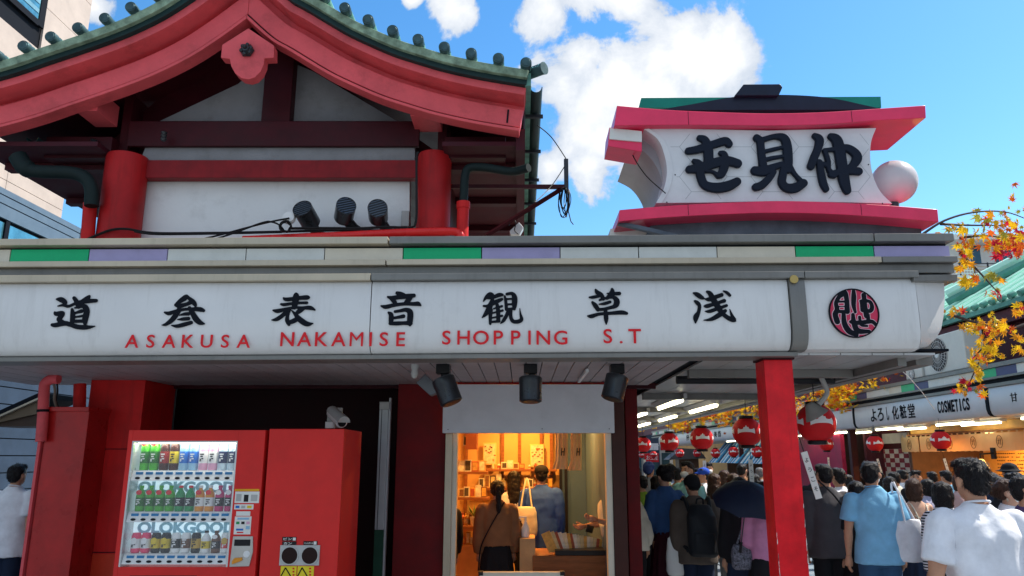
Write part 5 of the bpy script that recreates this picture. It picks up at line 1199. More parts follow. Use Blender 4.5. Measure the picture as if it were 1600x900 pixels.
rtext('雷門', 19.3, 20.5, .26, .25, SO[3]); rtext('人形 ORIENTAL', 24.2, 27.2, .22, .25, SO[4], fat=.02); rtext('美術', 30, 31.2, .24, .25, SO[5], fat=.02); rtext('扇子', 35, 36.5, .26, .25, SO[6], fat=.02)
for nm, m, prof in (('lower_trim', ALUD, [(-.04,.475),(-.04,.53),(.3,.53),(.3,.475)]), ('gutter_trough', INK, [(.02,.535),(.02,.60),(.3,.60),(.3,.535)]), ('mid_trim', ALUD, [(-.03,.605),(-.03,.64),(.3,.64),(.3,.605)]), ('top_trim', ALUD, [(-.04,.79),(-.04,.86),(.6,.86),(.6,.79)])):
    rprof(nm, m, prof, 2.5, 46, ra)
rprof('panel_backing', INK, [(.03,.64),(.03,.79),(.3,.79),(.3,.64)], 2.5, 46, ra)
y = 45.5; k = 0
yref = PX(1451, 603, XRW).y  # joint between dusk blue and white
y0 = yref - .0; idx = 0
for j in range(-60, 30):
    a = yref - .53*(j+1); b = a+.525
    if a < 2.6 or b > 46: continue
    rprof('colour_panel', cols[(1+j+1) % 5], [(-.005,.645),(-.005,.785),(.029,.785),(.029,.645)], a, b, ra)
# underside with strip lights
mb = MB(); mb.box(XRW+.1, XRW+2.3, 2.5, 46, ZB+.02, ZB+.04); mb.build('soffit', SOFFG, ra)
mb = MB(); mb.box(XRW+.2, XRW+2.3, 2.5, 46, ZB+.8, ZB+.86); mb.build('roof_deck', ALUD, ra)
for i in range(9):
    y = 9.3+i*2.6
    for X in (8.25, 8.75) if i < 7 else (8.25,):
        t = thing('strip_light', '%s fluorescent strip light, %s line, under the right arcade' % (['nearest','second','third','fourth','fifth','sixth','seventh','eighth','ninth'][i], 'front' if X < 8.5 else 'rear'), 'ceiling light', (X,y,ZB), 'strip lights under the right arcade')
        MB().box(X-.07, X+.07, y-.7, y+.7, ZB-.02, ZB+.018).build('reflector', WHTP, t); MB().tube([(X,y-.62,ZB-.045),(X,y+.62,ZB-.045)], .02, 8).build('tube', TUBEL, t, smooth=True)
# shops behind: wall X=10, each with its own interior
XW = 9.9
rb = thing('right_row_building', 'long low shop row with dark maroon upper wall across the street', 'building', (XW+1, 20, 0))
mb = MB(); mb.box(XW+1.6, XW+1.7, 2, 60, 0, 2.6); mb.build('rear_wall', WARMW, rb)
mb = MB(); mb.box(9.0, 9.1, 2, 60, ZB+.9, 4.6); mb.build('upper_wall', MAROON, rb)
for y in (6.5, 17.6, 19.9, 23.4, 28.2, 33.4):
    mb = MB(); mb.box(8.95, XW+1.6, y, y+.12, 0, ZB+.02); mb.build('party_wall', MAROON if y in (19.9,) else M('shop_dark_wood', (.10,.05,.03), .5, var=.2), rb)
mb = MB(); mb.box(8.6, XW+1.7, 2, 60, .012, .05); mb.build('shop_floor', ASPH, rb)
for y in (18.7, 23.4, 28.3):
    mb = MB(); mb.box(8.05, 8.2, y, y+.15, 0, ZB+.02); o = mb.build('arcade_post', REDD, None, bev=.004); tag(o, 'dark red arcade post at %s' % {18.7:'the checkerboard panel',23.4:'the magenta wall',28.3:'the blue striped awning'}[y], 'post', 'dark red posts of the right arcade')
# warm shop (cosmetics / sweets): noren curtain with round marks
nr = thing('noren_curtain', 'long cream noren curtain with round brown crests over the warm lit shop front', 'curtain', (8.9, 13, 2.0))
NC = M('noren_cream', (.74,.60,.38), .85, var=.08, bump=.2, bscale=80)
TRN(NC, (.85,.6,.3), .5)
zt_ = P(1500, 680, 1).z; 
ztop = PX(1500, 679, 8.9).z; zbot = ztop-.33
yy = 8.0; kk = 0
while yy < 17.4:
    mb = MB(); n = 8; vs = []
    for r_ in range(3):
        for j in range(n+1): vs.append(Vector((8.9+.012*math.sin(j*2.1+kk), yy+.81*j/n, lerp(ztop, zbot, r_/2)+.006*math.sin(j*3+kk)*(r_ == 2))))
    o_ = len(vs); vs += [v+Vector((.006,0,0)) for v in vs]; fs = [(r_*(n+1)+j, r_*(n+1)+j+1, (r_+1)*(n+1)+j+1, (r_+1)*(n+1)+j) for r_ in range(2) for j in range(n)]; fs += [tuple(i+o_ for i in f[::-1]) for f in fs]
    mb.add(vs, fs); mb.build('curtain_panel', NC, nr, smooth=True)
    fr = Matrix.Translation((8.885, yy+.4, lerp(ztop, zbot, .5))) @ Matrix.Rotation(R(-90), 4, 'Z')
    mb = MB(); pts = [fr @ Vector((math.cos(a)*.088, 0, math.sin(a)*.115)) for a in [2*math.pi*i/24 for i in range(25)]]; mb.tube(pts, .005, 5)
    mb.tube([fr @ Vector((-.03,0,.06)), fr @ Vector((-.03,0,-.05))], .006, 4); mb.tube([fr @ Vector((.03,0,.07)), fr @ Vector((.03,0,-.06))], .006, 4); mb.tube([fr @ Vector((-.05,0,.02)), fr @ Vector((.05,0,.03))], .005, 4)
    mb.build('crest', M('crest_brown', (.12,.06,.03), .6), nr)
    for j in range(4): MB().box(8.893, 8.903, yy+.08+j*.2, yy+.13+j*.2, ztop-.002, ztop+.045).build('loop', NC, nr)
    yy += .83; kk += 1
MB().tube([(8.9,7.8,ztop+.04),(8.9,17.6,ztop+.04)], .014, 8).build('rod', WOOD, nr)
mb = MB(); mb.box(8.98, 9.02, 7.8, 17.6, ztop+.07, ZB+.02); mb.build('lintel', M('amber_lintel', (.55,.30,.08), .5, var=.15), rb)
sw = MB(); sw.box(10.6, 10.66, 6.7, 17.6, 0, 2.3); sw.build('shop_back_wall', M('amber_wall', (.70,.36,.10), .7, var=.1, dirt=.1), rb)
mb = MB()
for j in range(26):
    for i in range(9): 
        if rnd.random() < .85: mb.box(10.594, 10.599, 15.2+j*.075, 15.25+j*.075, 1.2+i*.075, 1.222+i*.075)
stuff(mb.build('menu_writing', M('crest_brown', None), rb))
def glow(x, y, z, e, c, label):
    t = thing('shop_lamp', label, 'lamp', (x,y,z)); MB().lathe([(.0,0),(.10,0),(.12,.02),(.05,.10),(0,.10)], (x,y,z), 'z', 18).build('shade', WHTP, t, smooth=True, angle=40)
    MB().lathe([(0,-.02),(.08,-.02),(.08,-.002),(0,-.002)], (x,y,z), 'z', 16).build('bulb', WARML, t)
    ld = bpy.data.lights.new('shop_lamp', 'AREA'); ld.shape = 'DISK'; ld.size = .16; ld.energy = e; ld.color = c; lo_ = bpy.data.objects.new('lamp_light', ld); COL.objects.link(lo_); lo_.parent = t; lo_.location = (0,0,-.03)
glow(9.7, 9.5, 2.15, 42, (1,.52,.14), 'warm hanging lamp in the noren shop, nearest'); glow(9.7, 12.4, 2.15, 42, (1,.52,.14), 'warm hanging lamp in the noren shop, middle'); glow(9.7, 15.8, 2.15, 42, (1,.52,.14), 'warm hanging lamp in the noren shop, farthest')
glow(9.8, 19, 2.1, 30, (1,.85,.65), 'white hanging lamp in the checkerboard shop')
wl_ = thing('wall_lamp', 'black bracket wall lamp with glowing yellow shade on the amber wall', 'lamp', P(1533,727,13.0)); c = P(1533,722,13.0)
MB().tube([c+Vector((.02,.0,.14)), c+Vector((.0,0,.14)), c+Vector((0,0,.06))], .012, 8).build('arm', BLK, wl_); MB().tube([c+Vector((0,0,.13)), c+Vector((.30,.1,.15))], .014, 8).build('bracket', BLK, wl_); MB().box(c.x+.27, c.x+.31, 13.05, 13.15, c.z+.05, c.z+.24).build('wall_plate', BLK, wl_)
MB().lathe([(.03,.05),(.05,.03),(.11,-.10),(.10,-.10),(0,-.02)], c, 'z', 18).build('shade', M('glowing_shade', (1,.6,.12), .5, var=0, emit=2.2), wl_, smooth=True)
# checkerboard shop between Y 17.8 and 19.9
ck = thing('checker_panel', 'shop panel with maroon and white checkers above a round lettered emblem', 'panel', (8.9, 18.9, 1.5))
yA, yB_ = 17.85, 19.85
mb = MB(); mb.box(9.4, 9.44, 17.85, 20.6, .05, 2.25); mb.build('board', M('pale_grey_board', (.55,.53,.52), .6), ck)
CKR = M('checker_maroon', (.22,.03,.05), .6)
zc0 = PX(1340, 703, 9.38).z
for r_ in range(5):
    for j in range(11):
        if (r_+j) % 2 == 0: MB().box(9.388, 9.398, 17.9+j*.24, 17.9+j*.24+.235, zc0-.11*(r_+1), zc0-.11*r_-.004).build('checker', CKR, ck)
mb = MB(); mb.box(9.385, 9.42, 17.85, 20.6, zc0+.003, zc0+.14); mb.build('header', REDD, ck)
fr0 = Matrix.Translation((9.385, 18.6, zc0-1.02)) @ Matrix.Rotation(R(-90), 4, 'Z')
mb = MB(); mb.tube([fr0 @ Vector((math.cos(a)*.46,0,math.sin(a)*.46)) for a in [2*math.pi*i/40 for i in range(41)]], .012, 5); mb.build('emblem_ring', INK, ck)
arc = 'YOROSHI COSMETICS'
for i, ch in enumerate(arc):
    if ch == ' ': continue
    a = math.pi*(.93-.86*i/(len(arc)-1)); letters(ch, 'letter', INK, ck, fr0 @ Matrix.Translation((math.cos(a)*.36,-.004,math.sin(a)*.36)) @ Matrix.Rotation(-(a-math.pi/2), 4, 'Y'), .06 if ch != 'I' else .018, .09, .003, .02)
# magenta wall and blue striped awning farther down
mgw = MB().box(8.6, 8.7, 20.6, 24.6, 0, 2.3).build('magenta_wall', M('magenta_paint', (.42,.02,.08), .5, var=.15, dirt=.2), None); tag(mgw, 'deep magenta painted wall behind the corner post', 'wall')
mgf = MB().box(8.3, 8.4, 19.9, 20.5, .9, 2.3).build('magenta_banner', M('magenta_paint', None), None); tag(mgf, 'narrow magenta banner just right of the corner post', 'banner')
aw = thing('striped_awning', 'blue and white striped awning curtain down the street', 'awning', (8.4, 28, 1.6))
AB, AW, AK = M('awning_blue', (.03,.30,.55), .6), M('awning_white', (.6,.68,.72), .6), M('awning_navy', (.02,.06,.14), .6)
zt1, zb1 = PX(1150, 705, 8.4).z, PX(1130, 728, 8.4).z
for j in range(40):
    y = 24.9 + j*.2; top = Vector((8.7, y, 2.3)); 
    mb = MB(); mb.hexa([(8.75,y,2.3),(8.75,y+.19,2.3),(8.77,y+.19,2.3),(8.77,y,2.3)], [(7.9-.1*math.sin(j*.4),y-.5,1.45),(7.9-.1*math.sin(j*.4),y-.31,1.45),(7.92,y-.31,1.45),(7.92,y-.5,1.45)]); mb.build('stripe', (AB, AW, AK, AB, AW)[j % 5], aw)
fsn = thing('far_stall', 'dark roofed wooden stall down the street left of the awning', 'stall', P(1075,740,34)); 
mb = MB(); a = P(1063,735,34).x; b = P(1094,735,34).x; z0 = P(1075,702,34).z; mb.prism([(a-.5,34,z0-.45),(b+.3,34,z0-.4),(b,34,z0),(a+.1,34,z0+.05)], (0,1.2,0)); mb.build('roof', M('stall_roof', (.10,.09,.09), .6), fsn); MB().box(a, b, 34.2, 35, .0, z0-.41).build('counter', M('shop_dark_wood', None), fsn)
# far end of street and small signs
fe = thing('far_shopfronts', 'jumble of pale shop fronts closing the far end of the street', 'building', (6,60,0))
for i in range(9):
    x = 2.8+i*1.1; MB().box(x, x+1.05, 58+(i % 3)*.4, 62, 0, 3.1+(i*7 % 4)*.35).build('shop_front', [GREYP, BLUESL, OFFW, M('shop_dark_wood', None), CREAM][i % 5], fe, bev=.01)
    MB().box(x+.1, x+.95, 57.9+(i % 3)*.4, 57.97+(i % 3)*.4, 2.2, 2.7).build('sign_panel', [SIGNG, RD, OFFW][i % 3], fe)
    MB().box(x+.15, x+.85, 57.92+(i % 3)*.4, 57.98+(i % 3)*.4, .3, 2.0).build('window', GLASSD, fe)
rr = MB().box(P(1008,735,40).x, P(1030,735,40).x, 40, 40.1, P(1010,722,40).z, P(1010,708,40).z).build('red_shop_sign', RD, None); tag(rr, 'small red and white shop sign far down the street', 'sign')
q = letters('お土産', 'letter', WHI, None, Matrix.Translation(P(1019,715,39.99)), .6, .25, .005); q.parent = rr
# air conditioners on the arcade roof
def aircon(p0, w_, d_, h_, label, X=8.0):
    t = thing('air_conditioner', label, 'air conditioner', (X, p0, ZB+.86)); z0 = ZB+.862
    MB().box(X, X+d_, p0, p0+w_, z0+.04, z0+h_).build('casing', M('aircon_cream', (.72,.71,.64), .4, var=.05, dirt=.12), t, bev=.015)
    for s in (.1, w_-.2): MB().box(X+.02, X+d_-.02, p0+s, p0+s+.1, z0, z0+.039).build('foot', DKMET, t)
    cy, cz, r = p0+w_*.62, z0+h_*.52, min(w_*.34, h_*.42)
    fr = Matrix.Translation((X-.004, cy, cz)) @ Matrix.Rotation(R(-90), 4, 'Z')
    MB().lathe([(0,0),(r,0),(r,.003),(0,.003)], (X-.0045,cy,cz), 'x', 30).build('fan_opening', M('fan_shadow', (.05,.05,.05), .6), t)
    mb = MB()
    for i in range(28):
        a = 2*math.pi*i/28; mb.tube([fr @ Vector((math.cos(a)*r*.18,-.012,math.sin(a)*r*.18)), fr @ Vector((math.cos(a+.25)*r*1.02,-.012,math.sin(a+.25)*r*1.02))], .0035, 4)
    for rr_ in (.2,.5,.8,1.02): mb.tube([fr @ Vector((math.cos(a)*r*rr_,-.014,math.sin(a)*r*rr_)) for a in [2*math.pi*i/24 for i in range(25)]], .004, 4)
    mb.build('fan_grille', WHTP, t); MB().lathe([(0,-.02),(r*.2,-.02),(r*.2,0),(0,0)], (X-.012,cy,cz), 'x', 16).build('fan_hub', WHTP, t)
    return t
yA1 = PX(1515, 600, 8.0).y; yA2 = PX(1447, 600, 8.0).y
t = aircon(yA1, yA2-yA1, .35, PX(1480,520,8.0).z-(ZB+.86), 'large cream air conditioner with a round fan on the right arcade roof')
yA3 = PX(1443, 600, 8.0).y; yA4 = PX(1417, 600, 8.0).y
t2 = aircon(yA3, yA4-yA3, .4, PX(1430,574,8.0).z-(ZB+.86), 'small white air conditioner farther left on the arcade roof')
# ---------------- green tiled roof above
gr_ = thing('green_roof', 'pale green metal temple roof with round eave tiles above the right shops', 'roof', (9.4, 14, 4.4))
GM = M('pale_green_metal', (.52,.84,.70), .45, var=.12, scale=2, dirt=.12); GM2 = M('green_edge', (.10,.30,.24), .5, var=.2, dirt=.3)
ze = PX(1600, 462, 8.7).z; yl_ = PX(1478, 505, 8.7).y
mb = MB(); 
for i in range(46):
    y = 8 + i*.55
    if y > yl_+6: break
    m3 = MB(); m3.hexa([(8.7,y,ze),(8.7,y+.54,ze),(8.7,y+.54,ze+.04),(8.7,y,ze+.04)], [(12.2,y,ze+2.0),(12.2,y+.54,ze+2.0),(12.2,y+.54,ze+2.04),(12.2,y,ze+2.04)]); m3.build('roof_sheet', GM, gr_)
    MB().tube([(8.66,y,ze+.06),(12.2,y,ze+2.08)], .028, 6).build('standing_seam', GM, gr_)
    MB().lathe([(0,-.02),(.055,-.02),(.06,0),(.05,.1)], (8.64,y,ze+.05), mat=Matrix.Rotation(R(60),4,'Y'), n=14).build('round_tile_cap', GM2, gr_, smooth=True, angle=35)
    MB().lathe([(0,-.02),(.055,-.02),(.06,0),(.05,.1)], (8.64,y+.275,ze+.05), mat=Matrix.Rotation(R(60),4,'Y'), n=14).build('round_tile_cap', GM2, gr_, smooth=True, angle=35)
mb = MB(); mb.box(8.66, 8.76, 8, 36, ze-.09, ze-.005); mb.build('eave_edge', GM2, gr_)
mb = MB(); mb.box(8.78, 11, 8, 36, ze-.35, ze-.12); mb.build('eave_underside', MAROON, gr_)
# sloping hip with stepped edge towards the photo's left
hp = [PX(1485,456,9.9), PX(1600,398,10.2)]
mb = MB(); a, b = PX(1480,462,9.6), PX(1610,396,11.0); mb.tube([a, b], .14, 8); mb.build('hip_ridge', GM, gr_, smooth=True)
mb = MB(); a, b = PX(1480,473,9.5), PX(1610,408,10.8); mb.tube([a, b], .09, 6); mb.build('hip_ridge', GM2, gr_)
# pale building with balcony behind
pb_ = thing('white_building', 'white building with dark windows and a railed balcony behind the green roof', 'building', (16, 22, 0))
WB_ = M('white_stucco', (.74,.74,.72), .7, var=.05, dirt=.12)
def bb(x0,y0,x1,y1,Y,d,name,mat): rbox(x0,y0,x1,y1,Y,d).build(name, mat, pb_)
bb(1497,372,1700,760,22,6,'wall',WB_); bb(1480,366,1700,374,21.3,7,'roof_slab',WB_)
for x0,x1 in ((1517,1532),(1556,1580),(1606,1630)): bb(x0,384,x1,411,21.97,.05,'window',GLASSD); bb(x0-1.5,382,x1+1.5,384,21.95,.05,'window_frame',ALUD); bb(x0-1.5,411,x1+1.5,413,21.93,.06,'window_sill',OFFW)
bb(1485,430,1700,434,21.2,.8,'balcony_slab',WB_)
for y in (411,416,420,424): bb(1498,y,1700,y+1.2,21.2,.03,'rail',DKMET if y==411 else ALU)
for x in range(1500,1690,22): bb(x,410,x+1.6,430,21.18,.04,'rail_post',DKMET)
fp = thing('wire_mesh_panel', 'white wire mesh screen beside the end of the canopy', 'screen', P(1507,425,18))
for i in range(7): rbox(1494+i*4.4, 418, 1494.6+i*4.4, 432, 18, .01).build('wire', WHTP, fp)
for i in range(4): rbox(1493, 418+i*4.4, 1521, 418.6+i*4.4, 17.98, .01).build('wire', WHTP, fp)
rh = thing('rear_house', 'pale house with maroon upper floor behind the arcade', 'building', P(1400,560,30))
rbox(1230,570,1330,640,46,2).build('wall', WB_, rh); rbox(1236,578,1262,592,45.9,.1).build('window', GLASSD, rh); rbox(1225,608,1345,616,40,.3).build('pink_beam', M('pink_beam', (.6,.12,.18), .5), rh)
cab('sagging_wire', [(1390,566),(1410,580),(1440,612),(1460,640)], [11,11.2,11.5,12], .006, 'pale thin wires drooping over the arcade roof', mat=WHTP)
# ================================================================ LEFT SIDE BUILDINGS
def lft(name, X, ya, yb, za, zb, mat, par, th=.05, bev=0):
    mb = MB(); mb.box(X-th, X, ya, yb, za, zb); return mb.build(name, mat, par, bev=bev)
X1 = -10.5
tw = thing('beige_tower', 'tall beige stone clad office block at the upper left', 'building', (X1, 16, 0))
yE = PX(120, 170, X1).y
mb = MB(); mb.box(X1-6, X1-.06, 4, yE-.01, 0, 26); mb.build('core', INK, tw)
hgt = 1.05; jj = 0
zc = 3.2; ww_ = 1.9
wy0, wy1 = PX(0, 0, X1).y, PX(68, 20, X1).y
Wz0 = PX(68, 43, X1).z
z = 4.0; r_ = 0
while z < 19:
    y = yE - (r_ % 2)*.0; k = 0
    while y > 6:
        a = max(6, y-ww_)
        # the window opening
        yw = PX(66,30,X1).y+.08
        if z+hgt > Wz0+.05: a = max(a, yw)
        if a < y-.05:
            o = lft('stone_panel', X1, a+.012, y-.0, z+.012, z+hgt, BEIGE, tw)
        y -= ww_
    z += hgt; r_ += 1
wz = Wz0
lft('window', X1-.0, 6, PX(66,30,X1).y-.05, Wz0+.05, 19, GLASSB, tw); lft('window_frame', X1+.02, PX(66,30,X1).y-.12, PX(66,30,X1).y+.06, Wz0-.05, 19, INK, tw); lft('window_frame', X1+.02, 6, PX(66,30,X1).y-.12, Wz0-.08, Wz0+.06, INK, tw)
for k in range(12): lft('blind_slat', X1+.012, 6, PX(66,30,X1).y-.15, Wz0+.2+k*.22, Wz0+.3+k*.22, M('blue_blind', (.15,.32,.42), .5), tw, .01)
# lower blue-grey building with ribbon windows
X2 = -8.6
lb = thing('blue_grey_building', 'blue grey panelled building with teal ribbon windows at the left edge', 'building', (X2, 13, 0))
yF = 26.0
za = PX(140, 372, X2)
def zat(px, py): return PX(px, py, X2).z
zt2 = zat(60, 318); zw = zat(60, 352)
z1 = zat(0, 291); 
mb = MB(); mb.box(X2-5, X2-.06, 5, yF, 0, z1-.02); mb.build('core', INK, lb)
zw1 = zat(0, 338)
rows_ = [(zw1, lerp(zw1, z1, .45)), (lerp(zw1, z1, .45)+.02, lerp(zw1, z1, .75)), (lerp(zw1, z1, .75)+.02, z1)]
for a_, b_ in rows_:
    y = 6
    while y < yF: lft('facade_panel', X2, y+.01, min(yF, y+4)-.01, a_, b_, M('slate_panel', (.13,.18,.23), .4, metal=.2, var=.1), lb); y += 4
y = 6
while y < yF:
    lft('window', X2-.03, y+.05, y+2.95, zw1-1.7, zw1-.06, GLASSB, lb); lft('window_frame', X2, y-.05, y+.05, zw1-1.75, zw1-.02, INK, lb); y += 3
# slatted lower wall
zz_ = .3
while zz_ < 4.2:
    y = 5
    while y < yF: lft('cladding_board', X2+.05+.0, y+.008, min(yF, y+5.2)-.008, zz_, zz_+.26, BLUESL, lb); y += 5.2
    zz_ += .278
# awning at left
la = thing('left_awning', 'dark sloping awning frame with a brown box beam at far left', 'awning', (-6.2, 10, 2.4))
Ya = 9.0
mb = MB(); mb.prism([P(-20,650,Ya), P(62,613,Ya), P(62,621,Ya), P(-20,658,Ya)], (0,.8,0)); mb.build('sloping_frame', INK, la)
mb = MB(); mb.prism([P(-20,657,Ya-.01), P(62,620,Ya-.01), P(62,623,Ya-.01), P(-20,660,Ya-.01)], (0,.05,0)); mb.build('pale_edge', ALU, la)
rbox(-20, 646, 62, 666, Ya+.1, .6).build('box_beam', M('brown_box', (.08,.05,.035), .5), la)
mb = MB(); mb.prism([P(-20,658,Ya+.05), P(60,622,Ya+.05), P(60,646,Ya+.05), P(-20,646,Ya+.05)][:3]+[P(-20,664,Ya+.05)], (0,.03,0)); mb.build('shade_cloth', M('tan_cloth', (.20,.15,.10), .8), la)
# ================================================================ MAPLE BRANCHES
def leaf_mesh(n=7):
    vs = [(0,0,0)]; fs = []
    lens = [.55,.8,.95,1.0,.95,.8,.55] if n == 7 else [.7,.95,1,.95,.7]
    out_ = []
    for i in range(n):
        a = math.radians(-125+250*i/(n-1)); l = lens[i]; out_.append((math.sin(a-.21)*l*.42, math.cos(a-.21)*l*.42, .0)); out_.append((math.sin(a)*l, math.cos(a)*l, -.34*l*l)); 
    out_.append((math.sin(math.radians(125)+.3)*.25, math.cos(math.radians(125)+.3)*.25, 0)); 
    out_.append((0,-.18,0))
    vs += out_; k = len(out_)
    for i in range(k): fs.append((0, 1+i, 1+(i+1) % k))
    return vs, fs
def leafmat(n, c):
    m = M(n, c, .5, var=.25, scale=30)
    b = m.node_tree.nodes['Principled BSDF']; t = m.node_tree; tr = t.nodes.new('ShaderNodeBsdfTranslucent'); tr.inputs[0].default_value = (*c, 1); ms = t.nodes.new('ShaderNodeMixShader'); ms.inputs[0].default_value = .45
    t.links.new(b.outputs[0], ms.inputs[1]); t.links.new(tr.outputs[0], ms.inputs[2]); t.links.new(ms.outputs[0], t.nodes['Material Output'].inputs[0]); return m
LM = [leafmat('leaf_yellow', (.85,.55,.02)), leafmat('leaf_gold', (.80,.36,.02)), leafmat('leaf_orange', (.75,.16,.02)), leafmat('leaf_red', (.60,.02,.05)), leafmat('leaf_olive', (.45,.42,.06))]
lv, lf = leaf_mesh(7)
me_leaf = bpy.data.meshes.new('leaf'); me_leaf.from_pydata(lv, [], lf); me_leaf.materials.append(LM[0])
rl_ = random.Random(21)
def maple(name, label, boughs, leaves, Y0, loc, size=.05, jit=.25):
    t = thing(name, label, 'maple branch', loc)
    mb = MB()
    for b in boughs:
        q = cat([tuple(P(x, y, Y0+dy)) for x, y, dy in b], 5); n = len(q); mb.tube(q, [lerp(.012, .003, i/(n-1)) for i in range(n)], 6)
    mb.build('branch', M('branch_bark', (.06,.045,.04), .7), t, smooth=True)
    for (cx, cy, sx, sy, n, wts) in leaves:
        for i in range(int(n*1.45)):
            px, py = rl_.gauss(cx, sx), rl_.gauss(cy, sy); p = P(px, py, Y0+rl_.uniform(-jit, jit))
            o = bpy.data.objects.new('leaf', me_leaf); COL.objects.link(o); o.parent = t; o.location = p-t.location
            s = size*rl_.uniform(.55, 1.2); o.scale = (s,s,s); o.rotation_euler = (R(90)+rl_.uniform(-.9,.9), rl_.uniform(0,6.3), rl_.uniform(-.8,.8))
            o.material_slots[0].link = 'OBJECT'; o.material_slots[0].material = rl_.choices(LM, wts)[0]
    return t
YW, RW, MW = (5,3,1,.3,.3), (.3,1,2,6,0), (3,3,2,2,1.5)
maple('maple_branch', 'upper maple branch with olive, yellow and crimson leaves arching from the canopy corner', [[(1440,367,0),(1475,345,0),(1520,332,0),(1570,331,0),(1610,345,0)],[(1470,350,0),(1520,352,.1),(1580,352,0)],[(1500,372,.1),(1540,368,.1),(1580,374,.1)],[(1500,395,.1),(1530,425,0),(1560,458,0)]],
  [(1500,357,14,4,9,(1,1,0,0,5)),(1550,345,22,9,18,(2,1,1,1,5)),(1570,368,20,12,26,MW),(1512,380,10,8,10,YW),(1508,402,6,11,14,YW),(1575,382,16,9,24,(2,3,3,2,0)),(1572,396,12,6,10,RW),(1515,440,8,5,9,YW),(1565,437,8,8,5,(0,1,0,0,4)),(1556,458,9,6,6,RW),(1590,352,8,20,12,MW)], 5.6, P(1440,367,5.6), .058)
maple('maple_branch', 'lower maple spray of yellow leaves hanging in front of the right arcade', [[(1620,500,0),(1580,515,0),(1550,535,0),(1528,570,0),(1510,610,0)],[(1490,493,0),(1530,505,0),(1570,508,0)],[(1560,525,0),(1535,545,0),(1520,560,.1)]],
  [(1495,492,9,6,8,YW),(1525,510,12,6,16,YW),(1558,505,10,8,12,YW),(1560,520,12,7,14,MW),(1595,487,8,5,7,YW),(1535,555,12,9,20,YW),(1550,545,10,8,14,YW),(1590,540,8,8,9,YW),(1528,578,6,10,9,YW),(1512,600,8,4,5,RW),(1500,612,5,6,5,YW),(1532,618,6,4,4,YW)], 5.3, P(1600,505,5.3), .045)
# farther branches: leaves too small to pick apart
def far_branch(label, pxs, n, size, loc_i, spread=9, X=7.6, zz=3.25):
    a, b = pxs; t = thing('maple_garland', label, 'maple branch', PX((a+b)/2, 640, X)); mb = MB(); br_ = MB()
    ya, yb = PX(a, 640, X).y, PX(b, 640, X).y; seg = []
    for i in range(9): seg.append((X+rl_.uniform(-.2,.2), lerp(ya, yb, i/8), zz+.12*math.sin(i*1.7)))
    br_.tube(cat(seg, 3), .012, 5); br_.build('branch', M('branch_bark', None), t)
    nc = max(4, n//22)
    cl = [(X+rl_.uniform(-.35,.3), lerp(ya, yb, rl_.random()), zz+rl_.uniform(-.42,.3)) for _ in range(nc)]
    for i in range(n):
        c = rl_.choice(cl); p = Vector((c[0]+rl_.gauss(0,.12), c[1]+rl_.gauss(0,.28), c[2]+rl_.gauss(0,.13)))
        mt = Matrix.Rotation(rl_.uniform(0,6.3), 4, 'Z') @ Matrix.Rotation(rl_.uniform(0,3.1), 4, 'X') @ Matrix.Scale(size*rl_.uniform(.7,1.2), 4)
        mb.cm = rl_.choices(range(4), (6,3,1.6,.8))[0]; mb.add([p+(mt @ Vector(v)) for v in lv], lf)
    o = mb.build('foliage', LM[:4], t, recalc=False); stuff(o)
far_branch('yellow and red maple foliage cluster right of the corner post above the arcade roof', (1350,1262), 900, .085, 0, zz=3.3)
far_branch('small yellow maple cluster near the droopy wires', (1375,1350), 60, .085, 0, zz=3.42)
far_branch('golden maple foliage hanging left of the corner post over the lanterns', (1215,1120), 620, .11, 0, zz=3.25)
far_branch('golden maple foliage in the middle of the street above the third lantern', (1120,1050), 430, .15, 0, zz=3.4)
far_branch('distant golden maple foliage by the shop corner', (1050,985), 420, .22, 0, zz=3.9)
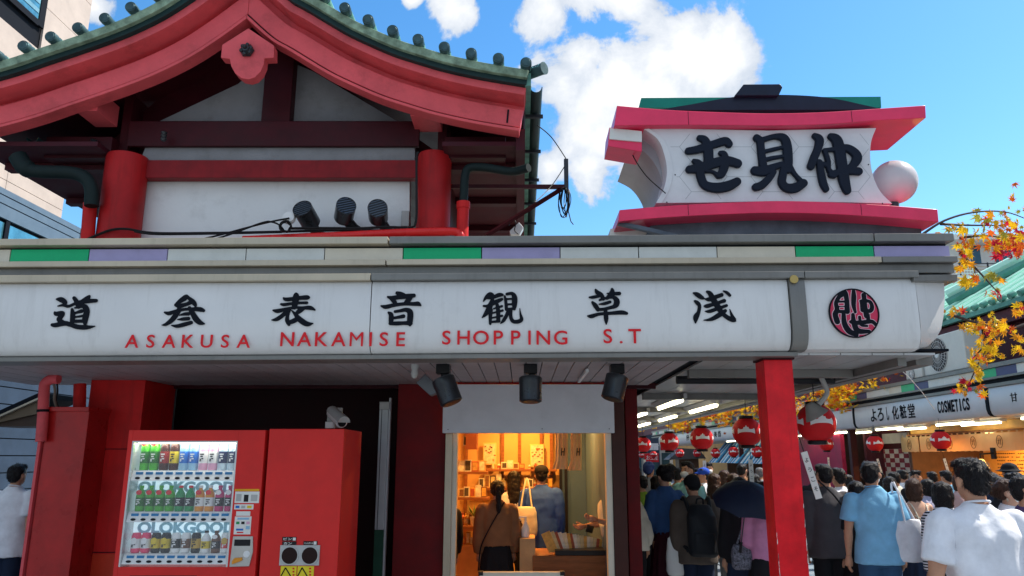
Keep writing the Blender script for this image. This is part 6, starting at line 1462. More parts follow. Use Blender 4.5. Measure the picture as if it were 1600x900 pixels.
# ================================================================ PEOPLE
SK = [M('skin_a', (.52,.27,.17), .5, var=.08, scale=30, sss=.08), M('skin_b', (.62,.36,.25), .5, var=.08, scale=30, sss=.08), M('skin_c', (.42,.20,.12), .5, var=.08, scale=30, sss=.08)]
def hairmat(n, c):
    if n in MATS: return MATS[n]
    m = M(n, c, .42, var=.5, scale=14, aniso=(9,9,1.2), bump=.8, bscale=22); return m
HB = hairmat('hair_black', (.012,.010,.011)); HBR = hairmat('hair_brown', (.06,.028,.018)); HGR = hairmat('hair_grey', (.18,.17,.17))
def cloth(n, c, rough=.85, **k): return M('cloth_'+n, c, rough, var=.16, scale=7, bump=.55, bscale=13, **k)
def body_mesh(H, arms, head_yaw, head_pitch, lean, vox, sex, hands=True, bulk=1.0):
    s = H/1.70; mb = MB(); w_ = (1.0 if sex == 'm' else .88)*bulk
    mb.rings([(0,0,.84,.145*w_,.10),(0,0,.95,.15*w_,.105),(0,0,1.08,.125*w_,.09),(0,0,1.2,.145*w_,.10),(0,0,1.32,.165*w_,.105),(0,-.005,1.395,.155*w_,.085),(0,-.01,1.43,.11,.066),(0,-.01,1.46,.075,.056),(0,-.01,1.475,.056,.052)], 20)
    mb.tube([(0,-.012,1.40),(0,-.006,1.47),(0,.004,1.55)], [.062*w_+.004,.054,.052], 14)
    for sd_ in (-1, 1):
        mb.tube([(sd_*.085,0,.88),(sd_*.09,.008,.68),(sd_*.09,.006,.48),(sd_*.092,-.015,.34),(sd_*.092,-.01,.10)], [.088,.075,.052,.053,.034], 12)
        mb.tube([(sd_*.092,-.05,.045),(sd_*.095,.03,.05),(sd_*.1,.14,.03)], [.036,.04,.028], 10)
    sh = .178*w_
    J = {}
    for sd_, (el, wr_) in zip((-1, 1), arms):
        S = Vector((sd_*sh, 0, 1.385)); E = S+Vector((sd_*el[0], el[1], el[2])); W_ = E+Vector((sd_*wr_[0], wr_[1], wr_[2])); J[sd_] = (S, E, W_)
        mb.tube([S, S.lerp(E,.3), S.lerp(E,.6), E, E.lerp(W_,.3), E.lerp(W_,.7), W_], [.052*w_,.050*w_,.045*w_,.036,.040,.030,.024], 12)
        mb.ell(S, (.058*w_,.055,.058), 12, 8)
    hm = Matrix.Translation((0,.0,1.50)) @ Matrix.Rotation(head_yaw, 4, 'Z') @ Matrix.Rotation(-head_pitch, 4, 'X') @ Matrix.Translation((0,0,-1.50)); r3 = hm.to_3x3()
    def he(c, r, n=14, m=10): mb.ell(hm @ Vector(c), r, n, m, mat=r3)
    he((0,.005,1.61), (.074,.092,.092)); he((0,.03,1.555), (.058,.066,.062)); he((0,.055,1.525), (.036,.04,.03)); he((0,.10,1.578), (.012,.02,.022)); he((0,.092,1.59),(.01,.014,.03),8,6); he((0,.088,1.545),(.024,.014,.012),8,6)
    for sd_ in (-1, 1): he((sd_*.080,0,1.585), (.013,.020,.032), 8, 6)
    if vox > .03: vox_ = .022
    else: vox_ = vox
    me = remesh(mb, vox_, 2, None, 'body')
    bm = bmesh.new(); bm.from_mesh(me)
    h2 = MB()
    for sd_ in (-1, 1):
        S, E, W_ = J[sd_]; d = (W_-E).normalized(); side = Vector((0,1,0)); side = (side-d*side.dot(d)).normalized(); pn = d.cross(side)*sd_   # palm normal
        if hands:
            h2.tube([W_-d*.01, W_+d*.02, W_+d*.055, W_+d*.085], [.023,.030,.036,.034], 10, sq=.0+1)
            for k in range(4):
                o_ = side*(.028-.0185*k); L_ = [.068,.078,.072,.056][k]; b_ = W_+d*.082+o_; m1 = b_+d*L_*.5-pn*.008; m2 = b_+d*L_*.85-pn*.026
                h2.tube([b_-d*.02, b_, m1, m2], [.0095,.0095,.0085,.0065], 7)
            b_ = W_+d*.03+side*.026; h2.tube([b_, b_+side*.022+d*.025-pn*.01, b_+side*.026+d*.055-pn*.02], [.013,.011,.008], 7)
    bm2 = h2.mesh('h', True) if h2.v else None
    if bm2: bm.from_mesh(bm2); bpy.data.meshes.remove(bm2)
    bm.to_mesh(me); bm.free()
    me.polygons.foreach_set('use_smooth', [True]*len(me.polygons))
    return me, J, hm, w_
def fold(seed, amp):
    so_ = Vector((seed*3.7, seed*1.3, seed*2.1))
    def f(c):
        n1 = noise.noise(Vector((c.x*7, c.y*7, c.z*2.4))+so_); n2 = noise.noise(Vector((c.x*16+c.z*5, c.y*16, c.z*7))+so_); n3 = 1-abs(noise.noise(Vector((c.x*4-c.z*3, c.y*5, c.z*6))+so_))*2
        return amp*(n1*.9+n2*.35+n3*.35)
    return f
def bendall(mes, lean, twist=0):
    if not lean: return
    for me in mes:
        for v in me.vertices:
            if v.co.z > .9:
                t = min(1, (v.co.z-.9)/.25); a = lean*t; z = v.co.z-.9; y = v.co.y
                v.co.y = y*math.cos(a)+z*math.sin(a); v.co.z = .9+z*math.cos(a)-y*math.sin(a)
PC = [0]
A_DOWN = ((.03,-.01,-.27),(.0,.04,-.24))
A_FRONT = ((.03,.02,-.27),(-.05,.22,.02))
A_UP = ((.02,.08,-.25),(-.06,.15,.16))
A_HOLD = ((.03,.02,-.27),(-.04,.18,-.12))
def person(px, htop, Y, rz, label, top=None, bot=None, shoes=BLK, hair='short', hc=HB, sex='m', arms=(A_DOWN, A_DOWN), sleeve='short', botk='trousers', hat=None, mask=False, face=False, yaw=0, pitch=0, lean=0, vox=.018, skin=0, bulk=1.0, hem=.84, loose=.022, grp='crowd of visitors in the shopping street', skirt_hem=.5, Hf=None, X=None, seed=None, collar=None, topfn=None, flare=.06):
    PC[0] += 1; sd0 = seed or PC[0]
    p = P(px, 735, Y); z = P(px, htop, Y).z; H = Hf or max(1.3, min(1.9, z/(1+.012)))
    me, J, hm, w_ = body_mesh(H, arms, yaw, pitch, lean, vox, sex, True, bulk)
    out_ = [('body', me, SK[skin])]
    r3 = hm.to_3x3()
    # top garment
    mb = MB(); lo = loose
    mb.rings([(0,0,hem,.155*w_+lo+.008,.115+lo),(0,0,.95,.150*w_+lo,.112+lo),(0,0,1.08,.135*w_+lo,.10+lo),(0,0,1.2,.150*w_+lo*.9,.108+lo*.8),(0,0,1.32,.168*w_+lo*.5,.110+lo*.6),(0,-.005,1.385,.165*w_+lo*.2,.092+lo*.3),(0,-.008,1.425,.125*w_,.080),(0,-.01,1.462,.085,.066),(0,-.008,1.485,.064,.060)], 28)
    if sleeve != 'none':
        for sd_ in (-1, 1):
            S, E, W_ = J[sd_]
            if sleeve == 'short': q = [S+Vector((0,0,.005)), S.lerp(E,.35), S.lerp(E,.72)]; rr = [.058*w_+.002,.060*w_+lo*.3,.062*w_+lo*.5]
            elif sleeve == 'kimono': q = [S, S.lerp(E,.6), E, E.lerp(W_,.6), E.lerp(W_,.85)]; rr = [.07,.09,.11,.13,.12]
            else: q = [S+Vector((0,0,.004)), S.lerp(E,.5), E, E.lerp(W_,.5), E.lerp(W_,.93)]; rr = [.062*w_+lo*.3,.060*w_+lo*.6,.052+lo*.6,.048+lo*.7,.036+lo*.5]
            mb.tube(q, rr, 14); mb.ell(S+Vector((-sd_*.01,0,.0)), (.064*w_+lo*.2,.062+lo*.2,.058+lo*.1), 12, 8)
    tm = remesh(mb, vox, 2, fold(sd0, .021 if vox < .012 else .013 if vox < .02 else .010), 'top')
    out_.append(('shirt' if sleeve != 'kimono' else 'kimono', tm, top))
    if sleeve == 'short' and vox < .017:
        mb = MB(); mb.tube([Vector((math.cos(a)*.062, -.008+math.sin(a)*.058, 1.486-.012*math.sin(a))) for a in [2*math.pi*i/24 for i in range(25)]], .0065, 6, cap=False); out_.append(('collar', mb.mesh('collar', True), top))
    # bottom garment
    mb = MB()
    if botk == 'trousers':
        mb.rings([(0,0,.80,.165*w_,.112),(0,0,.9,.158*w_,.112),(0,0,.99,.145*w_,.105)], 20)
        for sd_ in (-1, 1): mb.tube([(sd_*.082,0,.86),(sd_*.09,.005,.66),(sd_*.092,.004,.48),(sd_*.094,-.012,.3),(sd_*.095,-.01,.07)], [.098,.090,.076,.07,.062], 14)
    elif botk == 'shorts':
        mb.rings([(0,0,.80,.165*w_,.112),(0,0,.9,.158*w_,.112),(0,0,.99,.145*w_,.105)], 20)
        for sd_ in (-1, 1): mb.tube([(sd_*.082,0,.86),(sd_*.09,.005,.66),(sd_*.092,.004,.52)], [.098,.092,.088], 14)
    else:
        n = 8; rs = []
        for i in range(n+1):
            t = i/n; zz = lerp(1.02, skirt_hem, t); rs.append((0,0,zz,.142*w_+.035*math.sin(min(1,t*2.5)*1.57)+flare*t,.108+.03*math.sin(min(1,t*2.5)*1.57)+flare*t))
        mb.rings(rs[::-1], 32)
    fb = fold(sd0+50, .009)
    if botk == 'skirt':
        fb0 = fb; fb = lambda c: fb0(c)+.014*max(0, min(1, (1.0-c.z)*2))*math.sin(math.atan2(c.y, c.x)*13+sd0)
    out_.append(({'trousers':'trousers','shorts':'shorts','skirt':'skirt'}[botk], remesh(mb, max(vox,.02), 2, fb, 'bottom'), bot))
    # shoes
    mb = MB()
    for sd_ in (-1, 1): mb.ell((sd_*.095,.04,.04), (.045,.13,.042), 12, 8)
    out_.append(('shoes', mb.mesh('shoes', True), shoes))
    # hair
    def hr(parts, name='hair', mat=hc, amp=.006, v=None):
        m2 = MB()
        for c, r in parts: m2.ell(hm @ Vector(c), r, 16, 12, mat=r3)
        so2 = Vector((sd0*1.7, sd0, 0)); hc0 = hm @ Vector((0,-.01,1.62))
        def f(c): return amp*(noise.noise(c*28+so2)+.7*noise.noise(Vector((c.x*70, c.y*70, c.z*12))+so2)+.5*noise.noise(Vector((c.x*120, c.y*120, c.z*25))))
        hmesh = remesh(m2, v or min(vox, .014)*.8, 1, f, name)
        vl = [(q.co.copy(), q.normal.copy()) for q in hmesh.vertices]; nb = 900 if vox < .011 else 420 if vox < .018 else 160; vs_, fs_ = [], []
        crown = hm @ Vector((.015,-.05,1.70))
        for _ in range(nb):
            c, nn = rnd.choice(vl)
            if nn.z < -.5: continue
            d = (c-crown); d.z -= .06; d = d-nn*d.dot(nn)
            if d.length < 1e-4: continue
            d.normalize(); d = (d+Vector((rnd.uniform(-.4,.4), rnd.uniform(-.4,.4), rnd.uniform(-.3,.3)))).normalized(); sdv = d.cross(nn).normalized(); L_ = rnd.uniform(.015,.035); wd_ = rnd.uniform(.001,.0025)*(1 if vox < .018 else 1.8)
            b_ = c+nn*.001; m_1 = b_+d*L_*.5+nn*rnd.uniform(.003,.008); e_ = b_+d*L_+nn*rnd.uniform(-.002,.008); i0 = len(vs_)
            vs_ += [b_-sdv*wd_, b_+sdv*wd_, m_1+sdv*wd_, m_1-sdv*wd_, e_]; fs_ += [(i0,i0+1,i0+2,i0+3),(i0+3,i0+2,i0+4)]
        bmh = bmesh.new(); bmh.from_mesh(hmesh); bl = bpy.data.meshes.new('b'); bl.from_pydata([tuple(q) for q in vs_], [], fs_); bmh.from_mesh(bl); bmh.to_mesh(hmesh); bmh.free(); bpy.data.meshes.remove(bl)
        out_.append((name, hmesh, mat))
    if hair in ('short', 'shortback'):
        hr([((0,-.012,1.640),(.080,.094,.074)), ((0,-.035,1.600),(.075,.066,.072)), ((0,-.045,1.560),(.058,.042,.042)), ((.02,.035,1.685),(.048,.045,.03)), ((-.03,.02,1.685),(.048,.05,.03))], amp=.006)
    elif hair == 'bob':
        hr([((0,-.012,1.638),(.089,.100,.082)), ((0,-.035,1.575),(.092,.080,.10)), ((.062,0,1.565),(.030,.055,.085)), ((-.062,0,1.565),(.030,.055,.085)), ((0,-.04,1.50),(.08,.055,.05))])
    elif hair == 'long':
        hr([((0,-.012,1.638),(.088,.100,.080)), ((0,-.038,1.575),(.090,.078,.10)), ((0,-.075,1.47),(.090,.052,.15)), ((.02,-.095,1.36),(.08,.04,.14)), ((-.025,-.095,1.32),(.055,.035,.12)), ((.062,-.01,1.53),(.026,.045,.10)), ((-.062,-.01,1.53),(.026,.045,.10))])
    elif hair == 'bun':
        hr([((0,-.012,1.636),(.084,.097,.078)), ((0,-.035,1.59),(.080,.068,.07)), ((0,-.115,1.60),(.045,.04,.045))])
    elif hair == 'pony':
        hr([((0,-.012,1.636),(.085,.098,.079)), ((0,-.035,1.59),(.081,.070,.07)), ((0,-.115,1.62),(.035,.035,.035)), ((0,-.13,1.52),(.036,.032,.09)), ((.005,-.125,1.42),(.034,.03,.09)), ((.01,-.12,1.35),(.022,.02,.06))])
    elif hair == 'flower':
        hr([((0,-.012,1.640),(.095,.105,.085)), ((0,-.06,1.61),(.09,.075,.075)), ((.03,-.07,1.69),(.07,.06,.05)), ((-.05,-.04,1.68),(.05,.05,.05))], amp=.012)
    if hat:
        kind, hmat = hat; m2 = MB()
        if kind == 'cap':
            m2.ell(hm @ Vector((0,-.008,1.655)), (.093,.108,.075), 18, 10, mat=r3); m2.ell(hm @ Vector((0,.10,1.645)), (.065,.07,.010), 14, 6, mat=r3)
        elif kind == 'knit': m2.ell(hm @ Vector((0,-.018,1.645)), (.094,.108,.092), 18, 12, mat=r3); m2.ell(hm @ Vector((0,-.05,1.60)), (.088,.075,.07), 16, 10, mat=r3)
        else: m2.ell(hm @ Vector((0,-.008,1.665)), (.09,.105,.075), 18, 10, mat=r3); m2.ell(hm @ Vector((0,0,1.64)), (.16,.17,.014), 20, 6, mat=r3)
        out_.append(('hat', remesh(m2, .014, 2, None, 'hat'), hmat))
    if mask:
        m2 = MB(); m2.ell(hm @ Vector((0,.068,1.553)), (.056,.056,.044), 16, 12, mat=r3)
        for sd_ in (-1, 1): m2.tube([hm @ Vector((sd_*.05,.07,1.57)), hm @ Vector((sd_*.078,.01,1.588))], .0025, 5)
        out_.append(('face_mask', m2.mesh('mask', True), WHTP))
    if face:
        for nm, parts, mt in (('eyes', [((sd_*.030,.085,1.605),(.013,.008,.006)) for sd_ in (-1,1)], BLK), ('eyebrows', [((sd_*.031,.088,1.625),(.018,.006,.004)) for sd_ in (-1,1)], HB)) + (() if mask else (('mouth', [((0,.098,1.543),(.022,.006,.006))], M('lips', (.45,.12,.1), .5)),)):
            m2 = MB()
            for c, r in parts: m2.ell(hm @ Vector(c), r, 10, 6, mat=r3)
            out_.append((nm, m2.mesh(nm, True), mt))
    bendall([m for _, m, _ in out_], lean)
    s = H/1.70
    t = thing('person', label, 'person', (X if X is not None else p.x, Y, 0), grp, rz)
    for nm, m2, mt in out_:
        if s != 1: m2.transform(Matrix.Scale(s, 4))
        m2.materials.clear() if False else None
        o = bpy.data.objects.new(nm, m2); COL.objects.link(o); o.parent = t
        m2.materials.append(mt)
    return t, s
def attach(t, mb, name, label, cat_, mat, smooth=True):
    """held or worn things are their own top-level objects at the same place"""
    me = mb.mesh(name); me.materials.append(mat); o = bpy.data.objects.new(name, me); COL.objects.link(o)
    bm = bmesh.new(); bm.from_mesh(me); bmesh.ops.recalc_face_normals(bm, faces=bm.faces); bm.to_mesh(me); bm.free()
    if smooth: me.polygons.foreach_set('use_smooth', [True]*len(me.polygons)); me.set_sharp_from_angle(angle=R(50))
    o.location = t.location; o.rotation_euler = t.rotation_euler; return tag(o, label, cat_)
def bag_mesh(c, w_, d_, h_, strap_top=None, sw=.03, amp=.012, seed=1):
    m = MB(); x, y, z = c; m.rings([(x,y,z,w_*.42,d_*.4),(x,y,z+h_*.12,w_*.5,d_*.5),(x,y,z+h_*.5,w_*.5,d_*.5),(x,y,z+h_*.85,w_*.44,d_*.35),(x,y,z+h_,w_*.38,d_*.2)], 20)
    me = remesh(m, .016, 1, fold(seed, amp)); r = MB(); r.v = [v.co.copy() for v in me.vertices]; r.f = [tuple(p.vertices) for p in me.polygons]; r.mi = [0]*len(r.f); bpy.data.meshes.remove(me)
    if strap_top:
        for dx_ in (-.06, .06) if len(strap_top) == 1 else (0,):
            pts = [(x-w_*.25+.0,y,z+h_*.95)] + [tuple(strap_top[0])] + [(x+w_*.25,y,z+h_*.95)]
        r.tube(cat([tuple(map(float, q)) for q in pts], 8), .009, 6)
    return r
W_T = cloth('white', (.78,.79,.84)); C_LB = cloth('light_blue', (.22,.50,.74)); C_JN = cloth('denim', (.035,.09,.18)); C_DG = cloth('dark_grey', (.065,.06,.065)); C_BK = cloth('black', (.012,.012,.015)); C_NV = cloth('navy', (.015,.025,.055))
C_BR = cloth('brown_coat', (.11,.085,.07)); C_KB = cloth('kimono_blue', (.04,.10,.26)); C_MR = cloth('maroon', (.05,.008,.016)); C_PK = cloth('pink', (.55,.22,.38)); C_CR = cloth('cream', (.70,.66,.54)); C_TQ = cloth('turquoise', (.30,.62,.62)); C_GN = cloth('green', (.16,.26,.03))
C_TN = cloth('tan', (.22,.105,.05)); C_SB = cloth('shop_blue', (.03,.09,.42)); C_PP = cloth('pale_pink', (.60,.40,.38)); C_RD = cloth('red', (.40,.03,.04)); C_GY = cloth('grey', (.28,.29,.31)); C_LV = cloth('lavender', (.40,.40,.55)); C_OL = cloth('olive', (.14,.14,.07))
BACK = 0.0; FRONTF = math.pi
# --- foreground man in white T-shirt
t, s = person(1518, 714, 3.95, .04, 'man in a white T-shirt seen from behind, largest figure at the right', W_T, C_NV, arms=(((.075,-.02,-.27),(.0,.05,-.24)), ((.075,-.02,-.27),(.0,.05,-.24))), vox=.0095, bulk=1.11, loose=.022, skin=0, yaw=.05, hem=.80, pitch=.05)
# --- light blue T-shirt man with tote
t, s = person(1360, 720, 6.7, -.1, 'man in a light blue T-shirt and jeans with a white tote on his shoulder', C_LB, C_JN, arms=(((.055,.0,-.27),(.0,.06,-.24)),((.04,-.03,-.27),(-.01,.06,-.24))), vox=.013, bulk=1.06, loose=.032, yaw=-.55, mask=True, face=True, skin=0, hem=.82)
m = bag_mesh((.235,-.06,.80), .27, .10, .34, [(.16,-.02,1.44)], seed=4); m.tube([(.20,-.11,1.12),(.17,-.115,1.35),(.17,-.04,1.445)], .008, 6); attach(t, m, 'tote_bag', 'white canvas tote bag hanging from the shoulder of the man in light blue', 'bag', W_T)
# --- grey jumper man
t, s = person(1287, 724, 7.4, 0, 'man in a dark grey jumper and black trousers just right of the red corner post', C_DG, C_BK, sleeve='long', vox=.014, bulk=1.08, loose=.045, hem=.80, yaw=.1)
m = MB(); m.tube([Vector(v) for v in cat([(-.10,-.10,1.44),(.02,-.155,1.30),(.13,-.165,1.12),(.20,-.10,.98)], 6)], .009, 6); attach(t, m, 'shoulder_strap', 'thin black strap crossing the back of the dark grey jumper', 'strap', C_BK)
# --- people between grey and light blue
person(1309, 730, 8.6, .9, 'man in a white top with his head turned right, behind the grey jumper', W_T, C_BK, vox=.018, face=True, yaw=-.6)
person(1334, 751, 7.3, 0, 'black haired woman in a black short dress between the jumper and the light blue shirt', C_BK, C_BK, sex='f', hair='bob', botk='skirt', skirt_hem=.62, vox=.018)
person(1346, 758, 8.2, .2, 'woman in long dark grey dress half hidden behind the man in light blue', C_DG, C_DG, sex='f', hair='bob', botk='skirt', skirt_hem=.15, sleeve='long', vox=.02)
# --- strappy dress woman
t, s = person(1424, 747, 7.6, .1, 'woman with bare shoulders in a dark strappy dress', C_NV, C_NV, sex='f', hair='bob', hc=HBR, sleeve='none', botk='skirt', skirt_hem=.2, vox=.015, hem=.9, loose=.012, mask=True, yaw=-.5, skin=1, flare=.10)
t.children[1].data  # shirt
tp_ = [c for c in t.children if c.name.startswith('shirt')][0]
bm = bmesh.new(); bm.from_mesh(tp_.data); bmesh.ops.bisect_plane(bm, geom=bm.verts[:]+bm.edges[:]+bm.faces[:], plane_co=(0,0,1.22*s), plane_no=(0,0,1), clear_outer=True); bm.to_mesh(tp_.data); bm.free(); tp_.name = 'dress_bodice'
m = MB()
for sd_ in (-1, 1): m.tube([Vector(v)*s for v in cat([(sd_*.03,-.118,1.20),(sd_*.07,-.115,1.33),(sd_*.09,-.04,1.44),(sd_*.09,.06,1.38),(sd_*.08,.115,1.25)], 5)], .006, 5)
m.tube([Vector(v)*s for v in ((-.1,-.115,1.22),(.09,-.118,1.31))], .005, 5); m.tube([Vector(v)*s for v in ((.1,-.115,1.22),(-.09,-.118,1.31))], .005, 5)
o = m.build('shoulder_straps', C_CR, None); o.parent = t
m = bag_mesh((.16,-.18,.62), .22, .10, .22, [(.2,-.12,1.0)], seed=9); attach(t, m, 'handbag', 'pale grey handbag hanging beside the dark strappy dress', 'bag', C_GY)
# --- striped woman
t, s = person(1467, 752, 6.4, .05, 'dark haired woman in a striped top half hidden by the man in white', M('stripes', (.5,.5,.52), .85), C_BK, sex='f', hair='bob', sleeve='long', vox=.015, botk='skirt', skirt_hem=.4)
sm_ = MATS['stripes']; tt = sm_.node_tree; wv = tt.nodes.new('ShaderNodeTexWave'); wv.bands_direction = 'Z'; wv.inputs['Scale'].default_value = 14; tcx = tt.nodes.new('ShaderNodeTexCoord'); tt.links.new(tcx.outputs['Object'], wv.inputs[0]); crx = tt.nodes.new('ShaderNodeValToRGB'); crx.color_ramp.elements[0].position = .45; crx.color_ramp.elements[0].color = (.02,.02,.03,1); crx.color_ramp.elements[1].position = .55; crx.color_ramp.elements[1].color = (.75,.75,.78,1); tt.links.new(wv.outputs[0], crx.inputs[0]); tt.links.new(crx.outputs[0], tt.nodes['Principled BSDF'].inputs['Base Color'])
# --- masked woman at right, in profile
t, s = person(1570, 747, 6.0, -math.pi*.72, 'woman in white with tied back hair, a white face mask and earrings', W_T, C_NV, sex='f', hair='bun', hc=HBR, vox=.013, mask=True, face=True, yaw=.0, skin=1, arms=(A_HOLD, A_HOLD))
hm_ = MB(); 
m = MB(); m.ell((-.085*s,.0,1.535*s), (.008,.008,.014), 8, 6); m.ell((.085*s,.0,1.535*s), (.008,.008,.014), 8, 6); o = m.build('earring', ALU, None, smooth=True); o.parent = t
# --- right edge people
person(1597, 741, 5.3, -math.pi*.62, 'person in a plaid top with white mask at the right edge', M('plaid', (.10,.06,.16), .85, var=.4, scale=40), C_BK, vox=.018, mask=True, face=True, hair='short')
person(1577, 725, 8.8, 0, 'tall person with wide black hat near the right edge', C_BK, C_BK, hat=('wide', C_BK), vox=.02, sleeve='long')
person(1547, 737, 8.4, .3, 'dark haired person in navy behind the right shoulder of the man in white', C_NV, C_BK, vox=.02)
# --- left group in the street
t, s = person(987, 768, 7.7, .25, 'stooping person in a loose cream shirt and black trousers at the shop corner', C_CR, C_BK, sleeve='long', vox=.016, loose=.045, lean=.6, hair='short', pitch=.6, Hf=1.55, bulk=1.0, arms=(A_HOLD,A_DOWN), X=1.06)
t, s = person(1038, 727, 8.2, .1, 'woman in a blue kimono top and long dark maroon hakama skirt', C_KB, C_MR, sex='f', sleeve='kimono', hair='flower', botk='skirt', skirt_hem=.12, vox=.015, loose=.03, flare=.07, yaw=.3, hem=1.0, arms=(A_HOLD, ((.04,-.02,-.26),(-.02,.1,-.2))), skin=1)
t, s = person(1084, 742, 7.8, 0, 'person in a brown coat and black knit hat wearing a large black backpack', C_BR, C_NV, sleeve='long', hair='short', hat=('knit', C_BK), vox=.015, loose=.05, hem=.74, bulk=1.1, lean=.1, pitch=.3, yaw=.3)
m = MB(); m.rings([(0,-.27,.84,.13,.07),(0,-.29,.88,.165,.10),(0,-.29,1.08,.17,.11),(0,-.27,1.28,.16,.10),(0,-.22,1.40,.11,.06)], 20); me = remesh(m, .018, 2, fold(3,.012)); r = MB(); r.v = [v.co*s for v in me.vertices]; r.f = [tuple(p.vertices) for p in me.polygons]; r.mi = [0]*len(r.f)
for sd_ in (-1, 1): r.tube([Vector(v)*s for v in cat([(sd_*.12,-.19,1.33),(sd_*.14,-.06,1.46),(sd_*.15,.08,1.40),(sd_*.17,.12,1.2),(sd_*.18,0,.98),(sd_*.15,-.2,.9)], 5)], .022, 6)
r.rings([(0,-.385*s,.90*s,.11*s,.02),(0,-.40*s,1.0*s,.12*s,.025),(0,-.39*s,1.1*s,.11*s,.02)], 14)
r.tube([Vector(v)*s for v in cat([(-.04,-.22,1.4),(-.03,-.24,1.46),(.03,-.24,1.46),(.04,-.22,1.4)], 4)], .009, 6)
attach(t, r, 'backpack', 'large black backpack on the brown coat', 'backpack', cloth('pack_black', (.015,.017,.022), .6))
m = bag_mesh((-.22,.02,.52), .18, .08, .36, [(-.22,.02,.98)], seed=12); attach(t, m, 'shopping_bag', 'white paper carrier bag held at the left of the brown coat', 'bag', WHTP)
# --- umbrella pair
t, s = person(1153, 745, 7.2, .1, 'person dressed in black under the navy umbrella', C_BK, C_NV, sleeve='long', vox=.018, sex='f', hair='bob', arms=(A_DOWN, A_UP), loose=.04)
t2, s2 = person(1190, 752, 6.75, -.1, 'woman in a pink blouse and short black skirt under the navy umbrella', C_PK, C_BK, sleeve='long', sex='f', hair='bob', botk='skirt', skirt_hem=.68, vox=.014, arms=(A_HOLD,A_DOWN), loose=.03, skin=1, flare=.05, hem=.9)
m = bag_mesh((-.2,.02,.72), .2, .1, .2, [(-.17,0,1.1)], seed=15); attach(t2, m, 'checked_bag', 'black and white checked handbag beside the pink blouse', 'bag', M('checked', (.12,.12,.15), .7, var=.9, scale=60))
um = thing('umbrella', 'open navy blue umbrella held over the woman in pink', 'umbrella', P(1169,760,6.45))
tip = P(1169,757,6.45); axis = (Vector((.05,-.40,.9))).normalized(); q = axis.to_track_quat('Z','Y').to_matrix().to_4x4()
mb = MB(); n = 8; vs = [tip]; rows_u = 6; Rr = .285
fr = Matrix.Translation(tip) @ q
pts = []
for r_ in range(1, rows_u+1):
    t_ = r_/rows_u; ring_ = []
    for k in range(n*4):
        a = 2*math.pi*k/(n*4)+.2; ph = (k % 4)/4; sag = 1-.045*math.sin(math.pi*ph)*t_; rr_ = Rr*math.sin(t_*1.25)/math.sin(1.25)*sag; zz = -.17*(1-math.cos(t_*1.45))/(1-math.cos(1.45)) - 0.0 + .012*math.sin(math.pi*ph)*t_
        ring_.append(fr @ Vector((rr_*math.cos(a), rr_*math.sin(a), zz)))
    pts.append(ring_)
o_ = 1; 
for ring_ in pts: vs += ring_
N_ = n*4; fs = [(0, 1+k, 1+(k+1) % N_) for k in range(N_)]
for r_ in range(rows_u-1):
    for k in range(N_): a = 1+r_*N_+k; b = 1+r_*N_+(k+1) % N_; fs.append((a, b, b+N_, a+N_))
mb.add(vs, fs); o = mb.build('canopy', M('umbrella_navy', (.007,.012,.032), .55, var=.15), um, smooth=True, angle=18)
mb = MB()
for k in range(n):
    a = 2*math.pi*k/n+.2; mb.tube([fr @ Vector((0,0,-.006)), fr @ Vector((Rr*.62*math.cos(a), Rr*.62*math.sin(a), -.055)), fr @ Vector((Rr*math.cos(a), Rr*math.sin(a), -.172))], .0035, 4)
mb.build('rib', DKMET, um); MB().tube([fr @ Vector((0,0,.035)), fr @ Vector((0,0,-.55))], .005, 6).build('shaft', DKMET, um); MB().tube([fr @ Vector((0,0,-.53)), fr @ Vector((0,0,-.62))], .013, 8).build('handle', BLK, um)
# --- far left man
person(28, 724, 7.6, -.15, 'man in a loose white T-shirt at the far left beside the red cabinet', W_T, C_NV, vox=.014, bulk=1.12, loose=.045, hem=.78, grp='', X=P(28,735,7.6).x)
# --- in the shop
t, s = person(777, 751, 7.75, .15, 'woman with ponytail in a loose brown blouse in the shop doorway', C_TN, C_BK, sex='f', hair='pony', sleeve='long', vox=.013, loose=.05, hem=.98, botk='skirt', skirt_hem=.2, bulk=1.1, skin=0, grp='customers inside the shop', Hf=1.42)
m = MB(); m.tube([Vector(v)*s for v in cat([(.08,-.06,1.46),(-.02,-.16,1.32),(-.13,-.165,1.13),(-.2,-.10,.95),(-.22,-.06,.7)], 6)], .007, 6); attach(t, m, 'shoulder_strap', 'dark bag strap across the back of the brown blouse', 'strap', C_BK)
person(803, 735, 9.0, 0, 'woman with very long black hair facing the shop shelves', W_T, C_BK, sex='f', hair='long', vox=.016, sleeve='short', grp='customers inside the shop')
t, s = person(846, 727, 8.9, -.1, 'man in a blue shirt with a cap of dark hair looking at the shop shelves', C_SB, C_BK, sleeve='long', vox=.015, loose=.045, hem=.72, grp='customers inside the shop', hat=('cap', C_BK), bulk=1.05)
m = bag_mesh((-.16,-.17,.78), .26, .07, .33, [(-.16,-.09,1.42)], seed=22); attach(t, m, 'tote_bag', 'cream tote bag with long handles behind the man in blue', 'bag', C_CR)
person(712, 760, 7.9, .6, 'person in dark clothes cut off by the left door jamb', C_BK, C_BK, sleeve='long', vox=.02, grp='customers inside the shop', X=P(714,735,7.9).x-.12, hair='bob')
t, s = person(958, 765, 7.75, math.pi*.62, 'shop visitor at the right jamb reaching over the counter with a phone', C_CR, C_BK, sleeve='short', vox=.015, grp='customers inside the shop', arms=(((.02,.12,-.24),(-.05,.22,.06)),((.02,.1,-.25),(-.02,.23,-.02))), Hf=1.5, X=P(966,735,7.75).x-.02, skin=0)
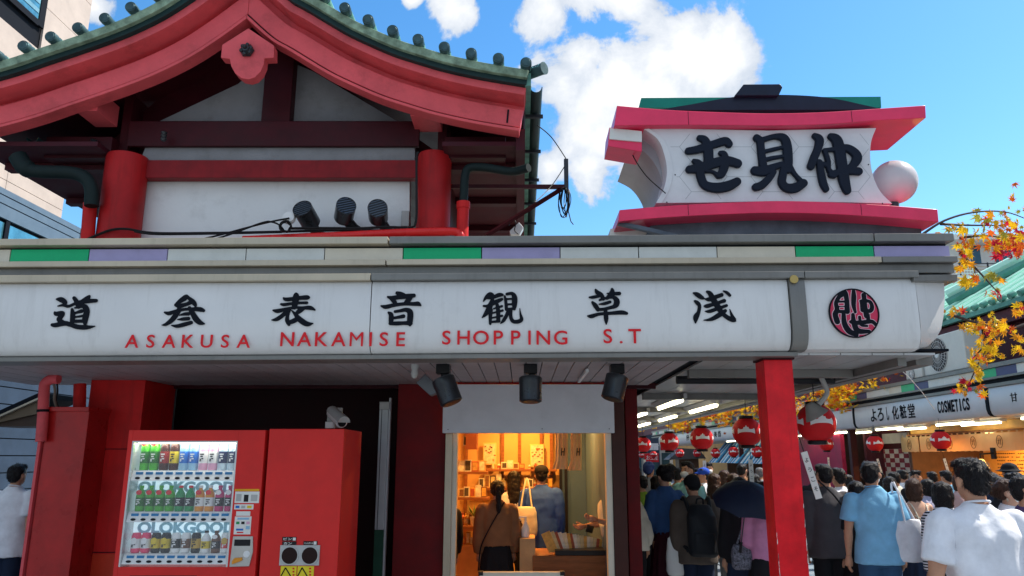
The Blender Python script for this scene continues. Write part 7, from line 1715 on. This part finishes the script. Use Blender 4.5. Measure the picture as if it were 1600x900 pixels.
m = MB(); m.box(-.035, .035, 0, .008, 0, .15); o = m.build('phone', BLK, None); o.location = P(927,828,7.7); o.rotation_euler = (R(60), R(-70), 0); tag(o, 'dark phone held out above the counter cards', 'phone')
# --- background crowd
CR = [
 (1002,742,9.5,.6,C_GN,C_BK,'m','short',HB,'person in a green jacket by the red shop post',dict(sleeve='long')),
 (1015,722,11.5,0,C_GY,C_NV,'m','short',HB,'person in a blue beanie hat behind the kimono woman',dict(hat=('knit',cloth('beanie_blue',(.04,.07,.22))))),
 (1026,742,9.6,.3,C_GY,C_BK,'f','bob',HB,'dark haired person close to the left of the kimono woman',{}),
 (1058,730,10.5,0,cloth('camel',(.42,.26,.14)),C_BK,'m','short',HB,'dark haired man with a tan jacket behind the kimono woman',{}),
 (1074,720,9.4,2.3,C_TQ,C_BK,'m','short',HB,'man in a turquoise shirt looking left',dict(face=True,mask=True,sleeve='long')),
 (1064,737,12,3.0,C_BK,C_BK,'m','short',HB,'person in black farther back between kimono and turquoise shirt',dict(face=True)),
 (1092,731,12.5,.2,C_DG,C_BK,'m','short',HB,'person in dark grey behind the turquoise shirt',{}),
 (1107,722,13,math.pi,C_BK,C_BK,'m','short',HB,'masked man facing the camera before the striped awning',dict(face=True,mask=True)),
 (1099,731,11,.4,W_T,C_JN,'m','short',HB,'person in a bright blue cap and white top',dict(hat=('cap',cloth('cap_blue',(.02,.08,.50))))),
 (1115,739,9.3,0,C_PP,C_GY,'f','long',HBR,'brown haired woman in pale pink right of the backpack',{}),
 (1131,734,10.5,.5,C_CR,C_BK,'f','long',HBR,'brown haired woman in cream left of the umbrella',{}),
 (1144,739,9.0,0,C_MR,C_BK,'f','bob',HBR,'brown bobbed woman just above the left edge of the umbrella',{}),
 (1160,724,12,-.8,C_TN,C_BK,'m','short',HB,'man with tanned face above the umbrella',dict(face=True)),
 (1178,740,9.8,0,W_T,C_BK,'f','bob',HB,'black haired person above the right half of the umbrella',{}),
 (1187,730,13,0,C_GY,C_BK,'m','short',HGR,'grey haired person in pale grey close to the post',{}),
 (1204,741,8.6,2.6,C_TQ,C_BK,'f','bob',HBR,'woman half hidden by the left side of the corner post',dict(face=True)),
 (1170,733,15,0,C_BK,C_BK,'m','short',HB,'black haired man farther up the street above the umbrella',{}),
 (1035,735,16,0,C_OL,C_BK,'m','short',HB,'person in olive far up the street',{}),
 (995,728,14,.2,C_RD,C_BK,'f','bob',HB,'person in red far back by the shop corner',{}),
 (1388,744,8.8,0,C_LV,C_BK,'f','bob',HB,'dark haired woman in lavender right of the light blue shirt',{}),
 (1398,737,11,.3,C_CR,C_BK,'m','short',HB,'man in cream under the tilted lantern strip',{}),
 (1430,734,10.5,math.pi*.85,C_BK,C_BK,'m','short',HB,'bearded man in black facing the street in the noren shop',dict(face=True)),
 (1411,733,12,0,W_T,C_BK,'m','short',HB,'person in white at the noren shop front, farther left',{}),
 (1445,748,9.2,.7,C_LV,C_GY,'f','bob',HB,'woman in a patterned top with a mask right of the strappy dress',dict(mask=True,face=True)),
 (1457,736,11.5,0,C_BK,C_BK,'m','short',HB,'dark haired person left of the nearest right lantern strip',{}),
 (1479,734,10.8,0,C_LB,C_BK,'m','short',HB,'dark haired person behind the striped woman',{}),
 (1496,741,9.8,0,C_PP,C_BK,'f','bob',HBR,'person in pale pink left of the head of the man in white',{}),
 (1270,735,12.5,0,C_BK,C_BK,'m','short',HB,'person in black farther back beside the corner post',{}),
 (1322,741,12,.4,C_GY,C_BK,'f','bob',HB,'woman in grey before the checkerboard panel',{}),
 (1375,738,13.5,0,C_BK,C_BK,'f','long',HB,'long haired woman before the checkerboard shop',{}),
 (1588,736,7.6,.3,C_BK,C_NV,'m','short',HB,'curly haired person in black behind the masked woman',{}),
 (1558,743,7.4,0,C_BK,C_BK,'f','bob',HB,'dark bobbed head behind the masked woman in white',{}),
]
protos = {}
for (px, ht, Y, rz, tpc, btc, sex, hair, hcol, lab, kw) in CR:
    if 'face' not in kw: kw = dict(kw, yaw=rnd.uniform(-.9,.9), pitch=rnd.uniform(-.1,.35), arms=rnd.choice(((A_DOWN,A_DOWN),(A_UP,A_DOWN),(A_HOLD,A_UP),(A_HOLD,A_HOLD)))); rz += rnd.uniform(-.4,.4)
    person(px, ht, Y, rz, lab, tpc, btc, sex=sex, hair=hair, hc=hcol, vox=.022 if Y < 10 else .028, **kw)
